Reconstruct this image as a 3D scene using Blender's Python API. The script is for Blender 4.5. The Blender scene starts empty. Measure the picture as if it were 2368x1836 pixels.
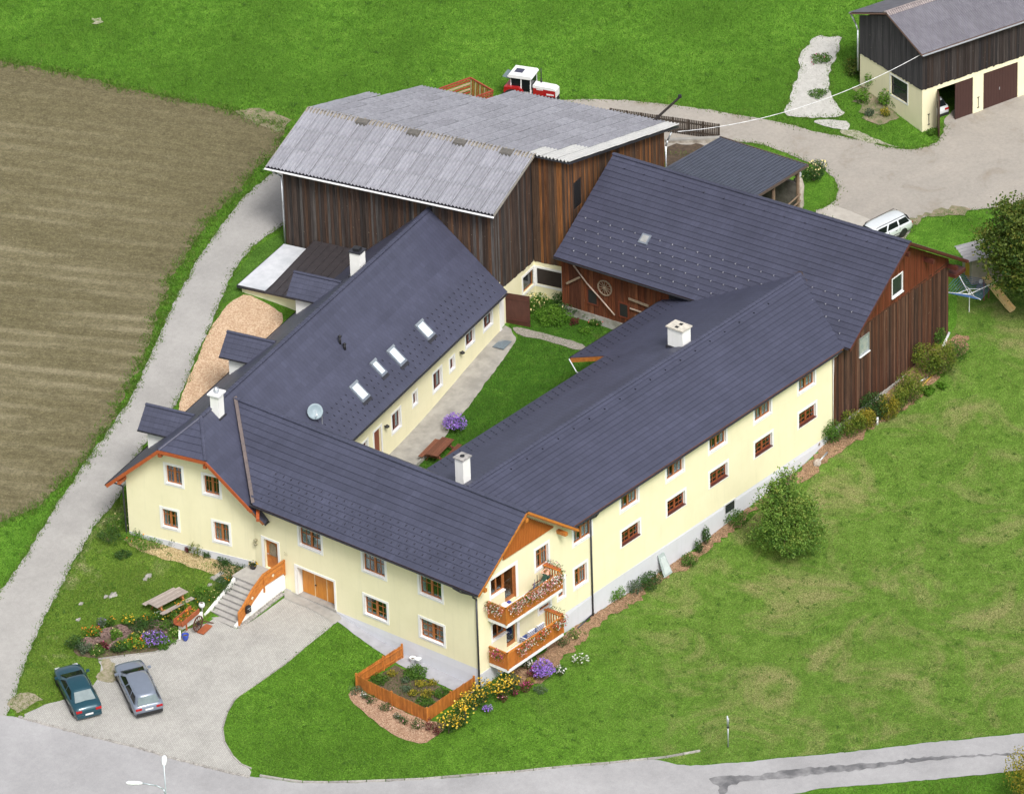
import bpy, bmesh, math, random
import numpy as np
from mathutils import Vector, Matrix, geometry
random.seed(7); RNG = np.random.default_rng(7)
R = math.radians
SC = bpy.context.scene
COL = SC.collection

# ------------------------------------------------------------------ camera, sky, sun, exposure
CAM_F, CAM_TX, CAM_TY, CAM_D = 13739.94, 27.886, 20.1185, 391.7876
CAM_YAW, CAM_PITCH, CAM_ROLL = 0.6999, 0.5141, -0.0333
def cam_axes():
    d = np.array([math.cos(CAM_YAW)*math.cos(CAM_PITCH), math.sin(CAM_YAW)*math.cos(CAM_PITCH), -math.sin(CAM_PITCH)])
    r = np.array([math.sin(CAM_YAW), -math.cos(CAM_YAW), 0.])
    u = np.cross(r, d); c, s = math.cos(CAM_ROLL), math.sin(CAM_ROLL)
    return c*r+s*u, -s*r+c*u, d
CR, CU, CD = cam_axes()
CAMPOS = np.array([CAM_TX, CAM_TY, 0.])-CAM_D*CD
cd = bpy.data.cameras.new('camera'); cam = bpy.data.objects.new('camera', cd); COL.objects.link(cam)
cd.sensor_width = 36; cd.lens = 36*CAM_F/2368; cd.clip_start = 1; cd.clip_end = 5000
cam.matrix_world = Matrix(((CR[0], CU[0], -CD[0], CAMPOS[0]), (CR[1], CU[1], -CD[1], CAMPOS[1]), (CR[2], CU[2], -CD[2], CAMPOS[2]), (0, 0, 0, 1)))
SC.camera = cam
SUN_EL, SUN_AZ = R(50), R(240)          # direction towards the sun, azimuth counted from +X to +Y
W = bpy.data.worlds.new('World'); SC.world = W; W.use_nodes = True
wn = W.node_tree; wn.nodes.clear()
sky = wn.nodes.new('ShaderNodeTexSky'); sky.sky_type = 'NISHITA'; sky.sun_disc = False
sky.sun_elevation = SUN_EL; sky.sun_rotation = R(90)-SUN_AZ; sky.air_density = 1.0; sky.dust_density = 5.0; sky.ozone_density = 1.0
hs = wn.nodes.new('ShaderNodeHueSaturation'); hs.inputs['Saturation'].default_value = 0.30
bg = wn.nodes.new('ShaderNodeBackground'); bg.inputs['Strength'].default_value = 0.105
wo = wn.nodes.new('ShaderNodeOutputWorld')
wn.links.new(sky.outputs[0], hs.inputs['Color']); wn.links.new(hs.outputs[0], bg.inputs['Color']); wn.links.new(bg.outputs[0], wo.inputs[0])
sd = bpy.data.lights.new('sun', 'SUN'); sd.energy = 1.5; sd.angle = R(16); sd.color = (1.0, .97, .92)
so = bpy.data.objects.new('sun', sd); COL.objects.link(so)
sv = Vector((math.cos(SUN_AZ)*math.cos(SUN_EL), math.sin(SUN_AZ)*math.cos(SUN_EL), math.sin(SUN_EL)))
so.rotation_euler = sv.to_track_quat('Z', 'Y').to_euler(); so.location = (0, 0, 80)
vs = SC.view_settings; vs.view_transform = 'Standard'; vs.look = 'None'; vs.exposure = 0.72; vs.gamma = 1; vs.use_curve_mapping = False

# ------------------------------------------------------------------ materials
MATS = {}
def nmat(name):
    m = bpy.data.materials.new(name); m.use_nodes = True; nt = m.node_tree
    return m, nt, nt.nodes['Principled BSDF']
def L_(nt, a, b): nt.links.new(a, b)
def mixc(nt, fac, a, b, t='MIX'):
    n = nt.nodes.new('ShaderNodeMix'); n.data_type = 'RGBA'; n.blend_type = t
    for s, v in ((n.inputs[0], fac), (n.inputs[6], a), (n.inputs[7], b)):
        if hasattr(v, 'links'): nt.links.new(v, s)
        elif isinstance(v, (int, float)): s.default_value = v
        else: s.default_value = (*v, 1)
    return n.outputs[2]
def noise(nt, vec, scale, detail=4, rough=.6, dist=0):
    n = nt.nodes.new('ShaderNodeTexNoise'); n.inputs['Scale'].default_value = scale; n.inputs['Detail'].default_value = detail
    n.inputs['Roughness'].default_value = rough; n.inputs['Distortion'].default_value = dist
    if vec is not None: nt.links.new(vec, n.inputs['Vector'])
    return n.outputs['Fac']
def ramp(nt, fac, *stops):
    n = nt.nodes.new('ShaderNodeValToRGB'); cr = n.color_ramp
    while len(cr.elements) < len(stops): cr.elements.new(.5)
    for e, (p, c) in zip(cr.elements, stops): e.position = p; e.color = (*c, 1) if len(c) == 3 else c
    nt.links.new(fac, n.inputs[0]); return n.outputs[0]
def g3(v): return (v, v, v)
def coords(nt, scale=(1, 1, 1), kind='Object', rot=(0, 0, 0)):
    t = nt.nodes.new('ShaderNodeTexCoord'); m = nt.nodes.new('ShaderNodeMapping'); m.inputs['Scale'].default_value = scale; m.inputs['Rotation'].default_value = rot
    nt.links.new(t.outputs[kind], m.inputs[0]); return m.outputs[0]
def bump(nt, b, h, strength=.3, dist=.02):
    n = nt.nodes.new('ShaderNodeBump'); n.inputs['Strength'].default_value = strength; n.inputs['Distance'].default_value = dist
    nt.links.new(h, n.inputs['Height']); nt.links.new(n.outputs[0], b.inputs['Normal'])
def mat(name, c1, c2=None, scale=3, rough=.7, bmp=0, stretch=(1, 1, 1), metal=0, spec=.5, rnd=0, detail=5, coat=0, contrast=(.35, .65)):
    """two-tone noise material; rnd = brightness change from object to object"""
    if name in MATS: return MATS[name]
    m, nt, b = nmat(name); c2 = c2 or tuple(x*.85 for x in c1)
    v = coords(nt, stretch); f = noise(nt, v, scale, detail)
    c = ramp(nt, f, (contrast[0], c1), (contrast[1], c2))
    if rnd:
        oi = nt.nodes.new('ShaderNodeObjectInfo')
        k = ramp(nt, oi.outputs['Random'], (0, g3(1-rnd)), (1, g3(1+rnd)))
        c = mixc(nt, 1.0, c, k, 'MULTIPLY')
    L_(nt, c, b.inputs['Base Color']); b.inputs['Roughness'].default_value = rough; b.inputs['Metallic'].default_value = metal
    b.inputs['Specular IOR Level'].default_value = spec; b.inputs['Coat Weight'].default_value = coat
    if bmp: bump(nt, b, f, bmp, .02)
    MATS[name] = m; return m

def mat_render(name, c):      # painted plaster wall: fine grain, faint weather stains
    m, nt, b = nmat(name); v = coords(nt)
    f1 = noise(nt, v, 60, 3); f2 = noise(nt, v, .7, 5, .65); v2 = coords(nt, (2.5, 2.5, .25)); f3 = noise(nt, v2, 1.0, 5, .7)
    c1 = mixc(nt, ramp(nt, f2, (.3, g3(0)), (.75, g3(1))), c, tuple(x*y for x, y in zip(c, (.93, .93, .90))))
    c1 = mixc(nt, ramp(nt, f3, (.52, g3(0)), (.85, g3(.5))), c1, tuple(x*y for x, y in zip(c, (.78, .79, .78))))
    f5 = noise(nt, v, 5, 6, .75); c1 = mixc(nt, ramp(nt, f5, (.62, g3(0)), (.85, g3(.3))), c1, tuple(x*y for x, y in zip(c, (.80, .80, .80))))
    L_(nt, c1, b.inputs['Base Color']); b.inputs['Roughness'].default_value = .9; b.inputs['Specular IOR Level'].default_value = .2
    bump(nt, b, f1, .25, .006); MATS[name] = m; return m

def mat_tile(name, c, dirt=.12):   # dark roof tiles: side joints, slight gloss, patchy weathering
    m, nt, b = nmat(name); t = nt.nodes.new('ShaderNodeTexCoord')
    at = nt.nodes.new('ShaderNodeAttribute'); at.attribute_name = 'run'
    w = nt.nodes.new('ShaderNodeTexWave'); w.wave_type = 'BANDS'; w.bands_direction = 'X'; w.inputs['Scale'].default_value = .95; w.inputs['Distortion'].default_value = 0
    L_(nt, at.outputs['Vector'], w.inputs['Vector'])
    f = noise(nt, t.outputs['Object'], .35, 5, .6); f2 = noise(nt, t.outputs['Object'], 9, 4)
    oi = nt.nodes.new('ShaderNodeObjectInfo')
    c1 = mixc(nt, ramp(nt, f, (.3, g3(0)), (.7, g3(1))), tuple(x*.86 for x in c), tuple(x*1.12 for x in c))
    c1 = mixc(nt, ramp(nt, f2, (.45, g3(0)), (.8, g3(dirt))), c1, (c[0]*1.5, c[1]*1.45, c[2]*1.25))
    c1 = mixc(nt, ramp(nt, w.outputs['Fac'], (.0, g3(.28)), (.10, g3(0))), c1, tuple(x*.5 for x in c))
    c1 = mixc(nt, 1.0, c1, ramp(nt, oi.outputs['Random'], (0, g3(.93)), (1, g3(1.07))), 'MULTIPLY')
    sx = nt.nodes.new('ShaderNodeSeparateXYZ'); L_(nt, at.outputs['Vector'], sx.inputs[0]); m1 = nt.nodes.new('ShaderNodeMath'); m1.operation = 'MULTIPLY'; m1.inputs[1].default_value = 3.02; L_(nt, sx.outputs[0], m1.inputs[0]); m2 = nt.nodes.new('ShaderNodeMath'); m2.operation = 'FLOOR'; L_(nt, m1.outputs[0], m2.inputs[0])
    cb = nt.nodes.new('ShaderNodeCombineXYZ'); L_(nt, m2.outputs[0], cb.inputs[0]); L_(nt, oi.outputs['Random'], cb.inputs[1]); wnz = nt.nodes.new('ShaderNodeTexWhiteNoise'); wnz.noise_dimensions = '3D'; L_(nt, cb.outputs[0], wnz.inputs['Vector'])
    c1 = mixc(nt, 1.0, c1, ramp(nt, wnz.outputs['Value'], (0, g3(.93)), (.95, g3(1.04)), (1, g3(1.12))), 'MULTIPLY')
    mp = nt.nodes.new('ShaderNodeMapping'); mp.inputs['Scale'].default_value = (1.3, 1.3, 1.3); L_(nt, t.outputs['Object'], mp.inputs[0]); f4 = noise(nt, mp.outputs[0], 1.6, 8, .8, .3); c1 = mixc(nt, ramp(nt, f4, (.62, g3(0)), (.8, g3(.16))), c1, (c[0]*2.1, c[1]*2.1, c[2]*1.6))
    L_(nt, c1, b.inputs['Base Color']); L_(nt, ramp(nt, f2, (.2, g3(.36)), (.8, g3(.52))), b.inputs['Roughness'])
    b.inputs['Specular IOR Level'].default_value = .45
    bump(nt, b, w.outputs['Fac'], .18, .01); MATS[name] = m; return m

def mat_boards(name, cols, rnd=.35, rough=.85, scale=1.0, streak=1.0):    # weathered upright boards, each its own tone
    m, nt, b = nmat(name); oi = nt.nodes.new('ShaderNodeObjectInfo')
    t = nt.nodes.new('ShaderNodeTexCoord'); mp = nt.nodes.new('ShaderNodeMapping'); mp.inputs['Scale'].default_value = (14*scale, 14*scale, .55*scale)
    ad = nt.nodes.new('ShaderNodeVectorMath'); ad.operation = 'ADD'; L_(nt, t.outputs['Object'], ad.inputs[0])
    cb = nt.nodes.new('ShaderNodeCombineXYZ'); ml = nt.nodes.new('ShaderNodeMath'); ml.operation = 'MULTIPLY'; ml.inputs[1].default_value = 57
    L_(nt, oi.outputs['Random'], ml.inputs[0]); L_(nt, ml.outputs[0], cb.inputs[2]); L_(nt, cb.outputs[0], ad.inputs[1]); L_(nt, ad.outputs[0], mp.inputs[0])
    f = noise(nt, mp.outputs[0], 1.0, 6, .7)
    n = len(cols); c = ramp(nt, oi.outputs['Random'], *[(i/max(1, n-1), col) for i, col in enumerate(cols)])
    k = ramp(nt, f, (.27, g3(1-.75*streak)), (.5, g3(.9)), (.62, g3(1.25)), (.75, g3(1+1.6*streak)))
    c = mixc(nt, 1.0, c, k, 'MULTIPLY')
    f2 = noise(nt, t.outputs['Object'], 5, 3); c = mixc(nt, ramp(nt, f2, (.70, g3(0)), (.76, g3(.45))), c, (.45, .38, .30))
    L_(nt, c, b.inputs['Base Color']); b.inputs['Roughness'].default_value = rough; b.inputs['Specular IOR Level'].default_value = .25
    bump(nt, b, f, .5, .01); MATS[name] = m; return m

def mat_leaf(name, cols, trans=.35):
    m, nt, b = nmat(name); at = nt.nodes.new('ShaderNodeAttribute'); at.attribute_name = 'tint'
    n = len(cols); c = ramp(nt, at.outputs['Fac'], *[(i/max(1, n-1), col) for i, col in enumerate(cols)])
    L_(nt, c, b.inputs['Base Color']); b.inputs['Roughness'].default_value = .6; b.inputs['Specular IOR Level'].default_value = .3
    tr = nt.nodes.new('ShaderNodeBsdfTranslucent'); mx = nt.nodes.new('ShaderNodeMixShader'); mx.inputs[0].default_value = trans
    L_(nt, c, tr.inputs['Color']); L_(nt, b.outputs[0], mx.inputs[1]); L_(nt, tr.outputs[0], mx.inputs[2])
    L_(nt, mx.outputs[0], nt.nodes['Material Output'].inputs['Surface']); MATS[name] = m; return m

def mat_glass(name='window_glass', tint=(.75, .8, .82), refl=.075):
    if name in MATS: return MATS[name]
    m, nt, b = nmat(name); nt.nodes.remove(b)
    tr = nt.nodes.new('ShaderNodeBsdfTransparent'); tr.inputs['Color'].default_value = (*tint, 1)
    gl = nt.nodes.new('ShaderNodeBsdfGlossy'); gl.inputs['Roughness'].default_value = .03; gl.inputs['Color'].default_value = (.9, .95, 1, 1)
    fr = nt.nodes.new('ShaderNodeLayerWeight'); fr.inputs['Blend'].default_value = .35
    k = ramp(nt, fr.outputs['Fresnel'], (0, g3(refl*.6)), (1, g3(min(1, refl*3.5))))
    mx = nt.nodes.new('ShaderNodeMixShader'); L_(nt, k, mx.inputs[0]); L_(nt, tr.outputs[0], mx.inputs[1]); L_(nt, gl.outputs[0], mx.inputs[2])
    L_(nt, mx.outputs[0], nt.nodes['Material Output'].inputs['Surface']); MATS[name] = m; return m

YELLOW = mat_render('yellow_plaster', (.84, .79, .55)); WHITEP = mat_render('white_plaster', (.84, .84, .83)); PLINTH = mat_render('grey_plinth', (.62, .63, .68))
TILE = mat_tile('slate_tiles', (.058, .062, .099)); TILE2 = mat_tile('slate_tiles_rear', (.053, .056, .089)); DECK = mat('roof_deck_wood', (.33, .12, .045), (.22, .08, .03), 6, .6, .1, (1, 1, 1))
DARKMETAL = mat('dark_gutter_metal', (.035, .035, .045), (.05, .05, .06), 8, .4, metal=.3)
ORANGEWOOD = mat('oiled_pine_wood', (.55, .20, .035), (.40, .13, .022), 5, .5, .15, (1, 1, 1), rnd=.12)
FENCEWOOD = mat('brown_fence_wood', (.50, .18, .035), (.34, .11, .022), 6, .55, .2, (1, 1, .3), rnd=.2)
FRAMEWOOD = mat('window_frame_wood', (.42, .16, .05), (.30, .10, .03), 8, .45, .1)
REDWOOD = mat('red_stained_boards', (.15, .034, .015), (.105, .023, .010), 4, .6, .2, (6, 6, .5), rnd=.25)
GLASS = mat_glass(); CURTAIN = mat('net_curtain', (.78, .80, .78), (.55, .58, .58), 10, .9, 0, (6, 6, .6)); DARKGLASS = mat('dark_glass', (.02, .025, .03), (.03, .035, .04), 2, .08, spec=.7)
WHITE = mat('white_paint', (.82, .82, .83), (.76, .77, .79), 4, .6); CONC = mat('grey_concrete', (.36, .345, .32), (.27, .26, .24), 1.6, .9, .2, detail=9)
BLACK = mat('black_plastic', (.015, .015, .018), (.02, .02, .022), 5, .5); STEEL = mat('galvanised_steel', (.55, .58, .62), (.46, .49, .53), 6, .35, metal=.6)

# ------------------------------------------------------------------ mesh helpers
def link(o, parent=None):
    COL.objects.link(o)
    if parent is not None: o.parent = parent
    return o
def raw(name, verts, faces, m, parent=None, smooth=False, recalc=False):
    me = bpy.data.meshes.new(name); me.from_pydata([tuple(v) for v in verts], [], [tuple(f) for f in faces])
    if recalc:
        bm = bmesh.new(); bm.from_mesh(me); bmesh.ops.recalc_face_normals(bm, faces=bm.faces); bm.to_mesh(me); bm.free()
    if m is not None: me.materials.append(m)
    if smooth: me.polygons.foreach_set('use_smooth', [True]*len(me.polygons))
    return link(bpy.data.objects.new(name, me), parent)
def tag(o, label=None, cat=None, group=None, kind=None):
    for k, v in (('label', label), ('category', cat), ('group', group), ('kind', kind)):
        if v: o[k] = v
    return o
def empty(name, loc=(0, 0, 0), rz=0, label=None, cat=None, group=None):
    o = bpy.data.objects.new(name, None); o.empty_display_size = .3; o.location = loc; o.rotation_euler = (0, 0, rz); link(o)
    return tag(o, label, cat, group)
def copy_tree(o, parent=None):
    c = o.copy(); COL.objects.link(c); c.parent = parent
    for ch in list(o.children): copy_tree(ch, c)
    return c
BOXF = [(0, 3, 2, 1), (4, 5, 6, 7), (0, 1, 5, 4), (1, 2, 6, 5), (2, 3, 7, 6), (3, 0, 4, 7)]
class MB:
    def __init__(s): s.v = []; s.f = []; s.rc = False
    def add(s, v, f):
        n = len(s.v); s.v += [tuple(map(float, p)) for p in v]; s.f += [tuple(i+n for i in q) for q in f]; return s
    def box(s, x0, x1, y0, y1, z0, z1):
        if x1 < x0: x0, x1 = x1, x0
        if y1 < y0: y0, y1 = y1, y0
        if z1 < z0: z0, z1 = z1, z0
        return s.add([(x0, y0, z0), (x1, y0, z0), (x1, y1, z0), (x0, y1, z0), (x0, y0, z1), (x1, y0, z1), (x1, y1, z1), (x0, y1, z1)], BOXF)
    def obox(s, c, size, M=None):
        h = [x/2 for x in size]; M = M or Matrix(); c = Vector(c)
        return s.add([c+M@Vector((a*h[0], b*h[1], d*h[2])) for a, b, d in ((-1, -1, -1), (1, -1, -1), (1, 1, -1), (-1, 1, -1), (-1, -1, 1), (1, -1, 1), (1, 1, 1), (-1, 1, 1))], BOXF)
    def beam(s, p, q, w, h, up=(0, 0, 1)):
        p, q = Vector(p), Vector(q); d = q-p; l = d.length; d.normalize(); up = Vector(up)
        if abs(d.dot(up)) > .98: up = Vector((1, 0, 0))
        x = d.cross(up).normalized(); u = x.cross(d)
        return s.obox((p+q)/2, (w, l, h), Matrix((x, d, u)).transposed())
    def tube(s, p, q, r, n=8, r2=None, cap=True):
        p, q = Vector(p), Vector(q); d = (q-p).normalized(); r2 = r if r2 is None else r2
        x = d.cross(Vector((0, 0, 1)) if abs(d.z) < .95 else Vector((1, 0, 0))).normalized(); y = d.cross(x)
        v = []
        for c, rr in ((p, r), (q, r2)):
            v += [c+x*rr*math.cos(2*math.pi*i/n)+y*rr*math.sin(2*math.pi*i/n) for i in range(n)]
        f = [(i, i+n, (i+1) % n+n, (i+1) % n) for i in range(n)]
        f = [tuple(reversed(q)) for q in f]
        if cap: f += [tuple(range(n)), tuple(reversed(range(n, 2*n)))]; 
        s.rc = True
        return s.add(v, f)
    def path(s, pts, r, n=7, r2=None):
        k = len(pts)-1
        for i in range(k):
            a = r if r2 is None else r+(r2-r)*i/k; b = r if r2 is None else r+(r2-r)*(i+1)/k
            s.tube(pts[i], pts[i+1], a, n, b)
        return s
    def prism(s, poly, vec):
        n = len(poly); vec = Vector(vec); v = [Vector(p) for p in poly]; v += [p+vec for p in v]; s.rc = True
        return s.add(v, [tuple(range(n)), tuple(reversed(range(n, 2*n)))]+[(i, (i+1) % n, (i+1) % n+n, i+n) for i in range(n)])
    def quad(s, *p): return s.add(p, [tuple(range(len(p)))])
    def lathe(s, prof, c=(0, 0, 0), n=12, M=None):
        M = M or Matrix(); c = Vector(c); v = []; s.rc = True
        for r, z in prof: v += [c+M@Vector((r*math.cos(2*math.pi*i/n), r*math.sin(2*math.pi*i/n), z)) for i in range(n)]
        f = [(j*n+i, j*n+(i+1) % n, (j+1)*n+(i+1) % n, (j+1)*n+i) for j in range(len(prof)-1) for i in range(n)]
        f += [tuple(range(n)), tuple(range((len(prof)-1)*n, len(prof)*n))]
        return s.add(v, f)
    def rect_ring(s, P, u0, u1, z0, z1, w, d0, d1, wb=None):
        wb = w if wb is None else wb
        for a, b, c, d in ((u0, u1, z0, z0+wb), (u0, u1, z1-w, z1), (u0, u0+w, z0+wb, z1-w), (u1-w, u1, z0+wb, z1-w)): s.pbox(P, a, b, c, d, d0, d1)
        return s
    def pbox(s, P, u0, u1, z0, z1, d0, d1):
        s.rc = True
        return s.add([P(u0, z0, d0), P(u1, z0, d0), P(u1, z0, d1), P(u0, z0, d1), P(u0, z1, d0), P(u1, z1, d0), P(u1, z1, d1), P(u0, z1, d1)], BOXF)
    def build(s, name, m, parent=None, smooth=False): return raw(name, s.v, s.f, m, parent, smooth, s.rc)
def lerp(a, b, t): return Vector(a)*(1-t)+Vector(b)*t

# ------------------------------------------------------------------ terrain
AX12 = (math.cos(R(12)), math.sin(R(12)))
def LW(a, b, z=0.): return (a*AX12[0]-b*AX12[1], 18+a*AX12[1]+b*AX12[0], z)     # left-wing frame -> world
def BW(a, b, z=0.): c, s = math.cos(R(3.5)), math.sin(R(3.5)); return (38+a*c-b*s, a*s+b*c, z)   # rear-barn frame -> world
CTRL = [(0, 0, -.95), (4, -.3, -1.0), (8, 0, -1.05), (12, 0, -1.2), (22, 0, -1.3), (27, 0, -1.0), (33, 0, -.6), (37, -.3, .1), (42, 0, .3), (50, .6, 1.15),
 (0, 3, -.85), (0, 6.3, -.62), (0, 9, -.25), (0, 11.3, .25), (-.5, 14.5, .34), (-4, 13, .1), (-3, 15.2, .15), (-5.2, 16.5, -.02), (-4, 10, -.3), (-1, 18.8, .95), (-4.5, 18.6, .35), (-6, 20.2, .55), (-9, 20, .05), (-10, 17, -.45),
 (*LW(0, 2)[:2], 1.0), (*LW(0, 8)[:2], 1.3), (*LW(-1.5, 5)[:2], .95), (*LW(0, 11)[:2], 1.5), (*LW(8, 11)[:2], 2.2), (*LW(16, 11.3)[:2], 3.1), (*LW(24.5, 12)[:2], 4.2), (*LW(32, 15.6)[:2], 5.0), (*LW(30, 17)[:2], 4.9),
 (*LW(17, -.7)[:2], .62), (*LW(24, -.7)[:2], 1.05), (*LW(32.4, -.8)[:2], 1.8), (*LW(37, -1.5)[:2], 1.75), (15, 12.5, .35), (18, 17.5, .45), (28, 14, 1.1), (36.5, 21, 1.9), (36.5, 15, 1.6), (30, 20, 1.45),
 (50, 12, 1.8), (58, 13, 2.0), (58, 18, 2.1), (63, 20, 2.2), (71, 18, 2.2), (60, 28, 3.0), (57, 41, 4.4), (64, 36, 4.0), (80, 14, 2.3), (75, 45, 6), (60, 70, 9), (52, 90, 11.5), (95, 30, 4), (105, 15, 3.5), (73, 25, 3.0), (50, 48, 6), (42, 50, 6.2),
 (57, 0, .8), (55, -8, .1), (45, -8, -.4), (25, -6, -1.6), (30, -25, -2.6), (10, -15, -2.4), (10, -35, -3.4), (50, -30, -1.8), (70, -10, .6), (75, 5, 1.6),
 (-4, -3, -1.35), (-8, 3, -1.4), (-10, 10, -.85), (-15, 4, -1.9), (-16, 15, -1.15), (-19, 18, -1.2), (-22, 20, -1.35), (-26, 14, -1.9), (-15, -8, -2.4), (-5, -20, -2.9), (-30, 2, -2.2),
 (-12, 24, .15), (-5, 25, .85), (-5, 31, 1.35), (-13, 31, .8), (-20, 28, -.3), (10, 45, 4.3), (10, 60, 6), (-10, 45, 2.6), (30, 57, 6.8), (35, 68, 8.3), (-30, 40, .8), (-10, 70, 5)]
CP = np.array(CTRL)
_A = np.c_[np.ones(len(CP)), CP[:, :2]]; PLANE = np.linalg.lstsq(_A, CP[:, 2], rcond=None)[0]
RAD = 34.
def _phi(r): r = np.clip(r/RAD, 0, 1); return (1-r)**4*(4*r+1)
_D = np.hypot(CP[:, None, 0]-CP[None, :, 0], CP[:, None, 1]-CP[None, :, 1])
WGT = np.linalg.solve(_phi(_D)+np.eye(len(CP))*2e-3, CP[:, 2]-_A@PLANE)
def hv(x, y):
    x = np.asarray(x, float).ravel(); y = np.asarray(y, float).ravel(); out = PLANE[0]+PLANE[1]*x+PLANE[2]*y
    for i in range(0, len(x), 20000):
        d = np.hypot(x[i:i+20000, None]-CP[None, :, 0], y[i:i+20000, None]-CP[None, :, 1]); out[i:i+20000] += _phi(d)@WGT
    return out
def h(x, y): return float(hv([x], [y])[0])
def ray(px, py):
    return CAMPOS, CD+CR*((px-1184)/CAM_F)-CU*((py-918)/CAM_F)
def atz(px, py, z):
    C, v = ray(px, py); t = (z-C[2])/v[2]; return C+t*v
def G(px, py, dz=0.):          # photograph pixel -> the point of the ground it shows
    z = 0.
    for _ in range(14):
        p = atz(px, py, z+dz); z = .35*z+.65*h(p[0], p[1])
    return Vector((p[0], p[1], z))
def GF(x, y): return G(x*1.08425, y*1.08425)     # the same from the 2184-wide view
def inpoly(x, y, poly):
    r = np.zeros(len(x), bool); n = len(poly); j = n-1
    for i in range(n):
        xi, yi = poly[i][:2]; xj, yj = poly[j][:2]
        c = ((yi > y) != (yj > y)) & (x < (xj-xi)*(y-yi)/(yj-yi+1e-12)+xi); r ^= c; j = i
    return r
def densify(poly, step=.5, rough=.0):
    out = []; n = len(poly)
    for i in range(n):
        a, b = Vector(poly[i][:2]), Vector(poly[(i+1) % n][:2]); k = max(1, int((b-a).length/step)); nr = Vector((-(b-a).y, (b-a).x)).normalized() if (b-a).length > 0 else Vector((0, 0))
        for j in range(k):
            q = a.lerp(b, j/k); s = math.sin(q.x*1.1+1.7*math.sin(q.y*.9))*.45+math.sin(q.y*3.7+q.x*2.9)*.3+random.uniform(-.7, .7); out.append(q+nr*s*rough)
    return out
def smooth_poly(poly, it=2):
    p = [Vector(q[:2]) for q in poly]
    for _ in range(it):
        q = []
        for i in range(len(p)): a, b = p[i], p[(i+1) % len(p)]; q += [a*.75+b*.25, a*.25+b*.75]
        p = q
    return p
def sheet(name, poly, m, off=.03, step=.6, rough=.0, smooth=1, label=None, bstep=None):
    """a draped sheet of ground inside a polygon of world points"""
    p = densify(smooth_poly(poly, smooth) if smooth else [Vector(q[:2]) for q in poly], bstep or min(.3, step*.7), rough)
    xs = [q[0] for q in p]; ys = [q[1] for q in p]
    gx, gy = np.meshgrid(np.arange(min(xs), max(xs), step), np.arange(min(ys), max(ys), step)); gx = gx.ravel(); gy = gy.ravel()
    gx = gx+RNG.uniform(-.1, .1, len(gx))*step; gy = gy+RNG.uniform(-.1, .1, len(gy))*step
    k = inpoly(gx, gy, p); pts = p+[Vector((a, b)) for a, b in zip(gx[k], gy[k])]
    n = len(p); vv, ee, ff, *_ = geometry.delaunay_2d_cdt(pts, [(i, (i+1) % n) for i in range(n)], [list(range(n))], 1, 1e-4)
    z = hv([v.x for v in vv], [v.y for v in vv])+off
    o = raw(name, [(v.x, v.y, q) for v, q in zip(vv, z)], ff, m, None, True, True)
    if sum(pl.normal.z for pl in o.data.polygons) < 0: o.data.flip_normals()
    return tag(o, label, None, None, 'structure'), p
# ------------------------------------------------------------------ the ground and what covers it
def mat_grass(name, dark, mid, light, dry=None, dryamt=.0, clover=True):
    m, nt, b = nmat(name); v = coords(nt)
    f1 = noise(nt, v, .13, 6, .62, .4); f2 = noise(nt, v, 1.3, 6, .7); f3 = noise(nt, v, 11, 4, .75)
    c = ramp(nt, f2, (.28, dark), (.5, mid), (.74, light))
    c = mixc(nt, ramp(nt, f1, (.38, g3(0)), (.62, g3(.8))), c, tuple(x*.66 for x in mid))
    if dry: c = mixc(nt, ramp(nt, noise(nt, v, .22, 7, .68, .8), (.62-dryamt, g3(0)), (.80-dryamt, g3(.8))), c, dry)
    c = mixc(nt, 1.0, c, ramp(nt, f3, (.28, g3(.32)), (.5, g3(1)), (.72, g3(1.95))), 'MULTIPLY')
    L_(nt, c, b.inputs['Base Color']); b.inputs['Roughness'].default_value = .95; b.inputs['Specular IOR Level'].default_value = .1
    bump(nt, b, f3, .7, .05); MATS[name] = m; return m
MEADOW = mat_grass('meadow_grass', (.045, .120, .010), (.080, .186, .018), (.128, .250, .031), (.13, .16, .035), -.02)
def mat_lawn():
    m = mat_grass('mown_lawn', (.056, .134, .012), (.094, .208, .020), (.148, .28, .036)); nt = m.node_tree; b = nt.nodes['Principled BSDF']; src = b.inputs['Base Color'].links[0].from_socket; v = coords(nt)
    sp = nt.nodes.new('ShaderNodeSeparateXYZ'); L_(nt, v, sp.inputs[0])
    def op(o, a, c):
        n = nt.nodes.new('ShaderNodeMath'); n.operation = o
        for i, q in enumerate((a, c)):
            if hasattr(q, 'links'): L_(nt, q, n.inputs[i])
            else: n.inputs[i].default_value = q
        return n.outputs[0]
    t = op('ADD', op('ADD', op('MULTIPLY', sp.outputs[0], .06), op('MULTIPLY', sp.outputs[1], -.05)), op('MULTIPLY', noise(nt, v, .16, 6, .7, .6), 1.6)); t = ramp(nt, op('SUBTRACT', t, .95), (.0, g3(0)), (.9, g3(1)))
    f2 = noise(nt, v, 1.1, 6, .72); f3 = noise(nt, v, 11, 4, .75); dry = ramp(nt, f2, (.28, (.060, .124, .016)), (.5, (.098, .178, .026)), (.74, (.142, .230, .045)))
    dry = mixc(nt, ramp(nt, noise(nt, v, .2, 7, .7, .8), (.49, g3(0)), (.66, g3(.75))), dry, (.235, .215, .095)); dry = mixc(nt, 1.0, dry, ramp(nt, f3, (.28, g3(.38)), (.5, g3(1)), (.72, g3(1.85))), 'MULTIPLY')
    L_(nt, mixc(nt, t, src, dry), b.inputs['Base Color']); return m
LAWN = mat_lawn(); _unused = lambda: mat_grass('dry_lawn', (.055, .095, .014), (.095, .15, .024), (.14, .20, .04), (.21, .18, .065), .08)
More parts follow.
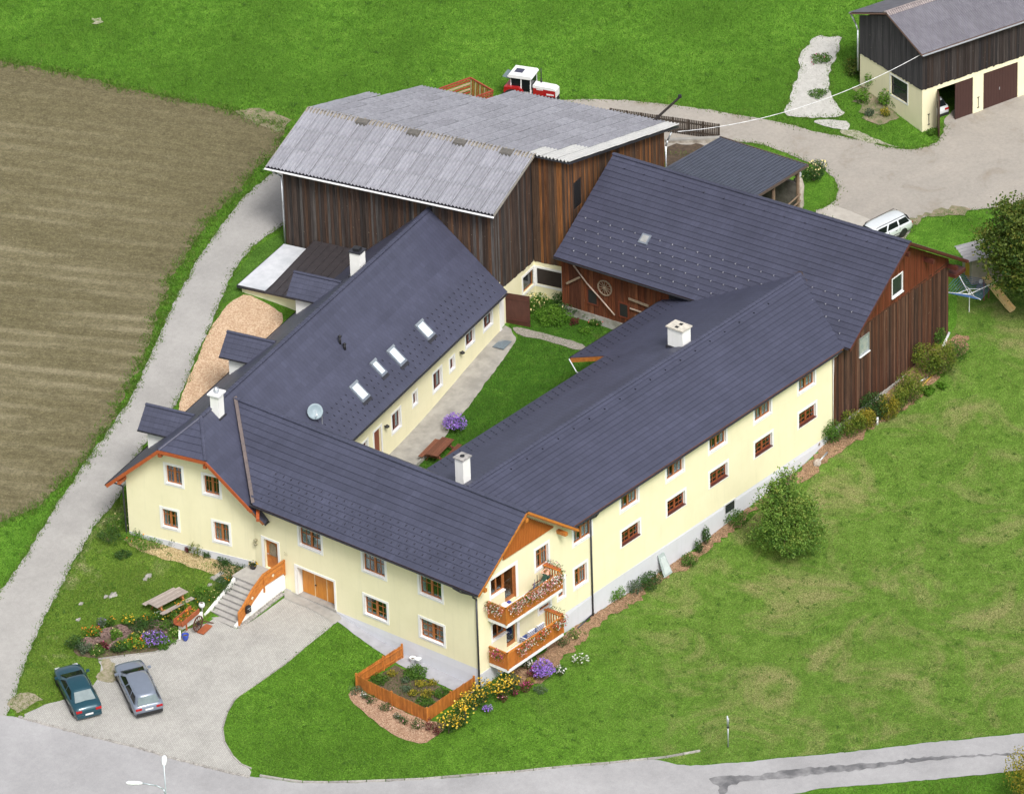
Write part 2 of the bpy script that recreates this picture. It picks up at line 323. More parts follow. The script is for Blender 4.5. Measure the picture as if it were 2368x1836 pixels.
LAWN2 = mat_grass('fresh_lawn', (.038, .09, .011), (.062, .14, .018), (.095, .19, .03), (.13, .15, .04), .0)
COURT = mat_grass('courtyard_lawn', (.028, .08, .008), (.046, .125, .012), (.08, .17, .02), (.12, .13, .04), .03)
def mat_field():
    m, nt, b = nmat('ploughed_soil'); p, q = G(0, 330), G(366, 378); a = math.atan2(q.y-p.y, q.x-p.x)
    v = coords(nt, (1, 1, 1), 'Object', (0, 0, -a)); mp = nt.nodes.new('ShaderNodeMapping'); mp.inputs['Scale'].default_value = (.10, .55, 1); L_(nt, v, mp.inputs[0]); mp2 = nt.nodes.new('ShaderNodeMapping'); mp2.inputs['Scale'].default_value = (.35, 3.2, 1); L_(nt, v, mp2.inputs[0])
    wv = nt.nodes.new('ShaderNodeTexWave'); wv.wave_type = 'BANDS'; wv.bands_direction = 'Y'; wv.inputs['Scale'].default_value = .24; wv.inputs['Distortion'].default_value = .6; wv.inputs['Detail'].default_value = 2; wv.inputs['Detail Scale'].default_value = .4; L_(nt, v, wv.inputs['Vector'])
    f1 = noise(nt, mp.outputs[0], .9, 5, .65); f2 = noise(nt, mp2.outputs[0], 1.2, 6, .75); f3 = noise(nt, v, 7, 6, .8); f6 = noise(nt, v, 2.2, 6, .75)
    c = ramp(nt, f2, (.3, (.115, .100, .054)), (.7, (.160, .141, .080)))
    sx = nt.nodes.new('ShaderNodeSeparateXYZ'); L_(nt, coords(nt), sx.inputs[0]); mr_ = nt.nodes.new('ShaderNodeMapRange'); mr_.inputs[1].default_value = 34; mr_.inputs[2].default_value = 14; L_(nt, sx.outputs[0], mr_.inputs[0])
    def mul(a_, b_):
        n = nt.nodes.new('ShaderNodeMath'); n.operation = 'MULTIPLY'; L_(nt, a_, n.inputs[0]); L_(nt, b_, n.inputs[1]); return n.outputs[0]
    st = mul(mul(ramp(nt, wv.outputs['Fac'], (.35, g3(.3)), (.85, g3(.9))), ramp(nt, f1, (.42, g3(0)), (.62, g3(1)))), ramp(nt, mr_.outputs[0], (0, g3(.12)), (1, g3(1))))
    c = mixc(nt, st, c, (.24, .212, .135)); c = mixc(nt, 1.0, c, ramp(nt, f6, (.3, g3(.72)), (.7, g3(1.22))), 'MULTIPLY')
    c = mixc(nt, 1.0, c, ramp(nt, f3, (.25, g3(.5)), (.5, g3(1)), (.75, g3(1.6))), 'MULTIPLY'); f5 = noise(nt, v, 16, 2); c = mixc(nt, ramp(nt, f5, (.725, g3(0)), (.75, g3(.9))), c, (.55, .52, .44))
    L_(nt, c, b.inputs['Base Color']); b.inputs['Roughness'].default_value = 1; b.inputs['Specular IOR Level'].default_value = .1; bump(nt, b, f6, 1.0, .12); return m
def mat_asphalt(name, c, warm=(1, 1, 1), speck=.25):
    m, nt, b = nmat(name); v = coords(nt); f1 = noise(nt, v, .25, 6, .65); f2 = noise(nt, v, 3, 5, .7); f3 = noise(nt, v, 30, 3, .8)
    k = ramp(nt, f1, (.3, g3(.86)), (.7, g3(1.12))); col = mixc(nt, 1.0, c, k, 'MULTIPLY')
    col = mixc(nt, 1.0, col, ramp(nt, f2, (.3, g3(.93)), (.7, g3(1.06))), 'MULTIPLY'); col = mixc(nt, 1.0, col, ramp(nt, f3, (.2, g3(1-speck)), (.8, g3(1+speck))), 'MULTIPLY')
    L_(nt, col, b.inputs['Base Color']); b.inputs['Roughness'].default_value = .92; b.inputs['Specular IOR Level'].default_value = .2; bump(nt, b, f3, .4, .01); return m
ASPH = mat_asphalt('pale_asphalt', (.335, .332, .340)); ASPHL = mat_asphalt('lane_asphalt', (.335, .325, .312)); ASPHD = mat_asphalt('dark_asphalt_patch', (.115, .115, .125), speck=.5)
def mat_gravel():
    m, nt, b = nmat('yard_gravel'); v = coords(nt); f1 = noise(nt, v, .3, 6, .7, .5); f2 = noise(nt, v, 4, 6, .8); f3 = noise(nt, v, 22, 3)
    c = ramp(nt, f1, (.3, (.37, .335, .295)), (.55, (.32, .295, .262)), (.72, (.25, .21, .165)))
    c = mixc(nt, 1.0, c, ramp(nt, f2, (.25, g3(.82)), (.75, g3(1.12))), 'MULTIPLY'); c = mixc(nt, ramp(nt, f3, (.70, g3(0)), (.74, g3(.5))), c, (.2, .18, .15))
    L_(nt, c, b.inputs['Base Color']); b.inputs['Roughness'].default_value = .95; bump(nt, b, f2, .4, .03); return m
def mat_chips(name='wood_chips', c1=(.42, .26, .14), c2=(.27, .145, .07), c3=(.52, .36, .22)):
    m, nt, b = nmat(name); v = coords(nt); vo = nt.nodes.new('ShaderNodeTexVoronoi'); vo.inputs['Scale'].default_value = 13; L_(nt, v, vo.inputs['Vector'])
    f = noise(nt, v, 1.2, 5); sp = nt.nodes.new('ShaderNodeSeparateColor'); L_(nt, vo.outputs['Color'], sp.inputs[0])
    c = ramp(nt, sp.outputs[0], (0, c2), (.5, c1), (1, c3)); c = mixc(nt, ramp(nt, f, (.4, g3(0)), (.75, g3(.45))), c, c2)
    L_(nt, c, b.inputs['Base Color']); b.inputs['Roughness'].default_value = .95; bump(nt, b, vo.outputs['Distance'], .9, .05); MATS[name] = m; return m
def mat_rubble():
    m, nt, b = nmat('white_rubble'); v = coords(nt); vo = nt.nodes.new('ShaderNodeTexVoronoi'); vo.inputs['Scale'].default_value = 4; L_(nt, v, vo.inputs['Vector'])
    f = noise(nt, v, 2.2, 8, .8, 1.0); c = ramp(nt, f, (.28, (.12, .12, .08)), (.40, (.44, .43, .40)), (.7, (.60, .59, .56)))
    L_(nt, c, b.inputs['Base Color']); b.inputs['Roughness'].default_value = .95; bump(nt, b, f, 1.0, .12); return m
def mat_pavers():
    m, nt, b = nmat('driveway_pavers'); v = coords(nt, (1, 1, 1), 'Object', (0, 0, R(-8)))
    br = nt.nodes.new('ShaderNodeTexBrick'); br.inputs['Scale'].default_value = 4.2; br.inputs['Mortar Size'].default_value = .035; br.inputs['Brick Width'].default_value = .8; br.inputs['Row Height'].default_value = .5
    br.inputs['Color1'].default_value = (.43, .42, .395, 1); br.inputs['Color2'].default_value = (.37, .36, .34, 1); br.inputs['Mortar'].default_value = (.205, .20, .18, 1); L_(nt, v, br.inputs['Vector'])
    f = noise(nt, v, .5, 7, .7); f2 = noise(nt, v, 4, 5, .8); c = mixc(nt, 1.0, br.outputs['Color'], ramp(nt, f, (.3, g3(.84)), (.55, g3(1.0)), (.75, g3(1.06))), 'MULTIPLY')
    c = mixc(nt, ramp(nt, f2, (.64, g3(0)), (.82, g3(.3))), c, (.24, .25, .17)); L_(nt, c, b.inputs['Base Color']); b.inputs['Roughness'].default_value = .9; bump(nt, b, br.outputs['Fac'], .3, -.01); return m
CHIPS = mat_chips(); CHIPSP = mat_chips('pale_wood_chips', (.54, .38, .25), (.40, .25, .15), (.64, .49, .34)); SOIL = mat('garden_soil', (.13, .095, .06), (.075, .055, .035), 6, .95, .6); BARE = mat('bare_earth', (.27, .215, .15), (.12, .14, .06), 2.2, .95, .4, detail=9)

# one sheet of land: fine where the photo looks, coarse to the horizon
def land():
    xs = np.r_[np.linspace(-900, -60, 14), np.arange(-50, 125, .6), np.linspace(135, 1200, 16)]; ys = np.r_[np.linspace(-900, -70, 14), np.arange(-60, 115, .6), np.linspace(125, 1200, 16)]
    X, Y = np.meshgrid(xs, ys, indexing='ij'); Z = hv(X, Y).reshape(X.shape); far = np.maximum(0, np.maximum(np.abs(X-35)-90, np.abs(Y-25)-90)); Z = np.where(far > 0, Z*np.exp(-far/400), Z)
    nx, ny = X.shape; vv = np.stack([X, Y, Z], -1).reshape(-1, 3); i = np.arange((nx-1)*(ny-1)); a = (i//(ny-1))*ny+i % (ny-1); fa = np.stack([a, a+ny, a+ny+1, a+1], 1)
    me = bpy.data.meshes.new('ground'); me.vertices.add(len(vv)); me.vertices.foreach_set('co', vv.ravel()); me.loops.add(fa.size); me.loops.foreach_set('vertex_index', fa.ravel().astype(np.int32))
    me.polygons.add(len(fa)); me.polygons.foreach_set('loop_start', np.arange(0, fa.size, 4, dtype=np.int32)); me.polygons.foreach_set('loop_total', np.full(len(fa), 4, np.int32)); me.update(calc_edges=True); me.validate()
    me.polygons.foreach_set('use_smooth', np.ones(len(fa), bool)); me.materials.append(MEADOW); return tag(link(bpy.data.objects.new('ground', me)), kind='structure')
land()
def FP(*pts): return [GF(*p) for p in pts]
def SP(*pts): return [G(*p) for p in pts]
def zz(x0, y0, s): return lambda a, b: (x0+a*s, y0+b*s)
z1 = zz(200, 480, .32051); z2 = zz(700, 580, .32051); z3 = zz(1250, 620, .46062); z4 = zz(200, 980, .32051); z5 = zz(600, 1150, .3663); za = zz(0, 0, .3663)
zb = zz(600, 150, .3663); zc = zz(1100, 250, .3663); zd = zz(1700, 0, .30713); ze = zz(1800, 420, .26007); zg = zz(0, 1300, .32051); zh = zz(1080, 1180, .23627); zf = zz(1500, 1400, .39744)

_, P_FIELD = sheet('ploughed_field', FP((-500, 60), (-250, 90), (0, 130), (100, 150), (250, 186), (400, 216), (520, 241), (550, 268), (600, 262), (605, 300), (586, 330), (553, 358), (490, 428), (408, 518), (360, 608), (320, 718), (287, 806), (226, 922), (140, 1028), (72, 1086), (0, 1118), (-300, 1230), (-700, 1200)), mat_field(), .03, .9, .20)
_, P_LANE = sheet('lane', FP((-260, 1640), (-120, 1450), (0, 1265), (100, 1112), (180, 987), (280, 852), (330, 742), (372, 642), (440, 522), (520, 422), (592, 358), (680, 330), (720, 420), (620, 470), (590, 490), (522, 540), (500, 580), (472, 640), (450, 690), (402, 800), (376, 868), (300, 955), (268, 1045), (180, 1152), (110, 1290), (45, 1430), (20, 1530), (-60, 1640)), ASPHL, .035, .5, .09)
_, P_ROAD = sheet('road', SP((-420, 1760), (-200, 1640), (0, 1653), (42, 1659), (106, 1675), (205, 1701), (320, 1729), (397, 1752), (481, 1774), (577, 1797), (640, 1803), (700, 1811), (760, 1812), (980, 1804), (1190, 1788), (1410, 1767), (1500, 1757), (1536, 1760), (1576, 1772), (1659, 1768), (1846, 1750), (2096, 1724), (2368, 1698), (2700, 1660), (2800, 1730), (2368, 1783), (2096, 1809), (1897, 1823), (1850, 1836), (1600, 1870), (1200, 1950), (600, 2000), (-300, 2050)), ASPH, .045, .6, .06)
_, P_PATCH = sheet('tarmac_patch', SP(zf(345, 1008), zf(500, 990), zf(700, 985), zf(860, 950), zf(1100, 935), zf(1300, 925), zf(1480, 895), zf(1700, 882), zf(2184, 850), zf(2300, 858), zf(2184, 870), zf(1900, 885), zf(1600, 905), zf(1300, 950), zf(1000, 975), zf(760, 1010), zf(560, 1030), zf(460, 1050), zf(440, 1110), zf(410, 1090), zf(400, 1040)), mat('tar_streak', (.105, .105, .112), (.27, .268, .275), 1.3, .8, .2, detail=10, contrast=(.40, .72)), .055, .3, .14)
_, P_DRIVE = sheet('driveway', SP((42, 1659), (100, 1632), zg(320, 1028), zg(470, 995), zg(600, 940), zg(700, 870), zg(735, 760), zg(700, 705), zg(1120, 655), zg(1220, 612), zg(1290, 565), zg(1300, 500), zg(1480, 450), zg(1560, 400), zg(1690, 485), zg(1750, 478), zg(2040, 268), z4(1480, 1225), z4(1535, 1250), z4(1790, 1350), z4(1840, 1412), zg(2184, 632), zg(2050, 745), zg(1850, 885), zg(1700, 985), zg(1640, 1085), zg(1606, 1200), zg(1620, 1300), zg(1680, 1405), zg(1740, 1462), zg(1815, 1500), (577, 1799), (481, 1776), (397, 1754), (320, 1731), (205, 1703), (106, 1677)), mat_pavers(), .05, .5, .02, 1)
sheet('garage_apron', SP(z4(1425, 1192), z4(1535, 1240), z4(1800, 1338), z4(1842, 1412), z4(1790, 1450), z4(1600, 1335), z4(1430, 1265)), CONC, .075, .4, 0, 0)
_, P_STRIP = sheet('concrete_strip', [Vector((.02, 11.3, 0)), Vector((.02, 0.0, 0)), Vector((-1.15, .0, 0)), Vector((-1.1, 5.5, 0)), Vector((-.85, 8, 0)), Vector((-.6, 10.6, 0)), Vector((-.6, 11.4, 0))], mat('lilac_concrete', (.38, .38, .41), (.31, .31, .335), 1.8, .9, .15, detail=9), .04, .4, .02, 0)
_, P_YARD = sheet('gravel_yard', FP((1080, 200), (1180, 214), (1300, 211), (1440, 224), (1560, 244), (1660, 262), (1690, 268), (1750, 285), (1830, 297), (1900, 317), (1960, 321), (2010, 300), (2014, 240), (2184, 150), (2420, 100), (2420, 420), (2184, 438), (2085, 448), (2000, 456), (1955, 470), (1942, 490), (1900, 560), (1780, 470), (1730, 452), (1776, 440), (1791, 402), (1770, 370), (1722, 346), (1640, 312), (1560, 300), (1500, 340), (1300, 300), (1150, 250)), mat_gravel(), .03, .8, .08)
sheet('concrete_slab', SP(ze(300, 300), ze(370, 262), ze(470, 208), ze(640, 270), ze(830, 350), ze(880, 470), ze(700, 560)), mat('pale_concrete_slab', (.46, .43, .385), (.38, .35, .31), 1.5, .9, .15, detail=9), .06, .5, .03, 0)
_, P_RUB = sheet('rubble_track', SP(zd(640, 262), zd(690, 285), zd(760, 272), zd(812, 296), zd(770, 400), zd(735, 470), zd(715, 560), zd(700, 640), zd(720, 740), zd(780, 830), zd(830, 860), zd(770, 890), zd(560, 900), zd(350, 868), zd(395, 800), zd(440, 660), zd(478, 540), zd(480, 440), zd(555, 350), zd(575, 310)), mat_rubble(), .05, .4, .12)
sheet('rubble_edge', SP(zd(560, 915), zd(700, 900), zd(870, 932), zd(860, 980), zd(800, 985), zd(680, 960)), MATS.get('x') or bpy.data.materials['white_rubble'], .055, .4, .12)
sheet('gravel_verge', SP(zd(760, 985), zd(900, 985), zd(1020, 1030), zd(1150, 1085), zd(1260, 1120), zd(1180, 1110), zd(1000, 1080), zd(860, 1035)), mat('mixed_verge_gravel', (.42, .39, .33), (.17, .19, .09), 5, .95, .6, detail=9), .05, .4, .1)
_, P_RLAWN = sheet('lawn', SP((2440, 700), (2330, 560), (2270, 520), (2215, 640), (2210, 790), (2090, 905), (1990, 980), (1900, 1060), (1850, 1110), (1770, 1170), (1700, 1230), (1600, 1290), (1500, 1360), (1420, 1420), (1330, 1480), (1290, 1550), (1200, 1610), (1110, 1660), (1040, 1720), (1010, 1770), (1030, 1799), (1190, 1786), (1410, 1765), (1500, 1754), (1536, 1757), (1576, 1769), (1659, 1765), (1846, 1747), (2096, 1721), (2368, 1695), (2700, 1657), (2700, 1100)), LAWN, .015, .8, .05)
_, P_FLAWN = sheet('front_lawn', [Vector((-.75, 11.2, 0)), Vector((-.8, 8, 0)), Vector((-1.1, 5.6, 0)), Vector((-4.6, 6.1, 0)), *SP(z5(560, 1250), z5(620, 1330), z5(740, 1430), z5(850, 1510), z5(1040, 1565), z5(1110, 1510), z5(1200, 1470), (1110, 1650), (1040, 1720), (1010, 1770), (1030, 1799), (980, 1802), (760, 1809), (700, 1808), (655, 1800), zg(1815, 1492), zg(1740, 1455), zg(1680, 1398), zg(1622, 1296), zg(1610, 1200), zg(1644, 1082), zg(1704, 980), zg(1855, 880), zg(2055, 740), zg(2184, 628))], LAWN, .025, .6, .03)
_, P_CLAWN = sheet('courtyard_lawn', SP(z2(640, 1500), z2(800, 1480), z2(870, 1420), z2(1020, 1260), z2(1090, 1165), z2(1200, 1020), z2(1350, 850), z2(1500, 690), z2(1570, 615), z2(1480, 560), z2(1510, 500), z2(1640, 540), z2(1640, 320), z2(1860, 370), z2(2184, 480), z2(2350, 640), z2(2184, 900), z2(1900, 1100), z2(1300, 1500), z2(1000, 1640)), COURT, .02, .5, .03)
_, P_TERR = sheet('courtyard_terrace', [Vector(LW(a, b)) for a, b in ((13.5, -.45), (33.2, -.45), (33.0, -1.0), (31.9, -2.0), (27, -2.35), (22, -2.55), (18.5, -2.7), (13.5, -2.8))], mat('terrace_concrete', (.36, .342, .312), (.25, .238, .218), 1.3, .9, .15, detail=10), .06, .5, .06, 0)
sheet('courtyard_path', SP(z2(1500, 560), z2(1560, 555), z2(1700, 590), z2(1900, 640), z2(2060, 690), z2(2000, 730), z2(1850, 680), z2(1700, 640), z2(1560, 615)), mat('path_gravel', (.31, .285, .255), (.23, .21, .18), 6, .95, .4), .05, .4, .05)
sheet('chip_heap_bed', SP(z1(655, 1440), z1(720, 1280), z1(800, 1100), z1(870, 920), z1(950, 800), z1(1010, 710), z1(1080, 660), z1(1150, 625), z1(1300, 700), z1(1450, 790), z1(1330, 960), z1(1100, 1200), z1(850, 1420), z1(700, 1560)), CHIPSP, .05, .5, .06)
sheet('verge_grass', SP(z1(970, 710), z1(1000, 600), z1(1090, 470), z1(1180, 350), z1(1250, 270), z1(1420, 180), z1(1470, 270), z1(1560, 290), z1(1500, 420), z1(1140, 620), z1(1050, 670)), LAWN2, .05, .5, .06)
# beds of wood chips and soil round the house
sheet('rose_bed', SP(z5(550, 1255), z5(590, 1215), z5(640, 1215), z5(850, 1330), z5(1060, 1415), z5(1150, 1420), z5(1190, 1440), z5(1110, 1515), z5(1040, 1562), z5(940, 1545), z5(850, 1505), z5(740, 1425), z5(620, 1330)), mat_chips('rose_bed_chips', (.38, .235, .15), (.25, .14, .085), (.49, .34, .235)), .05, .4, .05)
sheet('wall_bed', [Vector(p) for p in ((1.2, -.02, 0), (36, -.02, 0), (38, .1, 0), (50.4, .7, 0), (51, -.9, 0), (45, -1.7, 0), (40, -1.8, 0), (36.5, -1.3, 0), (34, -1.4, 0), (31, -.8, 0), (27, -.6, 0), (24, -.8, 0), (20, -1.0, 0), (16.5, -.75, 0), (13, -1.0, 0), (9, -1.1, 0), (5.5, -2.1, 0), (2, -2.6, 0))], mat_chips('border_chips', (.29, .165, .095), (.15, .095, .05), (.40, .26, .155)), .045, .5, .28)
sheet('vegetable_bed', [Vector(p) for p in ((-1.3, 5.6, 0), (-4.4, 5.9, 0), (-4.4, .5, 0), (-1.3, .3, 0))], SOIL, .045, .4, .03, 0)
sheet('gable_bed', [Vector(LW(a, b)) for a, b in ((-.02, .3), (-.02, 9.0), (-.9, 9.3), (-1.3, 7), (-1.2, 4), (-1.6, 2), (-1.3, .3))], mat_chips('straw_chips', (.48, .36, .19), (.30, .22, .11), (.58, .46, .28)), .05, .4, .1)
_, P_GLAWN = sheet('garden_lawn', SP((299, 1225), (292, 1130), (215, 1225), (160, 1320), (110, 1420), (60, 1530), (35, 1600), (32, 1660), (45, 1660), zg(310, 1020), zg(460, 990), zg(600, 935), zg(700, 868), zg(735, 760), zg(700, 705), zg(1120, 655), zg(1290, 540), zg(1480, 430), zg(1600, 290), zg(1690, 180), zg(1790, 60), z4(1190, 1060), z4(800, 945), z4(420, 830)), mat_grass('worn_garden_lawn', (.068, .125, .014), (.11, .185, .024), (.16, .235, .04), (.30, .255, .16), .075), .02, .5, .04)
sheet('bare_patch', SP(zg(110, 940), zg(230, 940), zg(310, 985), zg(300, 1030), zg(150, 1085), zg(80, 1100), zg(80, 1000)), mat('gravelly_earth', (.34, .29, .225), (.17, .17, .08), 5, .95, .6, detail=9), .05, .4, .35)
sheet('bare_patch', SP(zg(705, 700), zg(840, 690), zg(860, 800), zg(840, 880), zg(730, 880), zg(720, 780)), bpy.data.materials['gravelly_earth'], .075, .4, .35)
sheet('outbuilding_bed', SP(zd(880, 700), zd(960, 560), zd(1060, 620), zd(1180, 740), zd(1250, 830), zd(1180, 920), zd(1050, 945), zd(960, 900)), BARE, .05, .4, .35)
sheet('field_corner_earth', FP((500, 232), (540, 228), (590, 248), (612, 262), (600, 280), (560, 275), (525, 262)), BARE, .05, .5, .4)
sheet('bare_spot', SP((212, 46), (224, 43), (230, 50), (226, 55), (216, 55)), mat('pale_earth', (.38, .35, .27), (.12, .19, .05), 3, .95, detail=9), .06, .4, .5)
sheet('yard_earth_edge', SP(ze(1150, 380), ze(1200, 320), ze(1350, 275), ze(1500, 245), ze(1700, 240), ze(1700, 290), ze(1500, 295), ze(1330, 330), ze(1260, 400)), BARE, .05, .5, .45)
sheet('pit_floor', SP(zc(1190, 235), zc(1500, 230), zc(1380, 360), zc(1200, 430)), mat('dark_manure', (.10, .07, .045), (.05, .035, .025), 4, .95, .8), .06, .5, .2)
# ------------------------------------------------------------------ building helpers
def wall(parent, P, u0, u1, zb, top, holes, m, name='wall', reveal=.28, rmat=None):
    """outer skin of a wall in its own plane with real openings; top = list of (u, z)"""
    top = sorted(top); tz = lambda u: float(np.interp(u, [t[0] for t in top], [t[1] for t in top]))
    us = sorted({u0, u1, *[t[0] for t in top if u0 < t[0] < u1], *[q for hh in holes for q in hh[:2]]}); us = [u for u in us if u0-1e-6 <= u <= u1+1e-6]
    mb = MB(); mb.rc = False
    for a, b in zip(us[:-1], us[1:]):
        if b-a < 1e-5: continue
        hs_ = sorted([hh for hh in holes if hh[0] <= a+1e-6 and hh[1] >= b-1e-6], key=lambda q: q[2]); z = zb
        for hh in hs_:
            if hh[2] > z+1e-6: mb.quad(P(a, z, 0), P(b, z, 0), P(b, hh[2], 0), P(a, hh[2], 0))
            z = max(z, hh[3])
        mb.quad(P(a, z, 0), P(b, z, 0), P(b, tz(b), 0), P(a, tz(a), 0))
    for hh in holes:
        a, b, c, d = hh[:4]; r = -(hh[4] if len(hh) > 4 else reveal)
        mb.quad(P(a, c, 0), P(a, c, r), P(b, c, r), P(b, c, 0)); mb.quad(P(a, d, 0), P(b, d, 0), P(b, d, r), P(a, d, r))
        mb.quad(P(a, c, 0), P(a, d, 0), P(a, d, r), P(a, c, r)); mb.quad(P(b, c, 0), P(b, c, r), P(b, d, r), P(b, d, 0))
    return mb.build(name, m, parent)
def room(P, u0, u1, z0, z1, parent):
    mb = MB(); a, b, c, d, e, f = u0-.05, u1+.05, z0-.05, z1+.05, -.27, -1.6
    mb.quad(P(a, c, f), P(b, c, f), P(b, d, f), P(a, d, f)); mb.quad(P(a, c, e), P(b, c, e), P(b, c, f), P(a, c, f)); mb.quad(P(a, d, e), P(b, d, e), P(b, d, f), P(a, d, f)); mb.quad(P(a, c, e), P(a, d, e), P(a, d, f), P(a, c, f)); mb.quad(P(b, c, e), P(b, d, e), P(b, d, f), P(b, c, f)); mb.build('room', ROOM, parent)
def hole_of(o, bw=.17, bb=None): return (o[0]+bw, o[1]-bw, o[2]+(bw if bb is None else bb), o[3]-bw)
def window(parent, P, o, bw=.17, muntin=1, leaves=2, curtain=.5, fm=None, depth=.14, sillm=None, tall_split=None, white=True):
    """o = outer rectangle (u0,u1,z0,z1) of the white surround; the opening lies bw inside it"""
    fm = fm or FRAMEWOOD; u0, u1, zA, zB = hole_of(o, bw)
    w = MB().rect_ring(P, o[0], o[1], o[2], o[3], bw, -.02, .025) if white else MB().rect_ring(P, u0-.06, u1+.06, zA-.06, zB+.06, .06, -.02, .02)
    w.rect_ring(P, u0-.004, u1+.004, zA-.004, zB+.004, .008, -.25, -.021)
    win = w.build('window', WHITEP if white else fm, parent)
    fr = MB().rect_ring(P, u0, u1, zA, zB, .075, -depth-.06, -depth)
    edges = [u0+(u1-u0)*i/leaves for i in range(leaves+1)]
    for e in edges[1:-1]: fr.pbox(P, e-.075, e+.075, zA+.075, zB-.075, -depth-.05, -depth+.015)
    for a, b in zip(edges[:-1], edges[1:]):
        for k in range(1, muntin+1):
            zq = zA+(zB-zA)*(k/(muntin+1) if muntin > 1 else .66); fr.pbox(P, a+.05, b-.05, zq-.02, zq+.02, -depth-.045, -depth-.005)
        if muntin: fr.pbox(P, (a+b)/2-.018, (a+b)/2+.018, zA+.07, zB-.07, -depth-.045, -depth-.006)
    fr.build('frame', fm, win)
    for a, b in zip(edges[:-1], edges[1:]): MB().pbox(P, a+.03, b-.03, zA+.03, zB-.03, -depth-.035, -depth-.025).build('pane', GLASS, win)
    MB().pbox(P, u0-.02, u1+.02, zA-.035, zA+.012, -depth, .07).build('sill', sillm or WHITE, win)
    if curtain > 0:
        mb = MB(); n = 14; 
        for a, b in ((u0+.03, u0+(u1-u0)*.5*curtain+.03), (u1-(u1-u0)*.5*curtain-.03, u1-.03)):
            for i in range(n):
                ua, ub = a+(b-a)*i/n, a+(b-a)*(i+1)/n; da = -depth-.13-.03*(i % 2); db = -depth-.13-.03*((i+1) % 2)
                mb.quad(P(ua, zA+.05, da), P(ub, zA+.05, db), P(ub, zB-.02, db), P(ua, zB-.02, da))
        mb.build('curtain', CURTAIN, win)
    # box added behind the glass, coloured near black like an unlit room
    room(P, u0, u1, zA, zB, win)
    return win
ROOM = mat('shade_toned_room', (.05, .045, .04), (.035, .03, .03), 2, .95)  # near-black colour stands in for the shade of unlit interiors
def run_attr(me, origin, d):
    at = me.attributes.new('run', 'FLOAT_VECTOR', 'POINT'); d = Vector(d); o = Vector(origin)
    at.data.foreach_set('vector', [c for v in me.vertices for c in ((v.co-o).dot(d), 0., 0.)])
def slope(parent, e0, e1, r1, r0, n, tm, dm=None, thick=.16, name='roof', lift=.06, piece='tile_course'):
    """roof slope: timber deck with overlapping courses of tiles laid on it from eave e0-e1 up to ridge r0-r1"""
    e0, e1, r0, r1 = map(Vector, (e0, e1, r0, r1)); nr = (e1-e0).cross(r0-e0).normalized()
    if nr.z < 0: nr = -nr
    deck = MB().prism([e0-nr*.015, e1-nr*.015, r1-nr*.015, r0-nr*.015], -nr*thick).build(name, dm or DECK, parent)
    d = (e1-e0).normalized()
    for i in range(n):
        t0, t1 = i/n, min(1, (i+1)/n+.12/n)
        a, b, c, q = lerp(e0, r0, t0), lerp(e1, r1, t0), lerp(e1, r1, t1), lerp(e0, r0, t1); k = lift*random.uniform(.9, 1.12)
        v = [a+nr*(k-.016), b+nr*(k-.016), c, q, a+nr*k, b+nr*k, c+nr*.013, q+nr*.013]
        o = raw(piece, v, BOXF, tm, deck, False, True); run_attr(o.data, a+d*(.0 if i % 2 else .17), d)
    return deck, nr
def ridge_cap(parent, p, q, m, r=.13, seg=.42):
    p, q = Vector(p), Vector(q); d = (q-p); L = d.length; d.normalize(); n = max(1, int(L/seg)); side = d.cross(Vector((0, 0, 1))).normalized(); up = side.cross(d); mb = MB()
    for i in range(n):
        a, b = p+d*(L*i/n), p+d*(L*(i+1)/n+.04); r0, r1 = r*1.06, r*.94; v = []
        for c, rr in ((a, r0), (b, r1)): v += [c+side*rr*1.25*math.cos(t)+up*(rr*.75*math.sin(t)-.03) for t in np.linspace(-.3, math.pi+.3, 7)]
        mb.add(v, [(j, j+1, j+8, j+7) for j in range(6)]+[tuple(range(7))])
    mb.rc = True; o = mb.build('ridge_cap', m, parent); run_attr(o.data, p, d); return o
def guards(parent, e0, e1, nr, r0, rows, step, m, stag=True, size=.10, tskip=None):
    """small snow hooks in staggered rows, too small to pick apart"""
    e0, e1, r0 = Vector(e0), Vector(e1), Vector(r0); d = (e1-e0); L = d.length; d.normalize(); s = (r0-e0); s -= d*s.dot(d); sl = s.length; s.normalize(); mb = MB()
    for j, dist in enumerate(rows):
        k = 0
        for u in np.arange(.4+(step/2 if stag and j % 2 else 0), L-.3, step):
            if tskip and tskip(u, dist): continue
            c = e0+d*u+s*dist+nr*.06; x = d*.014; mb.add([c-x, c+x, c+x+s*.16-nr*.03, c-x+s*.16-nr*.03, c-x+nr*size, c+x+nr*size], [(0, 1, 5, 4), (0, 4, 3), (1, 2, 5), (4, 5, 2, 3)])
    o = mb.build('snow_guards', m, parent); return tag(o, kind='stuff')
GUARDL = mat('pale_snow_guards', (.34, .35, .38), (.3, .3, .34), 4, .4); GUARDD = mat('dark_snow_guards', (.03, .03, .045), (.03, .03, .04), 4, .5)
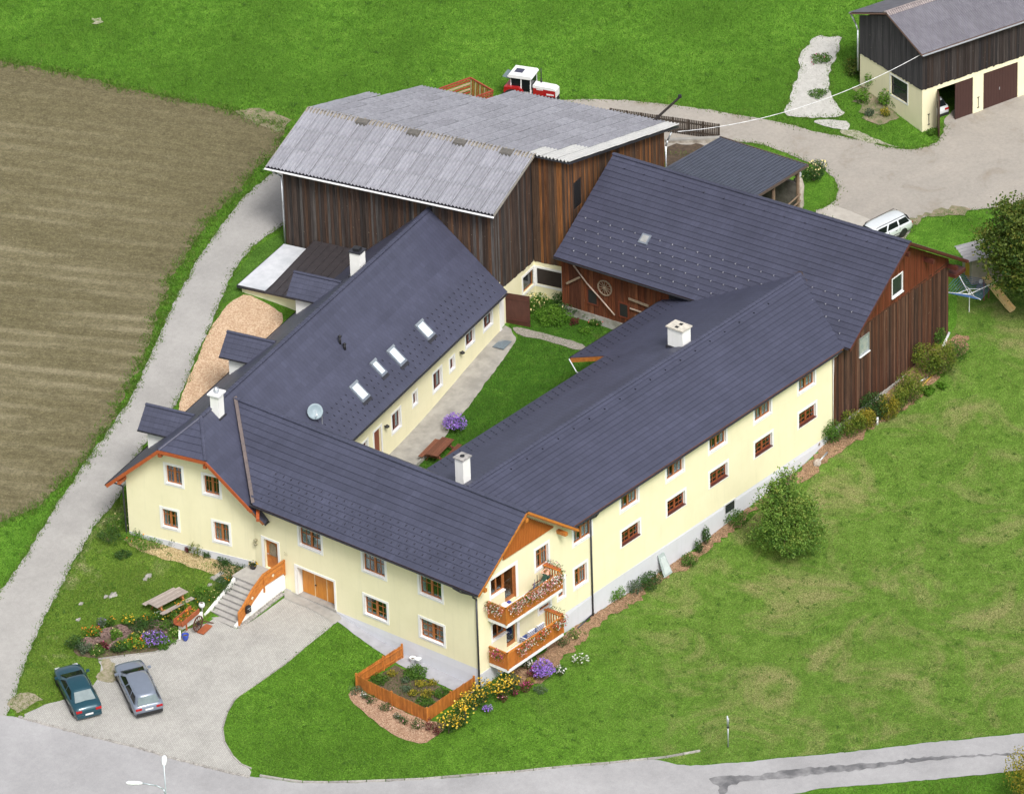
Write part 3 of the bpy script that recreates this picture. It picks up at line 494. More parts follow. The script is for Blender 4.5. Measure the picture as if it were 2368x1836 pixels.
def board_wall(parent, P, u0, u1, zb, zt, w, m, name='board', d0=.005, thick=.03, batten=False, skip=None):
    """upright boards one by one; zb, zt are functions of u"""
    u = u0
    while u < u1-.04:
        ww = min(w*random.uniform(.8, 1.2), u1-u); a, b = u+.006, u+ww-.006; dd = d0+random.uniform(0, .02); lo = random.uniform(-.05, .03)
        spans = [(None, None)]
        if skip and skip((a+b)/2): spans = [(None, skip((a+b)/2)[0]), (skip((a+b)/2)[1], None)]
        for s0, s1 in spans:
            z0a = zb(a)+lo if s0 is None else s0; z0b = zb(b)+lo if s0 is None else s0; z1a = zt(a) if s1 is None else s1; z1b = zt(b) if s1 is None else s1
            if min(z1a-z0a, z1b-z0b) < .05: continue
            v = [P(a, z0a, dd), P(b, z0b, dd), P(b, z0b, dd+thick), P(a, z0a, dd+thick), P(a, z1a, dd), P(b, z1b, dd), P(b, z1b, dd+thick), P(a, z1a, dd+thick)]
            raw(name, v, BOXF, m, parent, False, True)
        u += ww
def gutter(parent, p, q, m, r=.075, name='gutter'):
    p, q = Vector(p), Vector(q); d = (q-p).normalized(); side = d.cross(Vector((0, 0, 1))).normalized(); mb = MB(); v = []
    for c in (p, q): v += [c+side*r*math.cos(t)+Vector((0, 0, r*math.sin(t))) for t in np.linspace(math.pi, 2*math.pi, 7)]
    mb.add(v, [(j, j+1, j+8, j+7) for j in range(6)]); v2 = []
    for c in (p, q): v2 += [c+side*(r-.014)*math.cos(t)+Vector((0, 0, (r-.014)*math.sin(t))) for t in np.linspace(math.pi, 2*math.pi, 7)]
    mb.add(v2, [(j, j+7, j+8, j+1) for j in range(6)]); return mb.build(name, m, parent)
def downpipe(parent, pts, m, r=.055): return MB().path(pts, r, 8).build('downpipe', m, parent, True)
def chimney(parent, P, a0, a1, b0, b1, zb, zt, cap='slab', m=None):
    c = MB().box(a0, a1, b0, b1, zb, zt).build('chimney', m or WHITEP, parent); ca, cb = (a0+a1)/2, (b0+b1)/2
    if cap == 'slab':
        MB().box(a0-.13, a1+.13, b0-.13, b1+.13, zt, zt+.1).build('cap', WHITE, c); MB().lathe([(.16, 0), (.16, .3), (.12, .3), (.12, .05)], (ca, cb, zt+.1), 12).build('flue', STEEL, c, True)
    elif cap == 'flat':
        MB().box(a0-.09, a1+.09, b0-.09, b1+.09, zt, zt+.09).build('cap', mat('chimney_cap_cream', (.62, .58, .5), (.45, .42, .37), 4, .9), c)
        for s in (-.22, .22): MB().box(ca+s-.12, ca+s+.12, cb-.12, cb+.12, zt+.091, zt+.10).build('flue', BLACK, c)
    elif cap == 'sooty':
        MB().box(a0-.08, a1+.08, b0-.08, b1+.08, zt, zt+.08).build('cap', mat('sooty_chimney_cap', (.22, .21, .21), (.42, .40, .38), 3, .9), c); MB().lathe([(.15, 0), (.15, .05), (.0, .05)], (ca, cb, zt+.08), 12).build('flue', BLACK, c)
    else:
        MB().box(a0-.07, a1+.07, b0-.07, b1+.07, zt, zt+.07).build('cap', DARKMETAL, c); MB().box(a0+.15, a1-.15, b0+.15, b1-.15, zt+.07, zt+.25).build('flue', BLACK, c)
    MB().box(a0-.1, a1+.1, b0-.1, b1+.1, zb, zb+.28 if zt-zb < 1.2 else zb+.35).build('flashing', DARKMETAL, c) if cap != 'none' else None
    return c

# ------------------------------------------------------------------ front house wing (axis along Y)
PX = lambda u, z, d: (-d, u, z)                 # wall x = 0 seen from outside (-X)
PY = lambda u, z, d: (u, -d, z)                 # wall y = 0 seen from outside (-Y)
FW = empty('farmhouse', (0, 0, 0), 0, 'yellow two-storey house wing with garage door, stair entrance and flowered balconies', 'house', 'wings of the yellow farmhouse')
fwin = [(12.26, 14.35, 4.1, 5.72), (7.1, 9.18, 4.1, 5.72), (2.57, 4.65, 4.1, 5.72), (7.08, 9.21, .97, 2.62), (2.54, 4.73, .97, 2.63)]
GAR = (11.52, 14.55, .42, 2.5, .5); DOOR = (16.08, 17.2, 1.5, 3.62, .3)
wall(FW, PX, 0, 18.02, .4, [(0, 6.5), (18.02, 6.5)], [hole_of(o) for o in fwin]+[GAR, (DOOR[0], DOOR[1], DOOR[2], DOOR[3], .3)], YELLOW)
for y0, y1, za_, zb_ in ((0, 2, -.12, -.08), (2, 6.3, -.08, -.05), (6.3, 9, -.05, .12), (9, 11.38, .12, .44), (15.1, 18, .6, .6)):
    pl = MB(); pl.rc = True; pl.add([(0.0, y0, -2), (0.0, y1, -2), (0.0, y1, .42), (0.0, y0, .42), (-.035, y0, -2), (-.035, y1, -2), (-.035, y1, zb_), (-.035, y0, za_)], [(0, 1, 2, 3), (4, 7, 6, 5), (3, 2, 6, 7), (0, 3, 7, 4), (1, 5, 6, 2)])
    pl.build('plinth', PLINTH, FW)
MB().box(.004, .3, .05, 11.5, -2, .41).build('base_wall', YELLOW, FW); MB().box(-.06, .6, 11.42, 14.78, -.4, .50).build('garage_threshold', CONC, FW)
for i, o in enumerate(fwin): window(FW, PX, o, muntin=(1 if i < 3 else 2) if i != 1 else 1, curtain=[.9, .55, .25, .35, .8][i])
# garage door: wooden leaves with pale joints in a deep white opening
sur = MB().pbox(PX, 11.37, 11.52, .42, 2.66, -.02, .03).pbox(PX, 14.55, 14.75, .42, 2.66, -.02, .03).pbox(PX, 11.52, 14.55, 2.5, 2.66, -.02, .03)
sur.pbox(PX, 14.545, 14.56, .42, 2.5, -.44, -.021).pbox(PX, 11.515, 11.53, .42, 2.5, -.44, -.021).pbox(PX, 11.53, 14.545, 2.49, 2.505, -.44, -.021)
gd = sur.build('garage_door', WHITEP, FW)
for a, b in ((11.56, 12.48), (12.53, 13.47), (13.52, 14.5)):
    MB().pbox(PX, a, b, .52, 2.47, -.5, -.44).build('door_leaf', mat('garage_door_wood', (.60, .24, .03), (.50, .18, .022), 3, .45, .1, (1, 2, .4), rnd=.06), gd)
MB().pbox(PX, 11.53, 14.54, .42, 2.49, -.56, -.51).build('door_frame', FRAMEWOOD, gd)
MB().pbox(PX, 12.475, 12.535, .5, 2.47, -.445, -.43).pbox(PX, 13.465, 13.525, .5, 2.47, -.445, -.43).build('joint_strip', mat('pale_joint_strip', (.70, .52, .30), None, 3, .5), gd)
MB().tube((.43, 13.42, 1.4), (.36, 13.42, 1.4), .03).tube((.36, 13.42, 1.4), (.36, 13.3, 1.4), .025).build('handle', BLACK, gd)
# house door
sur = MB().pbox(PX, 15.9, 16.08, 1.5, 3.78, -.02, .03).pbox(PX, 17.2, 17.42, 1.5, 3.78, -.02, .03).pbox(PX, 16.08, 17.2, 3.62, 3.78, -.02, .03)
hd = sur.build('house_door', WHITEP, FW)
MB().pbox(PX, 16.09, 17.19, 1.5, 3.61, -.26, -.2).build('door_leaf', mat('house_door_wood', (.50, .17, .03), (.40, .12, .02), 3, .4, .1), hd)
gl = MB().prism([PX(16.35, 2.45, -.195), PX(16.93, 2.45, -.195), PX(16.93, 3.15, -.195), PX(16.8, 3.32, -.195), PX(16.64, 3.38, -.195), PX(16.48, 3.32, -.195), PX(16.35, 3.15, -.195)], (-.03, 0, 0)); gl.build('door_glass', mat('leaded_glass', (.16, .13, .10), (.30, .24, .15), 14, .15), hd)
MB().tube((.2, 17.08, 2.5), (.12, 17.08, 2.5), .02).tube((.12, 17.08, 2.5), (.12, 16.96, 2.5), .018).build('handle', STEEL, hd)
MB().lathe([(.03, 0), (.12, .05), (.14, .12), (.05, .2)], (-.17, 17.75, 3.25), 10).lathe([(.1, -.28), (.12, -.2), (.03, -.12)], (-.17, 17.75, 3.3), 10).tube((0, 17.75, 3.3), (-.17, 17.75, 3.3), .03).build('wall_lamp', mat('lamp_glass_bronze', (.32, .30, .2), (.2, .18, .1), 4, .3), FW, True)
tx = bpy.data.curves.new('house_number', 'FONT'); tx.body = '21'; tx.size = .32; tx.extrude = .006
tmp = bpy.data.objects.new('house_number', tx); COL.objects.link(tmp); tx.materials.append(mat('number_paint', (.55, .50, .33), None, 4, .7)); tme = bpy.data.meshes.new_from_object(tmp.evaluated_get(bpy.context.evaluated_depsgraph_get())); bpy.data.objects.remove(tmp); to = bpy.data.objects.new('house_number', tme); link(to, FW); to.location = (-.012, 15.55, 3.02); to.rotation_euler = (R(90), 0, R(-90))
# roof
E0, RZ, EX, RX = 6.26, 9.8, -.65, 4.2
fr_deck, frn = slope(FW, (EX, -.75, E0), (EX, 17.35, E0), (RX, 22.8, RZ), (RX, -.75, RZ), 14, TILE)
bk_deck, bkn = slope(FW, (9.05, 20, E0), (9.05, -.75, E0), (RX, -.75, RZ), (RX, 22.8, RZ), 14, TILE)
ridge_cap(FW, (RX, -.78, RZ+.06), (RX, 22.8, RZ+.06), TILE)
guards(fr_deck, (EX, -.75, E0), (EX, 17.35, E0), frn, (RX, -.75, RZ), [.55, 1.0, 1.45, 1.9, 2.35], .62, GUARDD, True, .06)
gutter(FW, (EX-.06, -.7, E0-.03), (EX-.06, 17.6, E0-.03), DARKMETAL, .085)
downpipe(FW, [(EX-.06, -.35, E0-.08), (EX+.02, -.3, E0-.3), (-.08, -.08, E0-.75), (-.08, -.08, -1.1)], DARKMETAL, .06)
MB().path([(EX-.08, 1.2, E0-.12), (EX-.08, 0.6, E0-.2), (-.1, -.0, E0-.55)], .05).build('overflow_pipe', DARKMETAL, FW)
# gable to the right: plaster, boarded triangle, barge boards, purlin ends
PB_ = dict(upd=(1.38, 3.75, 3.72, 6.05), lod=(1.4, 3.72, .5, 2.9))
gwin = [(5.56, 7.1, 4.5, 6.23), (9.25, 11.32, 4.5, 6.12), (9.23, 10.77, 1.4, 3.08), (7.62, 8.56, 1.4, 3.05), (5.74, 7.15, 1.36, 2.05)]
def steps_hole(k): return PB_[k]
wall(FW, PY, 0, 8.4, .0, [(0, 6.5), (4.2, 9.55), (8.4, 6.5)], [hole_of(gwin[0]), hole_of(gwin[4]), PB_['upd'], PB_['lod'], (gwin[3][0]+.17, 8.39, gwin[3][2]+.17, gwin[3][3]-.17)], YELLOW)
for k in (0, 4): window(FW, PY, gwin[k], muntin=1 if k == 0 else 0, curtain=.8, bw=.17)
window(FW, PY, gwin[3], muntin=0, leaves=1, curtain=.5)
for key, sill in (('upd', 4.75), ('lod', 1.68)):
    a, b, c, d = PB_[key]; s = MB().pbox(PY, b, b+.24, c, d+.2, -.02, .03).pbox(PY, a-.14, b, d, d+.2, -.02, .03).pbox(PY, a-.14, a, sill-.1, d, -.02, .03)
    bd = s.build('balcony_door', WHITEP, FW)
    MB().pbox(PY, a, a+1.32, c, sill, -.25, 0).build('parapet', YELLOW, bd); MB().pbox(PY, a-.05, a+1.34, sill, sill+.09, -.26, .06).build('sill', WHITE, bd)
    fr = MB().rect_ring(PY, a, a+1.33, sill+.09, d, .09, -.22, -.15).pbox(PY, a+.62, a+.72, sill+.15, d-.05, -.21, -.14).rect_ring(PY, a+1.36, b, c, d, .1, -.22, -.15, .25); fr.build('frame', FRAMEWOOD, bd)
    for u0, u1, q0 in ((a+.06, a+.64, sill+.15), (a+.7, a+1.28, sill+.15), (a+1.44, b-.08, c+.22)): MB().pbox(PY, u0, u1, q0, d-.07, -.19, -.18).build('pane', GLASS, bd)
    room(PY, a, b, c, d, bd)
    if key == 'upd': MB().obox((b-.05, .42, 4.9), (.07, .9, 2.2), Matrix.Rotation(R(8), 3, 'Z')).build('open_leaf', FRAMEWOOD, bd)
MB().box(0, 8.4, -.035, .0, -2, .02).build('plinth', PLINTH, FW)
MB().prism([(2.55, -.075, 6.97), (7.45, -.075, 6.97), (4.2, -.075, 9.36)], (0, .06, 0)).build('gable_cladding', mat('gable_board_wood', (.44, .13, .025), (.34, .09, .018), 3, .5, .2, (9, 1, .5)), FW)
u = 2.6
while u < 7.4:
    zt = 9.36-.735*abs(u+.08-4.2)
    if zt > 7.05: MB().box(u, u+.15, -.1, -.076, 6.95, zt).build('gable_board', mat('gable_board_wood', (.44, .13, .025)), FW)
    u += .16
for sx in (-1, 1):
    MB().prism([(RX+sx*.02, -.78, RZ-.12), (RX+sx*.02, -.78, RZ+.05), (RX+sx*4.85, -.78, E0+.02), (RX+sx*4.85, -.78, E0-.16)], (0, .05, 0)).build('barge_board', ORANGEWOOD, FW)
for x, zq in ((.1, 6.35), (4.2, 9.3), (7.9, 6.55)): MB().box(x-.12, x+.12, -.72, .1, zq-.22, zq).build('purlin_end', ORANGEWOOD, FW)
chimney(FW, None, 6.35, 7.05, 6.1, 6.75, 7.6, 10.0, 'sooty')
# balconies: slab, posts, board railing, hand rail
BALW = mat('balcony_board_wood', (.50, .165, .03), (.40, .12, .02), 4, .5, .15, (1, 1, .4), rnd=.14)
for zs, right_slats in ((3.4, True), (.2, True)):
    bal = MB().box(1.0, 6.4, -1.5, -.036, zs, zs+.2).build('balcony', WHITE, FW); zr = zs+1.38
    for x in np.arange(1.05, 6.35, .13): MB().box(x, x+.118, -1.485, -1.46, zs+.22, zr-.1).build('rail_board', BALW, bal)
    for y in np.arange(-1.44, -.1, .13): MB().box(1.0, 1.025, y, y+.118, zs+.22, zr-.1).build('rail_board', BALW, bal)
    for y in np.arange(-1.40, -.1, .2): MB().box(6.36, 6.39, y, y+.09, zs+.22, zr-.1).build('rail_slat', BALW, bal)
    for p, q in (((.95, -1.47, zr), (6.45, -1.47, zr)), ((1.01, -1.52, zr), (1.01, -.04, zr)), ((6.38, -1.52, zr), (6.38, -.04, zr))): MB().beam(p, q, .14, .06).build('hand_rail', ORANGEWOOD, bal)
    for x, y in ((1.02, -1.47), (6.38, -1.47), (2.8, -1.45), (4.6, -1.45)): MB().box(x-.05, x+.05, y-.045, y+.045, zs+.2, zr-.03).build('rail_post', ORANGEWOOD, bal)

# ------------------------------------------------------------------ right house wing (axis along X)
RWG = empty('farmhouse', (9, 0, 0), 0, 'long yellow house wing with two rows of windows along the big lawn', 'house', 'wings of the yellow farmhouse')
PYr = lambda u, z, d: (u-9, -d, z); X9 = lambda *p: (p[0]-9, p[1], p[2])
xs5 = [13.95, 18.58, 22.97, 27.69, 32.37]
rw = [(x, x+2.05, 4.67, 6.2) for x in xs5]+[(x, x+2.15, 2.2, 3.52) for x in xs5]
wall(RWG, PYr, 8.4, 36.2, .0, [(8.4, 6.42), (36.2, 6.42)], [hole_of(o) for o in rw+gwin[1:3]]+[(24.6, 25.65, -.0, .32)], YELLOW)
SILL = mat('dark_red_sill', (.10, .03, .025), None, 4, .5)
for i, o in enumerate(rw): window(RWG, PYr, o, muntin=1 if i < 5 else 2, curtain=random.uniform(.3, .9) if i < 5 else .0, sillm=None if i < 5 else SILL, fm=FRAMEWOOD if i < 5 else mat('small_window_wood', (.30, .085, .03), (.22, .06, .02), 6, .45))
for o in gwin[1:3]: window(RWG, PYr, o, muntin=1, curtain=.7)
pl = MB(); pl.rc = True
for x0, x1, a, b in ((8.4, 12.5, .02, .35), (12.5, 24.5, .35, .12), (24.5, 25.75, .12, .1), (25.75, 36.2, .1, .02)):
    pl.add([(x0-9, 0.0, -2.6), (x1-9, 0.0, -2.6), (x1-9, 0.0, .3), (x0-9, 0.0, .3), (x0-9, -.04, -2.6), (x1-9, -.04, -2.6), (x1-9, -.04, b if x0 != 24.5 else -.42), (x0-9, -.04, a if x0 != 24.5 else -.42)], [(0, 1, 2, 3), (4, 7, 6, 5), (3, 2, 6, 7), (0, 3, 7, 4), (1, 5, 6, 2)])
pl.build('plinth', PLINTH, RWG); MB().box(-.6, 27.2, .004, .3, -2.6, .0).build('base_wall', YELLOW, RWG)
cw = MB().pbox(PYr, 24.55, 25.7, -.42, .34, -.06, .045).build('cellar_window', mat('cellar_window_frame', (.62, .63, .64), None, 4, .6), RWG); MB().pbox(PYr, 24.65, 25.6, -.34, .26, .046, .052).build('pane', DARKGLASS, cw)
ro_deck, ron = slope(RWG, X9(8.9, -.45, 6.4), X9(37.3, -.45, 6.4), X9(40.1, 5.4, 8.6), X9(5.85, 5.4, 8.6), 16, TILE)
rc_deck, rcn = slope(RWG, X9(27, 11.4, 6.35), X9(8.9, 11.4, 6.35), X9(5.85, 5.4, 8.6), X9(27, 5.4, 8.6), 16, TILE, lift=.035)
rd_deck, rdn = slope(RWG, X9(37.2, 14.3, 5.26), X9(27, 14.3, 5.26), X9(27, 5.4, 8.6), X9(40.1, 5.4, 8.6), 24, TILE, lift=.035)
ridge_cap(RWG, X9(5.9, 5.4, 8.65), X9(40.1, 5.4, 8.65), TILE, .14)
guards(rc_deck, X9(27, 11.4, 6.35), X9(8.9, 11.4, 6.35), rcn, X9(27, 5.4, 8.6), [.5, 1.0, 1.5], .62, GUARDD, True, .05)
guards(rd_deck, X9(37.2, 14.3, 5.26), X9(27, 14.3, 5.26), rdn, X9(37.2, 5.4, 8.6), [.5, 1.0, 1.5, 2.0], .62, GUARDD, True, .05)
guards(ro_deck, X9(9, -.45, 6.4), X9(37.3, -.45, 6.4), ron, X9(9, 5.4, 8.6), [5.6], 1.55, GUARDD, False, .1)
gutter(RWG, X9(9.1, -.53, 6.38), X9(36.6, -.53, 6.38), DARKMETAL, .085); gutter(RWG, X9(27, 14.38, 5.24), X9(36.5, 14.38, 5.24), DARKMETAL, .07)
downpipe(RWG, X9(11.0, -.53, 6.3) and [X9(11.3, -.53, 6.3), X9(11.15, -.4, 6.05), X9(11.0, -.1, 5.85), X9(11.0, -.1, -1.3)], DARKMETAL, .06)
downpipe(RWG, [X9(36.1, -.5, 6.3), X9(36.15, -.12, 5.9), X9(36.15, -.1, .2)], WHITE, .05)
MB().beam(X9(26.97, 14.25, 5.1), X9(26.97, 11.4, 6.17), .05, .26).build('barge_board', ORANGEWOOD, RWG)
MB().path([X9(26.9, 14.35, 5.2), X9(26.7, 13.6, 4.6), X9(26.5, 11.1, 4.2)], .045).build('downpipe', STEEL, RWG)
wall(RWG, lambda u, z, d: (u-9, 10.7+d, z), 8.9, 37.2, -.5, [(8.9, 6.3), (27, 6.3), (27.01, 6.3), (37.2, 6.3)], [], YELLOW, 'courtyard_wall')
chimney(RWG, None, 27.9-9, 28.75-9, 5.75, 6.95, 7.9, 9.55, 'flat')

# ------------------------------------------------------------------ left house wing (own axis, 12 degrees)
LWG = empty('farmhouse', (0, 18, 0), R(12), 'yellow house wing with half-hipped gable, three dormers and four skylights', 'house', 'wings of the yellow farmhouse')
PG = lambda u, z, d: (-d, u, z); PC = lambda u, z, d: (u, -.5-d, z)
lwin = [(4.85, 6.32, 5.7, 7.35), (2.16, 3.6, 5.6, 7.27), (5.35, 6.8, 2.43, 4.06), (1.65, 3.08, 2.3, 4.03)]
wall(LWG, PG, -.0, 9.15, .4, [(0, 6.15), (2.1, 7.95), (2.4, 8.25), (6.4, 8.25), (6.7, 7.95), (9.15, 5.85)], [hole_of(o) for o in lwin], YELLOW)
for i, o in enumerate(lwin): window(LWG, PG, o, muntin=1, curtain=[.0, .0, .5, .8][i])
MB().pbox(PG, .02, 9.15, -1, 1.62, -.1, .035).build('plinth', PLINTH, LWG)
cwin = [(17.05, 18.47, 1.83, 3.45), (19.95, 20.77, 2.35, 3.54), (22.75, 24.2, 1.93, 3.55), (25.1, 26.0, 2.3, 3.46), (27.4, 28.85, 2.87, 4.15), (29.97, 31.45, 2.88, 4.15), (13.0, 14.0, 2.0, 3.4)]
wall(LWG, PC, 6, 32.6, -.6, [(6, 5.5), (32.6, 5.5)], [hole_of(o, .15) for o in cwin]+[(14.75, 15.7, 1.0, 3.3, .25)], YELLOW, 'courtyard_wall')
for i, o in enumerate(cwin): window(LWG, PC, o, bw=.15, muntin=0, leaves=2 if o[1]-o[0] > 1.2 else 1, curtain=[.8, .2, .8, .2, .5, .4, .3][i], fm=mat('courtyard_frame_wood', (.16, .045, .03), (.11, .03, .02), 6, .45))
d_ = MB().pbox(PC, 14.6, 14.75, 1.0, 3.45, -.02, .03).pbox(PC, 15.7, 15.85, 1.0, 3.45, -.02, .03).pbox(PC, 14.75, 15.7, 3.3, 3.45, -.02, .03).build('courtyard_door', WHITEP, LWG); MB().pbox(PC, 14.76, 15.69, .9, 3.29, -.2, -.15).build('door_leaf', mat('courtyard_door_wood', (.20, .05, .025), None, 4, .5), d_)
for a, z in ((16.15, 3.0), (26.65, 3.1)): MB().lathe([(.02, 0), (.14, .04), (.17, .1), (.03, .24)], (a, -.72, z), 10).tube((a, -.5, z+.1), (a, -.72, z+.12), .025).build('wall_lamp', BLACK, LWG, True)
MB().box(32.35, 32.62, -.54, -.51, .5, 4.9).build('corner_strip', WHITEP, LWG)
wall(LWG, lambda u, z, d: (u, 9.15+d, z), 0, 32.2, .5, [(0, 5.9), (32.2, 5.9)], [], YELLOW, 'outer_wall')
RB, RZL, EB0, EZ0, EB1, EZ1 = 4.42, 10.1, -1.25, 5.1, 10.1, 5.18
hipa, hz0 = 1.75, 8.62
sl_in, nin = slope(LWG, (-.75, EB0, EZ0), (32.2, EB0, EZ0), (32.2, RB, RZL), (hipa, RB, RZL), 18, TILE, lift=.03) if False else (None, None)
def hipped(eb, ez, bh, ltf):
    """a long slope whose near end is cut by the half hip: a strip below the hip's eave, a trapezium above"""
    t = (hz0-ez)/(RZL-ez); bm_ = eb+(RB-eb)*t; n1 = max(2, round(18*t)); n2 = 18-n1
    A = slope(LWG, (-.8, eb, ez), (32.2, eb, ez), (32.2, bm_, hz0), (-.8, bm_, hz0), n1, TILE, lift=ltf); Bq = slope(LWG, (-.8, bm_, hz0), (32.2, bm_, hz0), (32.2, RB, RZL), (hipa, RB, RZL), n2, TILE, lift=ltf)
    return A, Bq, bm_
(Ain, nin), _, bm0 = hipped(EB0, EZ0, 0, .032)
(Aout, nout), _, bm1 = hipped(EB1, EZ1, 0, .05)
slope(LWG, (-.8, bm0, hz0), (-.8, bm1, hz0), (hipa, RB+.02, RZL), (hipa, RB-.02, RZL), 6, TILE)
ridge_cap(LWG, (hipa, RB, RZL+.05), (32.2, RB, RZL+.05), TILE, .14); ridge_cap(LWG, (-.8, bm0, hz0+.06), (hipa, RB, RZL+.06), TILE, .1); ridge_cap(LWG, (-.8, bm1, hz0+.06), (hipa, RB, RZL+.06), TILE, .1)
# snow hooks leave out the skylights
SKY = [(13.8, 14.78, -.32, .70), (16.88, 17.6, -.06, .85), (18.92, 19.82, -.31, .73), (22.75, 23.73, -.31, .69)]
KL = (RZL-EZ0)/(RB-EB0); lz = lambda b: EZ0+KL*(b-EB0); cosL = 1/math.sqrt(1+KL*KL)
guards(Ain, (9, EB0, EZ0), (32, EB0, EZ0), nin, (9, RB, RZL), [.5, .95, 1.4, 1.85, 2.3], .62, GUARDD, True, .055, lambda u, d: any(s[0]-.3 < u+9 < s[1]+.3 and s[2]-.2 < EB0+d*cosL < s[3]+.2 for s in SKY))
SKYG = mat('skylight_glass', (.62, .72, .78), (.70, .78, .82), 3, .06, spec=.9); SKYF = mat('skylight_frame', (.20, .23, .28), (.16, .18, .22), 5, .4, metal=.2)
nl = Vector((0, -KL, 1)).normalized(); sdir = Vector((0, 1, KL)).normalized()
for a0, a1, b0, b1 in SKY:
    c = Vector(((a0+a1)/2, (b0+b1)/2, lz((b0+b1)/2))); M = Matrix((Vector((1, 0, 0)), sdir, nl)).transposed(); ln = (b1-b0)/cosL
    s_ = MB().obox(c+nl*.06, (a1-a0, ln, .14), M).build('skylight', SKYF, LWG)
    MB().obox(c+nl*.14, (a1-a0-.28, ln-.34, .02), M).build('pane', SKYG, s_)
    MB().obox(c+nl*.15+sdir*(ln/2-.08), (a1-a0+.04, .18, .06), M).build('shutter_box', mat('skylight_box', (.30, .34, .38), None, 4, .35, metal=.3), s_); MB().obox(c+nl*.03-sdir*(ln/2+.1), (a1-a0+.1, .25, .05), M).build('apron', DARKMETAL, s_)
vp = MB().tube((16.2, 2.5, 8.3), (16.2, 2.5, 8.95), .09).tube((16.2, 2.5, 8.95), (16.2, 2.5, 9.05), .15, 8, .05).tube((16.15, 2.15, 8.1), (16.15, 2.15, 8.5), .1).tube((16.15, 2.15, 8.5), (16.15, 2.15, 8.58), .14, 8, .05); vp.build('vent_pipe', BLACK, LWG, True)
def dormer(a, w=1.18, zr=8.45, ze_=7.2, b1=9.92):
    bR = RB+(RZL-zr)/KL+.1; bE = RB+(RZL-ze_)/KL-.1
    dm = MB().prism([(a-w+.28, 9.4, 5.6), (a+w-.28, 9.4, 5.6), (a+w-.28, 9.4, ze_+.2), (a, 9.4, zr-.12), (a-w+.28, 9.4, ze_+.2)], (0, -2.2, 0)).build('dormer', WHITEP, LWG)
    for sx in (-1, 1):
        e0, e1, r1, r0 = Vector((a+sx*w, b1, ze_)), Vector((a+sx*w, bE, ze_)), Vector((a, bR, zr)), Vector((a, b1, zr)); nr = (e1-e0).cross(r0-e0).normalized(); nr = nr if nr.z > 0 else -nr
        MB().prism([e0, e1, r1, r0], -nr*.12).build('dormer_roof', DECK, dm)
        for i in range(5):
            p = [lerp(e0, r0, i/5), lerp(e1, r1, i/5), lerp(e1, r1, (i+1.1)/5), lerp(e0, r0, (i+1.1)/5)]; o = raw('tile_course', [p[0]+nr*.03, p[1]+nr*.03, p[2]+nr*.004, p[3]+nr*.004, p[0]+nr*.046, p[1]+nr*.046, p[2]+nr*.016, p[3]+nr*.016], BOXF, TILE, dm, False, True); run_attr(o.data, p[0], (0, 1, 0))
    ridge_cap(dm, (a, b1, zr+.05), (a, bR, zr+.05), TILE, .1); MB().beam((a-w-.05, b1, ze_-.02), (a-w-.05, bE, ze_-.02), .09, .08).build('gutter', DARKMETAL, dm)
    w0 = MB().pbox(lambda u, z, d: (u, 9.4+d, z), a-.55, a+.55, 6.1, 7.4, -.02, .03).build('dormer_window', FRAMEWOOD, dm); 
for a in (4.2, 14.6, 23.5): dormer(a)
gutter(LWG, (-.8, EB0-.07, EZ0-.02), (32.1, EB0-.07, EZ0-.02), DARKMETAL, .08); gutter(LWG, (-.8, EB1+.07, EZ1-.02), (25.4, EB1+.07, EZ1-.02), DARKMETAL, .08)
MB().path([(-.2, EB1, EZ1-.1), (-.1, 9.35, 4.9), (-.1, 9.3, 1.2)], .05).build('downpipe', DARKMETAL, LWG)
# barge boards and brackets on the half-hipped gable
BARGE = mat('barge_red_wood', (.42, .10, .03), (.32, .07, .02), 4, .5)
def strip(p, q, w, hgt, m, name): MB().beam(p, q, w, hgt).build(name, m, LWG)
for p, q in (((-.83, EB1, EZ1-.09), (-.83, bm1, hz0-.09)), ((-.83, bm1, hz0-.1), (-.83, bm0, hz0-.1)), ((-.83, bm0, hz0-.09), (-.83, -.4, 5.76))): strip(p, q, .06, .22, BARGE, 'barge_board')
MB().prism([(-.8, 9.9, 5.2), (-.8, bm1, hz0-.22), (-.8, bm0, hz0-.22), (-.8, -.2, 5.8), (0, -.2, 5.8), (0, bm0, hz0-.22), (0, bm1, hz0-.22), (0, 9.9, 5.2)][:4], (.78, 0, 0)) if False else None
for b, z in ((9.2, 5.65), (bm1-.05, 8.35), (bm0+.1, 8.3), (-.15, 6.0)): MB().box(-.78, .1, b-.11, b+.11, z-.24, z).build('purlin_end', BARGE, LWG)
MB().beam((-1.3, -1.1, 5.6), (.3, -.25, 6.1), .2, .24).build('purlin_end', BARGE, LWG)
chimney(LWG, None, 2.85, 3.5, 3.75, 4.35, 9.2, 11.1, 'slab'); chimney(LWG, None, 23.2, 23.95, 4.75, 5.5, 8.9, 11.0, 'metal')
# valley metal between this wing and the front wing
MB().beam(Vector((0, 0, 0)), Vector((1, 0, 0)), .01, .01) if False else None
va, vb = Vector((EX+.1, 17.42, E0+.10)), Vector((RX, 22.85, RZ+.12)); MB().beam(va, vb, .22, .05, (-.73, 0, 1)).build('valley_flashing', mat('valley_metal', (.19, .15, .14), (.13, .11, .11), 3, .5), FW)
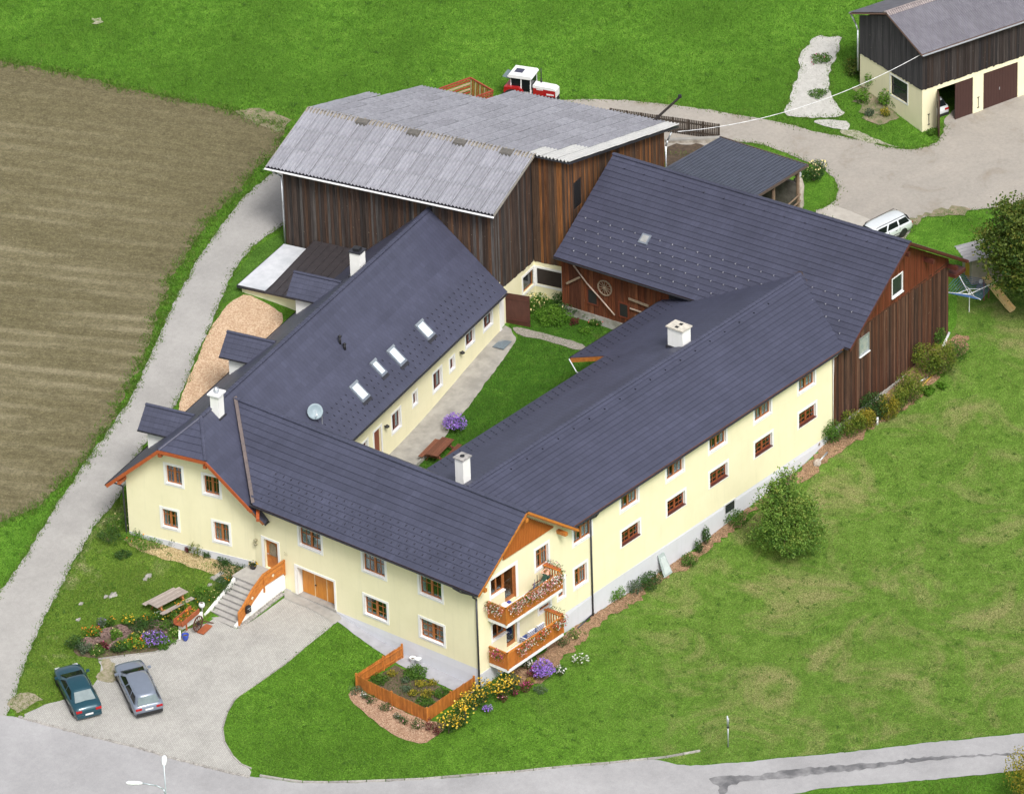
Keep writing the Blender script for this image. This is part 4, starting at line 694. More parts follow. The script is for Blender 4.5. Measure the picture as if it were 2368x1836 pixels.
# lower annex behind it: yellow walls, white flat roof, dark standing-seam roof
AN = empty('annex', LW(25.6, 9.4, 3.6), R(12), 'low yellow annex with white flat roof and dark seamed metal roof against the barn', 'annex')
MB().box(.1, 6.5, .0, 5.9, -1.2, 1.45).build('wall', YELLOW, AN)
MB().box(-.15, 6.3, 3.95, 6.15, 1.45, 1.63).build('flat_roof', DARKMETAL, AN); MB().box(-.08, 6.22, 4.02, 6.08, 1.631, 1.66).build('roof_skin', mat('white_roof_skin', (.66, .67, .70), (.48, .50, .53), .8, .5, detail=8), AN)
SEAM = mat('brown_metal_roof', (.060, .052, .055), (.045, .040, .044), 3, .45, metal=.2)
mr = MB().prism([(-.2, .0, 1.62), (-.2, 3.95, 1.62), (6.6, 3.95, 2.2), (6.6, .0, 2.2)], (0, 0, -.1)).build('metal_roof', SEAM, AN)
for b in np.arange(.3, 3.95, .6): MB().beam((-.2, b, 1.64), (6.6, b, 2.22), .03, .05).build('seam', SEAM, mr)
MB().beam((-.22, 0, 1.6), (-.22, 3.95, 1.6), .08, .12).build('gutter', DARKMETAL, AN)
# ------------------------------------------------------------------ old timber barn with corrugated roof (left-wing frame)
OLD = mat_boards('weathered_barn_boards', [(.036, .031, .030), (.085, .047, .031), (.048, .044, .044), (.115, .062, .036), (.032, .025, .023), (.10, .092, .088), (.058, .036, .027)])
OLDR = mat_boards('rust_brown_barn_boards', [(.16, .066, .026), (.075, .042, .028), (.24, .098, .032), (.10, .060, .038), (.055, .036, .028)])
OLDB = mat_boards('brown_gable_boards', [(.055, .026, .017), (.11, .044, .024), (.038, .021, .016), (.15, .078, .05), (.07, .03, .019)], streak=.9)
CORR = mat('grey_corrugated_sheet', (.285, .288, .325), (.225, .228, .26), 3.0, .7, .2, (2, 1, 1), rnd=.10, detail=9, contrast=(.38, .62)); CORR2 = mat('pale_new_sheet', (.55, .55, .54), (.48, .48, .48), 1.5, .5, rnd=.04)
def lichen(m, c):
    nt = m.node_tree; b = nt.nodes['Principled BSDF']; src = b.inputs['Base Color'].links[0].from_socket
    L_(nt, mixc(nt, ramp(nt, noise(nt, coords(nt), 3.5, 7, .75), (.58, g3(0)), (.72, g3(.6))), src, c), b.inputs['Base Color'])
lichen(CORR, (.16, .15, .135))
OB = empty('barn', LW(32.3, 0, 0), R(12), 'big old timber barn with grey corrugated roof and silver-grey boards', 'barn')
A0 = 32.3
def sheet_roof(parent, a_lo, z_lo, a_hi, z_hi, b0, b1, m, wdt=1.05, lng=2.4, name='roof_sheet', special=None, deckm=None):
    """corrugated sheets laid one by one on a deck: low edge (a_lo, z_lo) to high edge (a_hi, z_hi), from b0 to b1"""
    dv = Vector((a_hi-a_lo, 0, z_hi-z_lo)); L = dv.length; dv.normalize(); nr = Vector((-dv.z, 0, dv.x)); nr = nr if nr.z > 0 else -nr
    deck = MB().prism([(a_lo, b0, z_lo), (a_lo, b1, z_lo), (a_hi, b1, z_hi), (a_hi, b0, z_hi)], -nr*.1).build('roof', deckm or DARKMETAL, parent)
    nb = max(1, round((b1-b0)/wdt)); nl_ = max(1, round(L/lng)); cw_ = (b1-b0)/nb; cl = L/nl_; k = 4; pts = 10*k
    me = {}
    for mm in {m, *(special and [CORR2] or [])}:
        v, f = [], []
        for s_, off in ((0, .05), (cl+.14, .018)):
            for i in range(pts+1): v.append(((cw_-.025)*i/pts, s_, off+.07*math.sin(2*math.pi*k*i/pts)+.075))
        f = [(i, i+1, i+pts+2, i+pts+1) for i in range(pts)]
        q = bpy.data.meshes.new(name); q.from_pydata(v, [], f); q.materials.append(mm); q.polygons.foreach_set('use_smooth', [True]*len(f)); me[mm] = q
    M = Matrix((Vector((0, 1, 0)), dv, nr)).transposed().to_4x4()
    for i in range(nb):
        for j in range(nl_):
            mm = special(i, j, nb, nl_) if special else m
            o = bpy.data.objects.new(name, me[mm or m]); o.matrix_local = Matrix.Translation(Vector((a_lo, b0+cw_*i, z_lo))+dv*(cl*j)+nr*random.uniform(0, .012))@M; link(o, deck); 
    return deck
zE, aR, zR = 11.0, 5.2, 12.62
sheet_roof(OB, -.75, zE-.02, aR, zR, -.75, 16.4, CORR)
sheet_roof(OB, 13.4, 10.0, aR, zR, 15.35, 16.45, CORR); sheet_roof(OB, 19.1, 8.1, aR, zR, 9.2, 15.4, CORR)
sheet_roof(OB, 21.7, 7.72, aR, zR+.02, -3.4, 9.5, CORR, special=lambda i, j, nb, nl_: CORR2 if (i == 0 or (j == nl_-1 and i < 3) or (j == nl_-2 and i == 1)) else None)
mb = MB()
for k, b in enumerate(np.arange(-.75, 16.4, .18)):
    mb.tube((aR-.35, b, zR-.04), (aR, b, zR+.1), .075, 6).tube((aR, b, zR+.1), (aR+.35, b, zR-.02), .075, 6)
mb.build('ridge_tiles', mat('lichened_ridge', (.33, .30, .25), (.22, .19, .15), 4, .9, .3), OB, True)
for b in (1.1, 4.6, 8.1, 12.0):
    MB().prism([(aR-.6, b-.42, zR-.06), (aR-.58, b-.42, zR+.12), (aR-.1, b-.42, zR+.2), (aR, b-.42, zR)], (0, .85, 0)).build('ridge_vent', mat('ridge_vent_sheet', (.15, .14, .125), (.09, .085, .08), 4, .9), OB)
for p, q in (((-.75, 16.42, zE-.02), (aR, 16.42, zR)), ((-.75, -.77, zE-.02), (aR, -.77, zR))): MB().beam(p, q, .05, .16).build('barge_board', mat('grey_barge', (.30, .28, .25), None, 4, .8), OB)
gutter(OB, (-.85, -.8, zE-.06), (-.85, 16.5, zE-.06), WHITE, .09); downpipe(OB, [(-.85, 15.9, zE-.1), (-.5, 15.75, zE-.5), (-.12, 15.62, zE-.8), (-.12, 15.6, 5.1)], STEEL, .06)
PA = lambda u, z, d: (-d, u, z)                      # wall facing the left wing
PBf = lambda u, z, d: (u, -.3-d, z)                  # face towards the courtyard
PA2 = lambda u, z, d: (5.62-d, u, z); PB2 = lambda u, z, d: (u, -2.75-d, z)
core = MB().box(.02, 5.6, -.28, 15.45, 4.2, 11.0).box(5.64, 20.5, -2.73, 15.4, 1.0, 7.4).prism([(5.64, -2.73, 7.4), (20.5, -2.73, 7.4), (5.64, -2.73, 12.1)], (0, 18.1, 0)).prism([(.02, -.28, 11.0), (5.6, -.28, 11.0), (5.6, -.28, 12.4)], (0, 15.7, 0)); core.build('wall', mat('barn_inner_wall', (.04, .03, .025), None, 3, .95), OB)
MB().box(.015, 5.0, .05, 15.4, .8, 4.3).build('base_wall', YELLOW, OB)
gz = lambda b: 5.05 if b > 11 else 4.3
board_wall(OB, PA, -.33, 15.55, lambda u: 4.3 if u < 9 else 4.85, lambda u: 10.85, .21, OLD)
board_wall(OB, PBf, -.03, 5.5, lambda u: 4.75-.05*u, lambda u: 10.95+.272*u, .2, OLD)
board_wall(OB, PA2, -2.78, -.33, lambda u: 4.45, lambda u: 12.3, .19, OLDR)
board_wall(OB, PB2, 5.6, 20.6, lambda u: 4.4, lambda u: 12.35-.297*(u-5.2), .21, OLDB if False else OLDR, skip=lambda u: (8.2, 10.2) if 7.0 < u < 7.9 else None)
MB().box(7.0, 7.9, -2.76, -2.74, 8.2, 10.2).build('loft_shade_panel', BLACK, OB)  # black sheet paints the darkness inside the opening
# yellow ground floor in the corner, with a window that turns the corner
wall(OB, lambda u, z, d: (u, -.31-d, z), 0.0, 5.62, .6, [(0, 4.8), (5.62, 4.5)], [(3.9, 5.6, 2.75, 3.95, .2)], YELLOW, 'ground_floor_wall'); wall(OB, lambda u, z, d: (5.60-d, u, z), -2.77, -.31, .6, [(-2.77, 4.45), (-.31, 4.45)], [(-2.35, -.33, 2.75, 3.95, .2)], YELLOW, 'ground_floor_wall')
cwn = MB().rect_ring(lambda u, z, d: (u, -.31-d, z), 3.72, 5.58, 2.57, 4.13, .17, -.02, .03).rect_ring(lambda u, z, d: (5.60-d, u, z), -2.53, -.33, 2.57, 4.13, .17, -.02, .03).build('corner_window', WHITEP, OB)
MB().rect_ring(lambda u, z, d: (u, -.31-d, z), 3.9, 5.45, 2.75, 3.95, .08, -.18, -.12).rect_ring(lambda u, z, d: (5.60-d, u, z), -2.35, -.45, 2.75, 3.95, .09, -.18, -.12).pbox(lambda u, z, d: (5.60-d, u, z), -1.45, -1.35, 2.8, 3.9, -.17, -.11).build('frame', FRAMEWOOD, cwn)
MB().pbox(lambda u, z, d: (5.60-d, u, z), -2.3, -.5, 2.8, 3.9, -.16, -.15).build('pane', DARKGLASS, cwn); MB().pbox(lambda u, z, d: (u, -.31-d, z), 3.95, 5.4, 2.8, 3.9, -.16, -.15).build('pane', DARKGLASS, cwn)
# passage door, standing open
pd = MB().box(.55, 1.0, -.36, -.32, 1.6, 3.95).build('passage_wall', WHITEP, OB)
dl = MB().obox((1.45, -1.15, 2.95), (.07, 1.75, 2.3), Matrix.Rotation(R(6), 3, 'Z')).build('open_door', mat('dark_brown_door', (.085, .030, .022), (.065, .022, .016), 4, .5, .1, (1, 1, .4)), OB)
for z in (2.15, 3.75): MB().obox((1.40, -1.15, z), (.05, 1.6, .1), Matrix.Rotation(R(6), 3, 'Z')).build('door_batten', bpy.data.materials['dark_brown_door'], dl)
downpipe(OB, [(20.9, -3.2, 7.6), (20.7, -3.0, 7.0), (20.6, -2.9, 6.6), (20.6, -2.9, 2.5)], STEEL, .06)

# ------------------------------------------------------------------ rear barn under dark tiles (own axis, 3.5 degrees)
RB_ = empty('barn', (38, 0, 0), R(3.5), 'brown boarded barn with dark tiled roof, red gable top and square roof hatch', 'barn')
PGb = lambda u, z, d: (u, -d, z); PCb = lambda u, z, d: (-.4-d, u, z)
ezb, rzb = 6.45, 11.0
f_deck, fn = slope(RB_, (-1.15, -.85, ezb), (-1.15, 22.6, ezb), (6, 22.6, rzb), (6, -.85, rzb), 20, TILE2, mat('dark_stained_soffit', (.10, .035, .02), None, 4, .6))
slope(RB_, (13.15, 22.6, ezb), (13.15, -.85, ezb), (6, -.85, rzb), (6, 22.6, rzb), 20, TILE2, bpy.data.materials['dark_stained_soffit'])
ridge_cap(RB_, (6, -.87, rzb+.05), (6, 22.6, rzb+.05), TILE2, .13)
guards(f_deck, (-1.15, 0, ezb), (-1.15, 22.4, ezb), fn, (6, 0, rzb), [.75, 1.6, 2.45, 3.3], 1.0, GUARDL, True, .12)
guards(f_deck, (-1.15, 0, ezb), (-1.15, 22.4, ezb), fn, (6, 0, rzb), [7.6], 1.6, GUARDD, False, .1)
kb = (rzb-ezb)/7.15; nb_ = Vector((-kb, 0, 1)).normalized(); sb_ = Vector((1, 0, kb)).normalized(); c = Vector((1.5, 17.0, ezb+kb*2.65)); Mh = Matrix((sb_, Vector((0, 1, 0)), nb_)).transposed()
hh_ = MB().obox(c+nb_*.07, (.75, .7, .14), Mh).build('roof_hatch', mat('hatch_frame', (.22, .25, .30), None, 4, .4, metal=.3), RB_); MB().obox(c+nb_*.145, (.52, .48, .02), Mh).build('pane', mat('hatch_pane', (.26, .26, .25), (.36, .37, .37), 2, .2), hh_)
core = MB().box(-.38, 12.0, .03, 22.3, .0, 6.6).prism([(-.38, .03, 6.6), (12, .03, 6.6), (6, .03, 10.62)], (0, 22.2, 0)); core.build('wall', mat('barn_inner_wall', (.04, .03, .025)), RB_)
win_a, win_b = (5.05, 6.3, 7.15, 8.5), (1.15, 2.25, 4.6, 5.85)
rtop = lambda u: 10.72-.636*abs(u-6)
board_wall(RB_, PGb, -1.9, 12.05, lambda u: .75-.02*u if u < 6 else .6+.11*(u-6), lambda u: (5.9 if u < -.7 else 6.15) if u < .25 else min(6.75 if u > 2.3 else 6.7-.02*u, 6.75-.03*(u-2)), .19, OLDB, skip=lambda u: (win_b[2], win_b[3]) if win_b[0] < u < win_b[1] else None)
board_wall(RB_, PGb, .05, 12.0, lambda u: 6.72-.03*(u-2), rtop, .16, REDWOOD, 'gable_board', .03, skip=lambda u: (win_a[2], win_a[3]) if win_a[0] < u < win_a[1] else None)
MB().pbox(PGb, 1.3, 12.05, 6.58, 6.70, .035, .075).build('trim_board', OLDB, RB_)
for o, m in ((win_a, DARKGLASS), (win_b, mat('milky_pane', (.25, .30, .30), (.40, .42, .38), 3, .15))):
    w_ = MB().rect_ring(PGb, o[0]-.05, o[1]+.05, o[2]-.05, o[3]+.05, .1, -.02, .09).build('window', STEEL if o is win_b else WHITE, RB_); MB().pbox(PGb, o[0], o[1], o[2], o[3], .0, .03).build('pane', m, w_)
    MB().pbox(PGb, o[0]-.06, o[1]+.08, o[2]-.1, o[2]-.05, .0, .16).build('sill', WHITE, w_)
for sx in (-1, 1): MB().prism([(6+sx*.02, -.9, rzb-.14), (6+sx*.02, -.9, rzb+.04), (6+sx*7.2, -.9, ezb+.02), (6+sx*7.2, -.9, ezb-.18)], (0, .06, 0)).build('barge_board', mat('dark_red_barge', (.10, .028, .02), (.07, .02, .015), 4, .5), RB_)
for u, z in ((11.9, 6.55), (9.0, 8.35), (6, 10.25)): MB().box(u-.12, u+.12, -.8, .1, z-.26, z).build('purlin_end', mat('dark_red_barge', (.10, .028, .02)), RB_)
MB().box(12.0, 13.3, -.6, .2, 5.55, 5.8).build('purlin_end', mat('dark_red_barge', (.10, .028, .02)), RB_)
MB().box(-1.9, 12.2, -.1, .3, -1.5, .62).build('foundation', mat('rubble_foundation', (.50, .48, .45), (.30, .28, .25), 3, .95, .6), RB_)
# the courtyard side: red-brown boards, two small openings, things hung on the wall
board_wall(RB_, PCb, 11.5, 22.5, lambda u: 2.55, lambda u: 6.85, .24, mat_boards('red_brown_boards', [(.10, .030, .014), (.15, .045, .018), (.075, .025, .014), (.18, .065, .03)], streak=.8))
for u0, u1, z0, z1_ in ((19.65, 20.35, 3.35, 4.4), (17.15, 17.8, 3.1, 4.1)):
    w_ = MB().rect_ring(PCb, u0-.1, u1+.1, z0-.1, z1_+.05, .1, .02, .09).build('barn_opening', REDWOOD, RB_); MB().pbox(PCb, u0, u1, z0, z1_, .04, .06).build('pane', BLACK, w_)
MB().box(-.5, .0, 11.0, 22.5, .8, 2.56).build('foundation', mat('dirty_whitewash', (.40, .39, .37), (.20, .19, .16), 1.5, .9, detail=9), RB_)
MB().box(-.46, -.42, 11.6, 13.8, 5.3, 6.6).build('bay_shade_panel', BLACK, RB_)  # black panel stands in for the shade inside a dark opening
gutter(RB_, (-1.22, -.7, ezb-.03), (-1.22, 22.6, ezb-.03), DARKMETAL, .08)
gutter(RB_, (13.22, -.7, ezb-.03), (13.22, 22.6, ezb-.03), DARKMETAL, .08)
for p, q in (((37.3, -.5, 6.54), (40.1, 5.4, 8.74)), ((36.6, 12.1, 6.44), (40.1, 5.4, 8.74))): MB().beam(p, q, .12, .05).build('valley_flashing', mat('dark_valley_metal', (.07, .05, .045), None, 3, .5), None if False else RWG).location = (-9, 0, 0)

# ------------------------------------------------------------------ open shed with ribbed dark roof behind the rear barn
SH = empty('open_shed', BW(14.0, 16.6, 2.2), R(3.5), 'open lean-to shed with dark ribbed metal roof behind the tiled barn', 'shed')
RIB = mat('slate_blue_ribbed_sheet', (.082, .092, .125), (.065, .074, .10), 2, .4, metal=.15)
rp = MB().prism([(.0, -.2, 3.9), (.0, 7.4, 3.9), (6.4, 7.2, 3.55), (6.1, -.2, 3.55)], (0, 0, -.06)).build('roof', RIB, SH)
for b in np.arange(-.1, 7.3, .3): MB().beam((.0, b, 3.93), (6.15+b*.03, b, 3.58), .06, .06).build('rib', RIB, rp)
MB().beam((6.2, -.25, 3.48), (6.5, 7.25, 3.48), .1, .18).build('fascia', mat('shed_fascia', (.10, .07, .055), None, 4, .7), SH)
MB().beam((0, -.22, 3.82), (6.15, -.22, 3.48), .06, .18).build('fascia', mat('shed_fascia', (.10, .07, .055)), SH)
MB().box(5.6, 5.9, .3, 7.0, -.6, 2.2).build('back_wall', mat('shade_toned_stone', (.17, .155, .135), (.09, .08, .07), 2.5, .95, .6), SH); MB().box(.0, 5.6, 6.9, 7.15, -.6, 3.3).build('added_side_wall', mat('shade_toned_stone', (.17, .155, .135)), SH)  # stone darkened to paint the dim shed interior; side wall added to enclose it
for p in ((5.7, .3), (5.7, 6.8), (2.6, .25), (2.6, 6.8)): MB().tube((*p, -.4), (p[0], p[1], 3.45), .13, 8).build('post', mat('shed_post_wood', (.22, .15, .10), None, 4, .8), SH)
for z in (.75, 1.25): MB().tube((2.6, .0, z-.05), (5.7, .1, z+.15), .06).build('rail', mat('shed_post_wood', (.22, .15, .10)), SH)
tr = empty('stone_trough', BW(20.2, 17.2, 0), R(3.5), 'pale worn stone trough standing on end under the shed roof corner', 'trough'); tr.location.z = h(*BW(20.2, 17.2)[:2])
MB().lathe([(.25, -.1), (.42, .3), (.38, 1.0), (.45, 1.7), (.30, 2.3), (.12, 2.5)], (0, 0, 0), 9).build('stone', mat('worn_stone', (.52, .47, .40), (.34, .30, .25), 3, .9, .7), tr, True)
MB().lathe([(.12, 2.45), (.24, 2.55), (.25, 2.75), (.1, 2.85)], (.0, .0, 0), 9).build('bucket', WHITE, tr, True)

# ------------------------------------------------------------------ garage outbuilding, top right
oz = 2.2; og = atz(*zd(1408, 1000), oz); OA = R(-17)
GB = empty('outbuilding', (og[0], og[1], oz), OA, 'dark timber and yellow outbuilding with grey corrugated roof and two garage bays', 'outbuilding')
PGo = lambda u, z, d: (-d, u, z); PLo = lambda u, z, d: (u, -d, z); LEN = 16.
DK = mat_boards('dark_outbuilding_boards', [(.022, .02, .022), (.035, .024, .02), (.05, .042, .04), (.028, .02, .018)], streak=.7); DKG = mat_boards('grey_gable_boards', [(.06, .057, .062), (.085, .08, .085), (.045, .043, .048)], streak=.7)
wall(GB, PGo, 0, 7.3, -.5, [(0, 3.4), (7.3, 3.4)], [(1.72, 3.7, 1.55, 3.1, .2)], YELLOW); wall(GB, PLo, 0, LEN, -.5, [(0, 3.4), (LEN, 3.4)], [(1.3, 4.5, -.1, 3.0, .25), (5.42, 8.5, -.1, 3.0, .25)], YELLOW)
MB().box(.03, LEN, .03, 7.2, 3.4, 6.2).prism([(.03, .03, 6.2), (.03, 7.2, 6.2), (.03, 3.65, 7.7)], (LEN, 0, 0)).build('upper_wall', mat('barn_inner_wall', (.04, .03, .025)), GB)
MB().pbox(PLo, -.04, 1.3, -.5, .0, 0, .03).pbox(PLo, 4.5, 5.42, -.5, .0, 0, .03).pbox(PGo, 0, 7.3, -.5, .0, 0, .03).build('plinth', PLINTH, GB)
board_wall(GB, PGo, -.03, 7.33, lambda u: 3.35, lambda u: 7.75-.385*abs(u-3.65), .2, DKG); board_wall(GB, PLo, -.03, LEN, lambda u: 3.35, lambda u: 6.25, .2, DK)
wn_ = MB().rect_ring(PGo, 1.62, 3.8, 1.45, 3.2, .1, -.02, .02).build('window', WHITEP, GB); MB().rect_ring(PGo, 1.72, 3.7, 1.55, 3.1, .06, -.16, -.1).pbox(PGo, 1.75, 3.68, 2.3, 2.36, -.15, -.1).build('frame', BLACK, wn_); MB().pbox(PGo, 1.75, 3.68, 1.6, 3.05, -.14, -.13).build('pane', DARKGLASS, wn_)
DW = mat('dark_brown_gate', (.060, .026, .022), (.045, .018, .016), 4, .5, .1, (6, 1, .4))
g1 = MB().pbox(PLo, 2.95, 4.48, -.05, 2.98, -.1, -.04).build('garage_gate', DW, GB); MB().obox((.93, -.66, 1.45), (.08, 1.5, 3.0), Matrix.Rotation(R(-33), 3, 'Z')).build('open_gate', DW, GB)
g2 = MB().pbox(PLo, 5.45, 8.48, -.05, 2.98, -.1, -.04).build('garage_gate', DW, GB)
for gg, u0, u1 in ((g1, 2.95, 4.48), (g2, 5.45, 8.48)):
    for u in np.arange(u0+.2, u1, .25): MB().pbox(PLo, u, u+.03, 0, 2.95, -.041, -.03).build('batten', DW, gg)
MB().pbox(PLo, 6.85, 6.9, 1.3, 1.5, -.03, .0).build('handle', STEEL, g2)
for u in (.55, 4.95): MB().tube((u, -.05, .5), (u, -.05, 1.3), .02).tube((u-.08, -.05, .5), (u+.08, -.05, .5), .03).tube((u-.08, -.05, 1.3), (u+.08, -.05, 1.3), .03).build('gate_hook', BLACK, GB)
MB().box(1.2, 8.6, .3, 6.8, -.3, -.12).build('garage_floor', CONC, GB); MB().box(1.0, 8.9, 4.6, 4.7, -.3, 3.3).build('garage_back', ROOM, GB)
OC = mat('violet_grey_sheet', (.165, .16, .185), (.125, .12, .145), 1.5, .55, .1, rnd=.06); lichen(OC, (.10, .095, .11))
def osheets(b_lo, z_lo, b_hi, z_hi):
    dv = Vector((0, b_hi-b_lo, z_hi-z_lo)); L = dv.length; dv.normalize(); nr = Vector((0, -dv.z, dv.y)); nr = nr if nr.z > 0 else -nr
    deck = MB().prism([(-.45, b_lo, z_lo), (LEN, b_lo, z_lo), (LEN, b_hi, z_hi), (-.45, b_hi, z_hi)], -nr*.1).build('roof', mat('rusty_verge', (.22, .13, .10), None, 4, .8), GB)
    k, pts, cw_ = 6, 48, 1.06; v = [(cw_*i/pts, s_, o+.026*math.sin(2*math.pi*k*i/pts)+.03) for s_, o in ((0, .03), (L/2+.1, .012)) for i in range(pts+1)]; f = [(i, i+1, i+pts+2, i+pts+1) for i in range(pts)]
    q = bpy.data.meshes.new('roof_sheet'); q.from_pydata(v, [], f); q.materials.append(OC); q.polygons.foreach_set('use_smooth', [True]*len(f)); M = Matrix((Vector((1, 0, 0)), dv, nr)).transposed().to_4x4()
    for i in range(15):
        for j in range(2): o = bpy.data.objects.new('roof_sheet', q); o.matrix_local = Matrix.Translation(Vector((-.45+cw_*i, b_lo, z_lo))+dv*(L/2*j)+nr*random.uniform(0, .01))@M; link(o, deck)
osheets(-.5, 6.4, 3.65, 8.05); osheets(7.95, 6.4, 3.65, 8.05)
mb = MB()
for a in np.arange(-.4, LEN, .18): mb.tube((a, 3.3, 7.98), (a, 3.65, 8.16), .07, 6).tube((a, 3.65, 8.16), (a, 4.0, 7.98), .07, 6)
mb.build('ridge_tiles', mat('pinkish_ridge', (.42, .36, .35), (.28, .24, .24), 4, .9), GB, True)
gutter(GB, (-.4, -.58, 6.36), (LEN, -.58, 6.36), STEEL, .08); gutter(GB, (-.4, 8.03, 6.36), (LEN, 8.03, 6.36), STEEL, .08); downpipe(GB, [(-.3, 8.0, 6.3), (-.15, 7.6, 5.6), (-.12, 7.4, 5.2), (-.12, 7.4, 2.0)], STEEL, .06)
ca, cb = Vector(atz(*zc(1275, 150), 7.9)), Vector((og[0], og[1], oz))+Vector((math.cos(OA)*-.2, math.sin(OA)*-.2, 6.15)); pts = []
for i in range(25):
    t = i/24; p = ca.lerp(cb, t); p.z -= 1.5*4*t*(1-t)*.75; pts.append(p)
cbl = MB().path(pts, .022, 6); tag(cbl.build('power_cable', WHITE, None, True), 'white power cable slung between the barn roof and the outbuilding', 'cable')
rm = empty('roof_mast', tuple(LW(51.5, -2.0, 0)), 0, 'dark slanting pole sticking up over the barn roof edge', 'pole')
b0, b1 = Vector(atz(*zc(1085, 118), 7.4)), Vector(atz(1572, 225, 9.9)); bg_ = Vector((b0.x-.4*(b1-b0).x, b0.y-.4*(b1-b0).y, b0.z-.4*(b1-b0).z)); rm.location = (b0.x, b0.y, 4.0)
MB().tube(Vector((0, 0, -1.2)), b0-rm.location, .09).tube(b0-rm.location, b1-rm.location, .10, 8, .085).build('shaft', mat('tarred_pole', (.035, .028, .025), None, 4, .7), rm); MB().lathe([(.13, -.05), (.13, .16), (.05, .2)], tuple(b1-rm.location), 8).build('cap', BLACK, rm)
# ------------------------------------------------------------------ plants
def leafmesh(name, pts, size, tint, m, parent=None, kind=None, updir=.25, aspect=.6, loc=None):
    """many leaf-sized faces, one per point, with a tint from 0 to 1 each"""
    pts = np.asarray(pts, float); n = len(pts); s = np.asarray(size)*np.ones(n)*RNG.uniform(.65, 1.35, n)
    a = RNG.normal(size=(n, 3)); a[:, 2] += updir; a /= np.linalg.norm(a, axis=1)[:, None]
    b = np.cross(a, RNG.normal(size=(n, 3))); b /= np.linalg.norm(b, axis=1)[:, None]; c = np.cross(a, b)
    b *= s[:, None]*.5; c *= s[:, None]*.5*aspect
    v = np.stack([pts-b, pts+c, pts+b, pts-c], 1).reshape(-1, 3); f = np.arange(4*n).reshape(-1, 4)
    me = bpy.data.meshes.new(name); me.vertices.add(4*n); me.vertices.foreach_set('co', v.ravel()); me.loops.add(4*n); me.loops.foreach_set('vertex_index', f.ravel().astype(np.int32))
    me.polygons.add(n); me.polygons.foreach_set('loop_start', np.arange(0, 4*n, 4, dtype=np.int32)); me.polygons.foreach_set('loop_total', np.full(n, 4, np.int32)); me.update(calc_edges=True)
    at = me.attributes.new('tint', 'FLOAT', 'POINT'); at.data.foreach_set('value', np.repeat(np.clip(tint, 0, 1), 4).astype(np.float32)); me.materials.append(m)
    o = link(bpy.data.objects.new(name, me), parent)
    if kind: o['kind'] = kind
    return o
LEAF = dict(
    pear=mat_leaf('pear_leaves', [(.055, .135, .022), (.125, .245, .038), (.20, .32, .056), (.32, .37, .08)]),
    maple=mat_leaf('maple_leaves', [(.024, .060, .009), (.06, .112, .016), (.115, .16, .023), (.19, .18, .032)]),
    dark=mat_leaf('dark_leaves', [(.018, .05, .012), (.042, .10, .022), (.07, .145, .032)]),
    mid=mat_leaf('green_leaves', [(.035, .09, .012), (.068, .165, .018), (.13, .235, .036)]),
    fresh=mat_leaf('fresh_leaves', [(.05, .13, .011), (.10, .24, .02), (.19, .33, .045)]),
    yel=mat_leaf('yellowing_leaves', [(.05, .08, .012), (.14, .17, .02), (.33, .28, .03), (.45, .34, .04)]),
    grey=mat_leaf('grey_green_leaves', [(.05, .085, .05), (.10, .15, .085), (.18, .23, .14)]),
    red=mat_leaf('dark_red_leaves', [(.06, .015, .018), (.12, .025, .03), (.18, .05, .04)]),
    box=mat_leaf('box_leaves', [(.032, .075, .011), (.085, .15, .017), (.17, .225, .027), (.27, .27, .04)]))
def bloom(name, c, c2=None): return mat_leaf(name, [tuple(x*.75 for x in c), c, c2 or tuple(min(1, x*1.15) for x in c)], .25)
FLO = dict(purple=bloom('purple_blossom', (.30, .16, .62), (.45, .28, .75)), yellow=bloom('yellow_blossom', (.80, .50, .03), (.85, .66, .12)), white=bloom('white_blossom', (.80, .80, .76)), pink=bloom('pink_blossom', (.80, .33, .38), (.85, .60, .60)),
           red=bloom('red_blossom', (.65, .05, .03)), orange=bloom('orange_blossom', (.82, .24, .02), (.85, .42, .05)), magenta=bloom('magenta_blossom', (.50, .05, .20)), cream=bloom('cream_blossom', (.80, .68, .32)))
BARK = mat('grey_brown_bark', (.16, .12, .085), (.085, .065, .045), 6, .95, .6, (3, 3, .6)); STEM = mat('green_stem', (.09, .12, .03), (.14, .10, .05), 8, .8)
def lobes_pts(n, lobes, shell=.55):
    """points spread through a few overlapping ellipsoids, denser near their skins"""
    w = np.array([l[3]*l[4]*l[5] for l in lobes])**.7; k = RNG.choice(len(lobes), n, p=w/w.sum()); d = RNG.normal(size=(n, 3)); d /= np.linalg.norm(d, axis=1)[:, None]
    r = RNG.uniform(0, 1, n)**(1/3.); r = shell+(1-shell)*r if shell else r; r = np.where(RNG.random(n) < .25, RNG.uniform(.2, 1, n), r)*RNG.uniform(.86, 1.12, n)
    L = np.array(lobes); return L[k, :3]+d*L[k, 3:6]*r[:, None], d, k
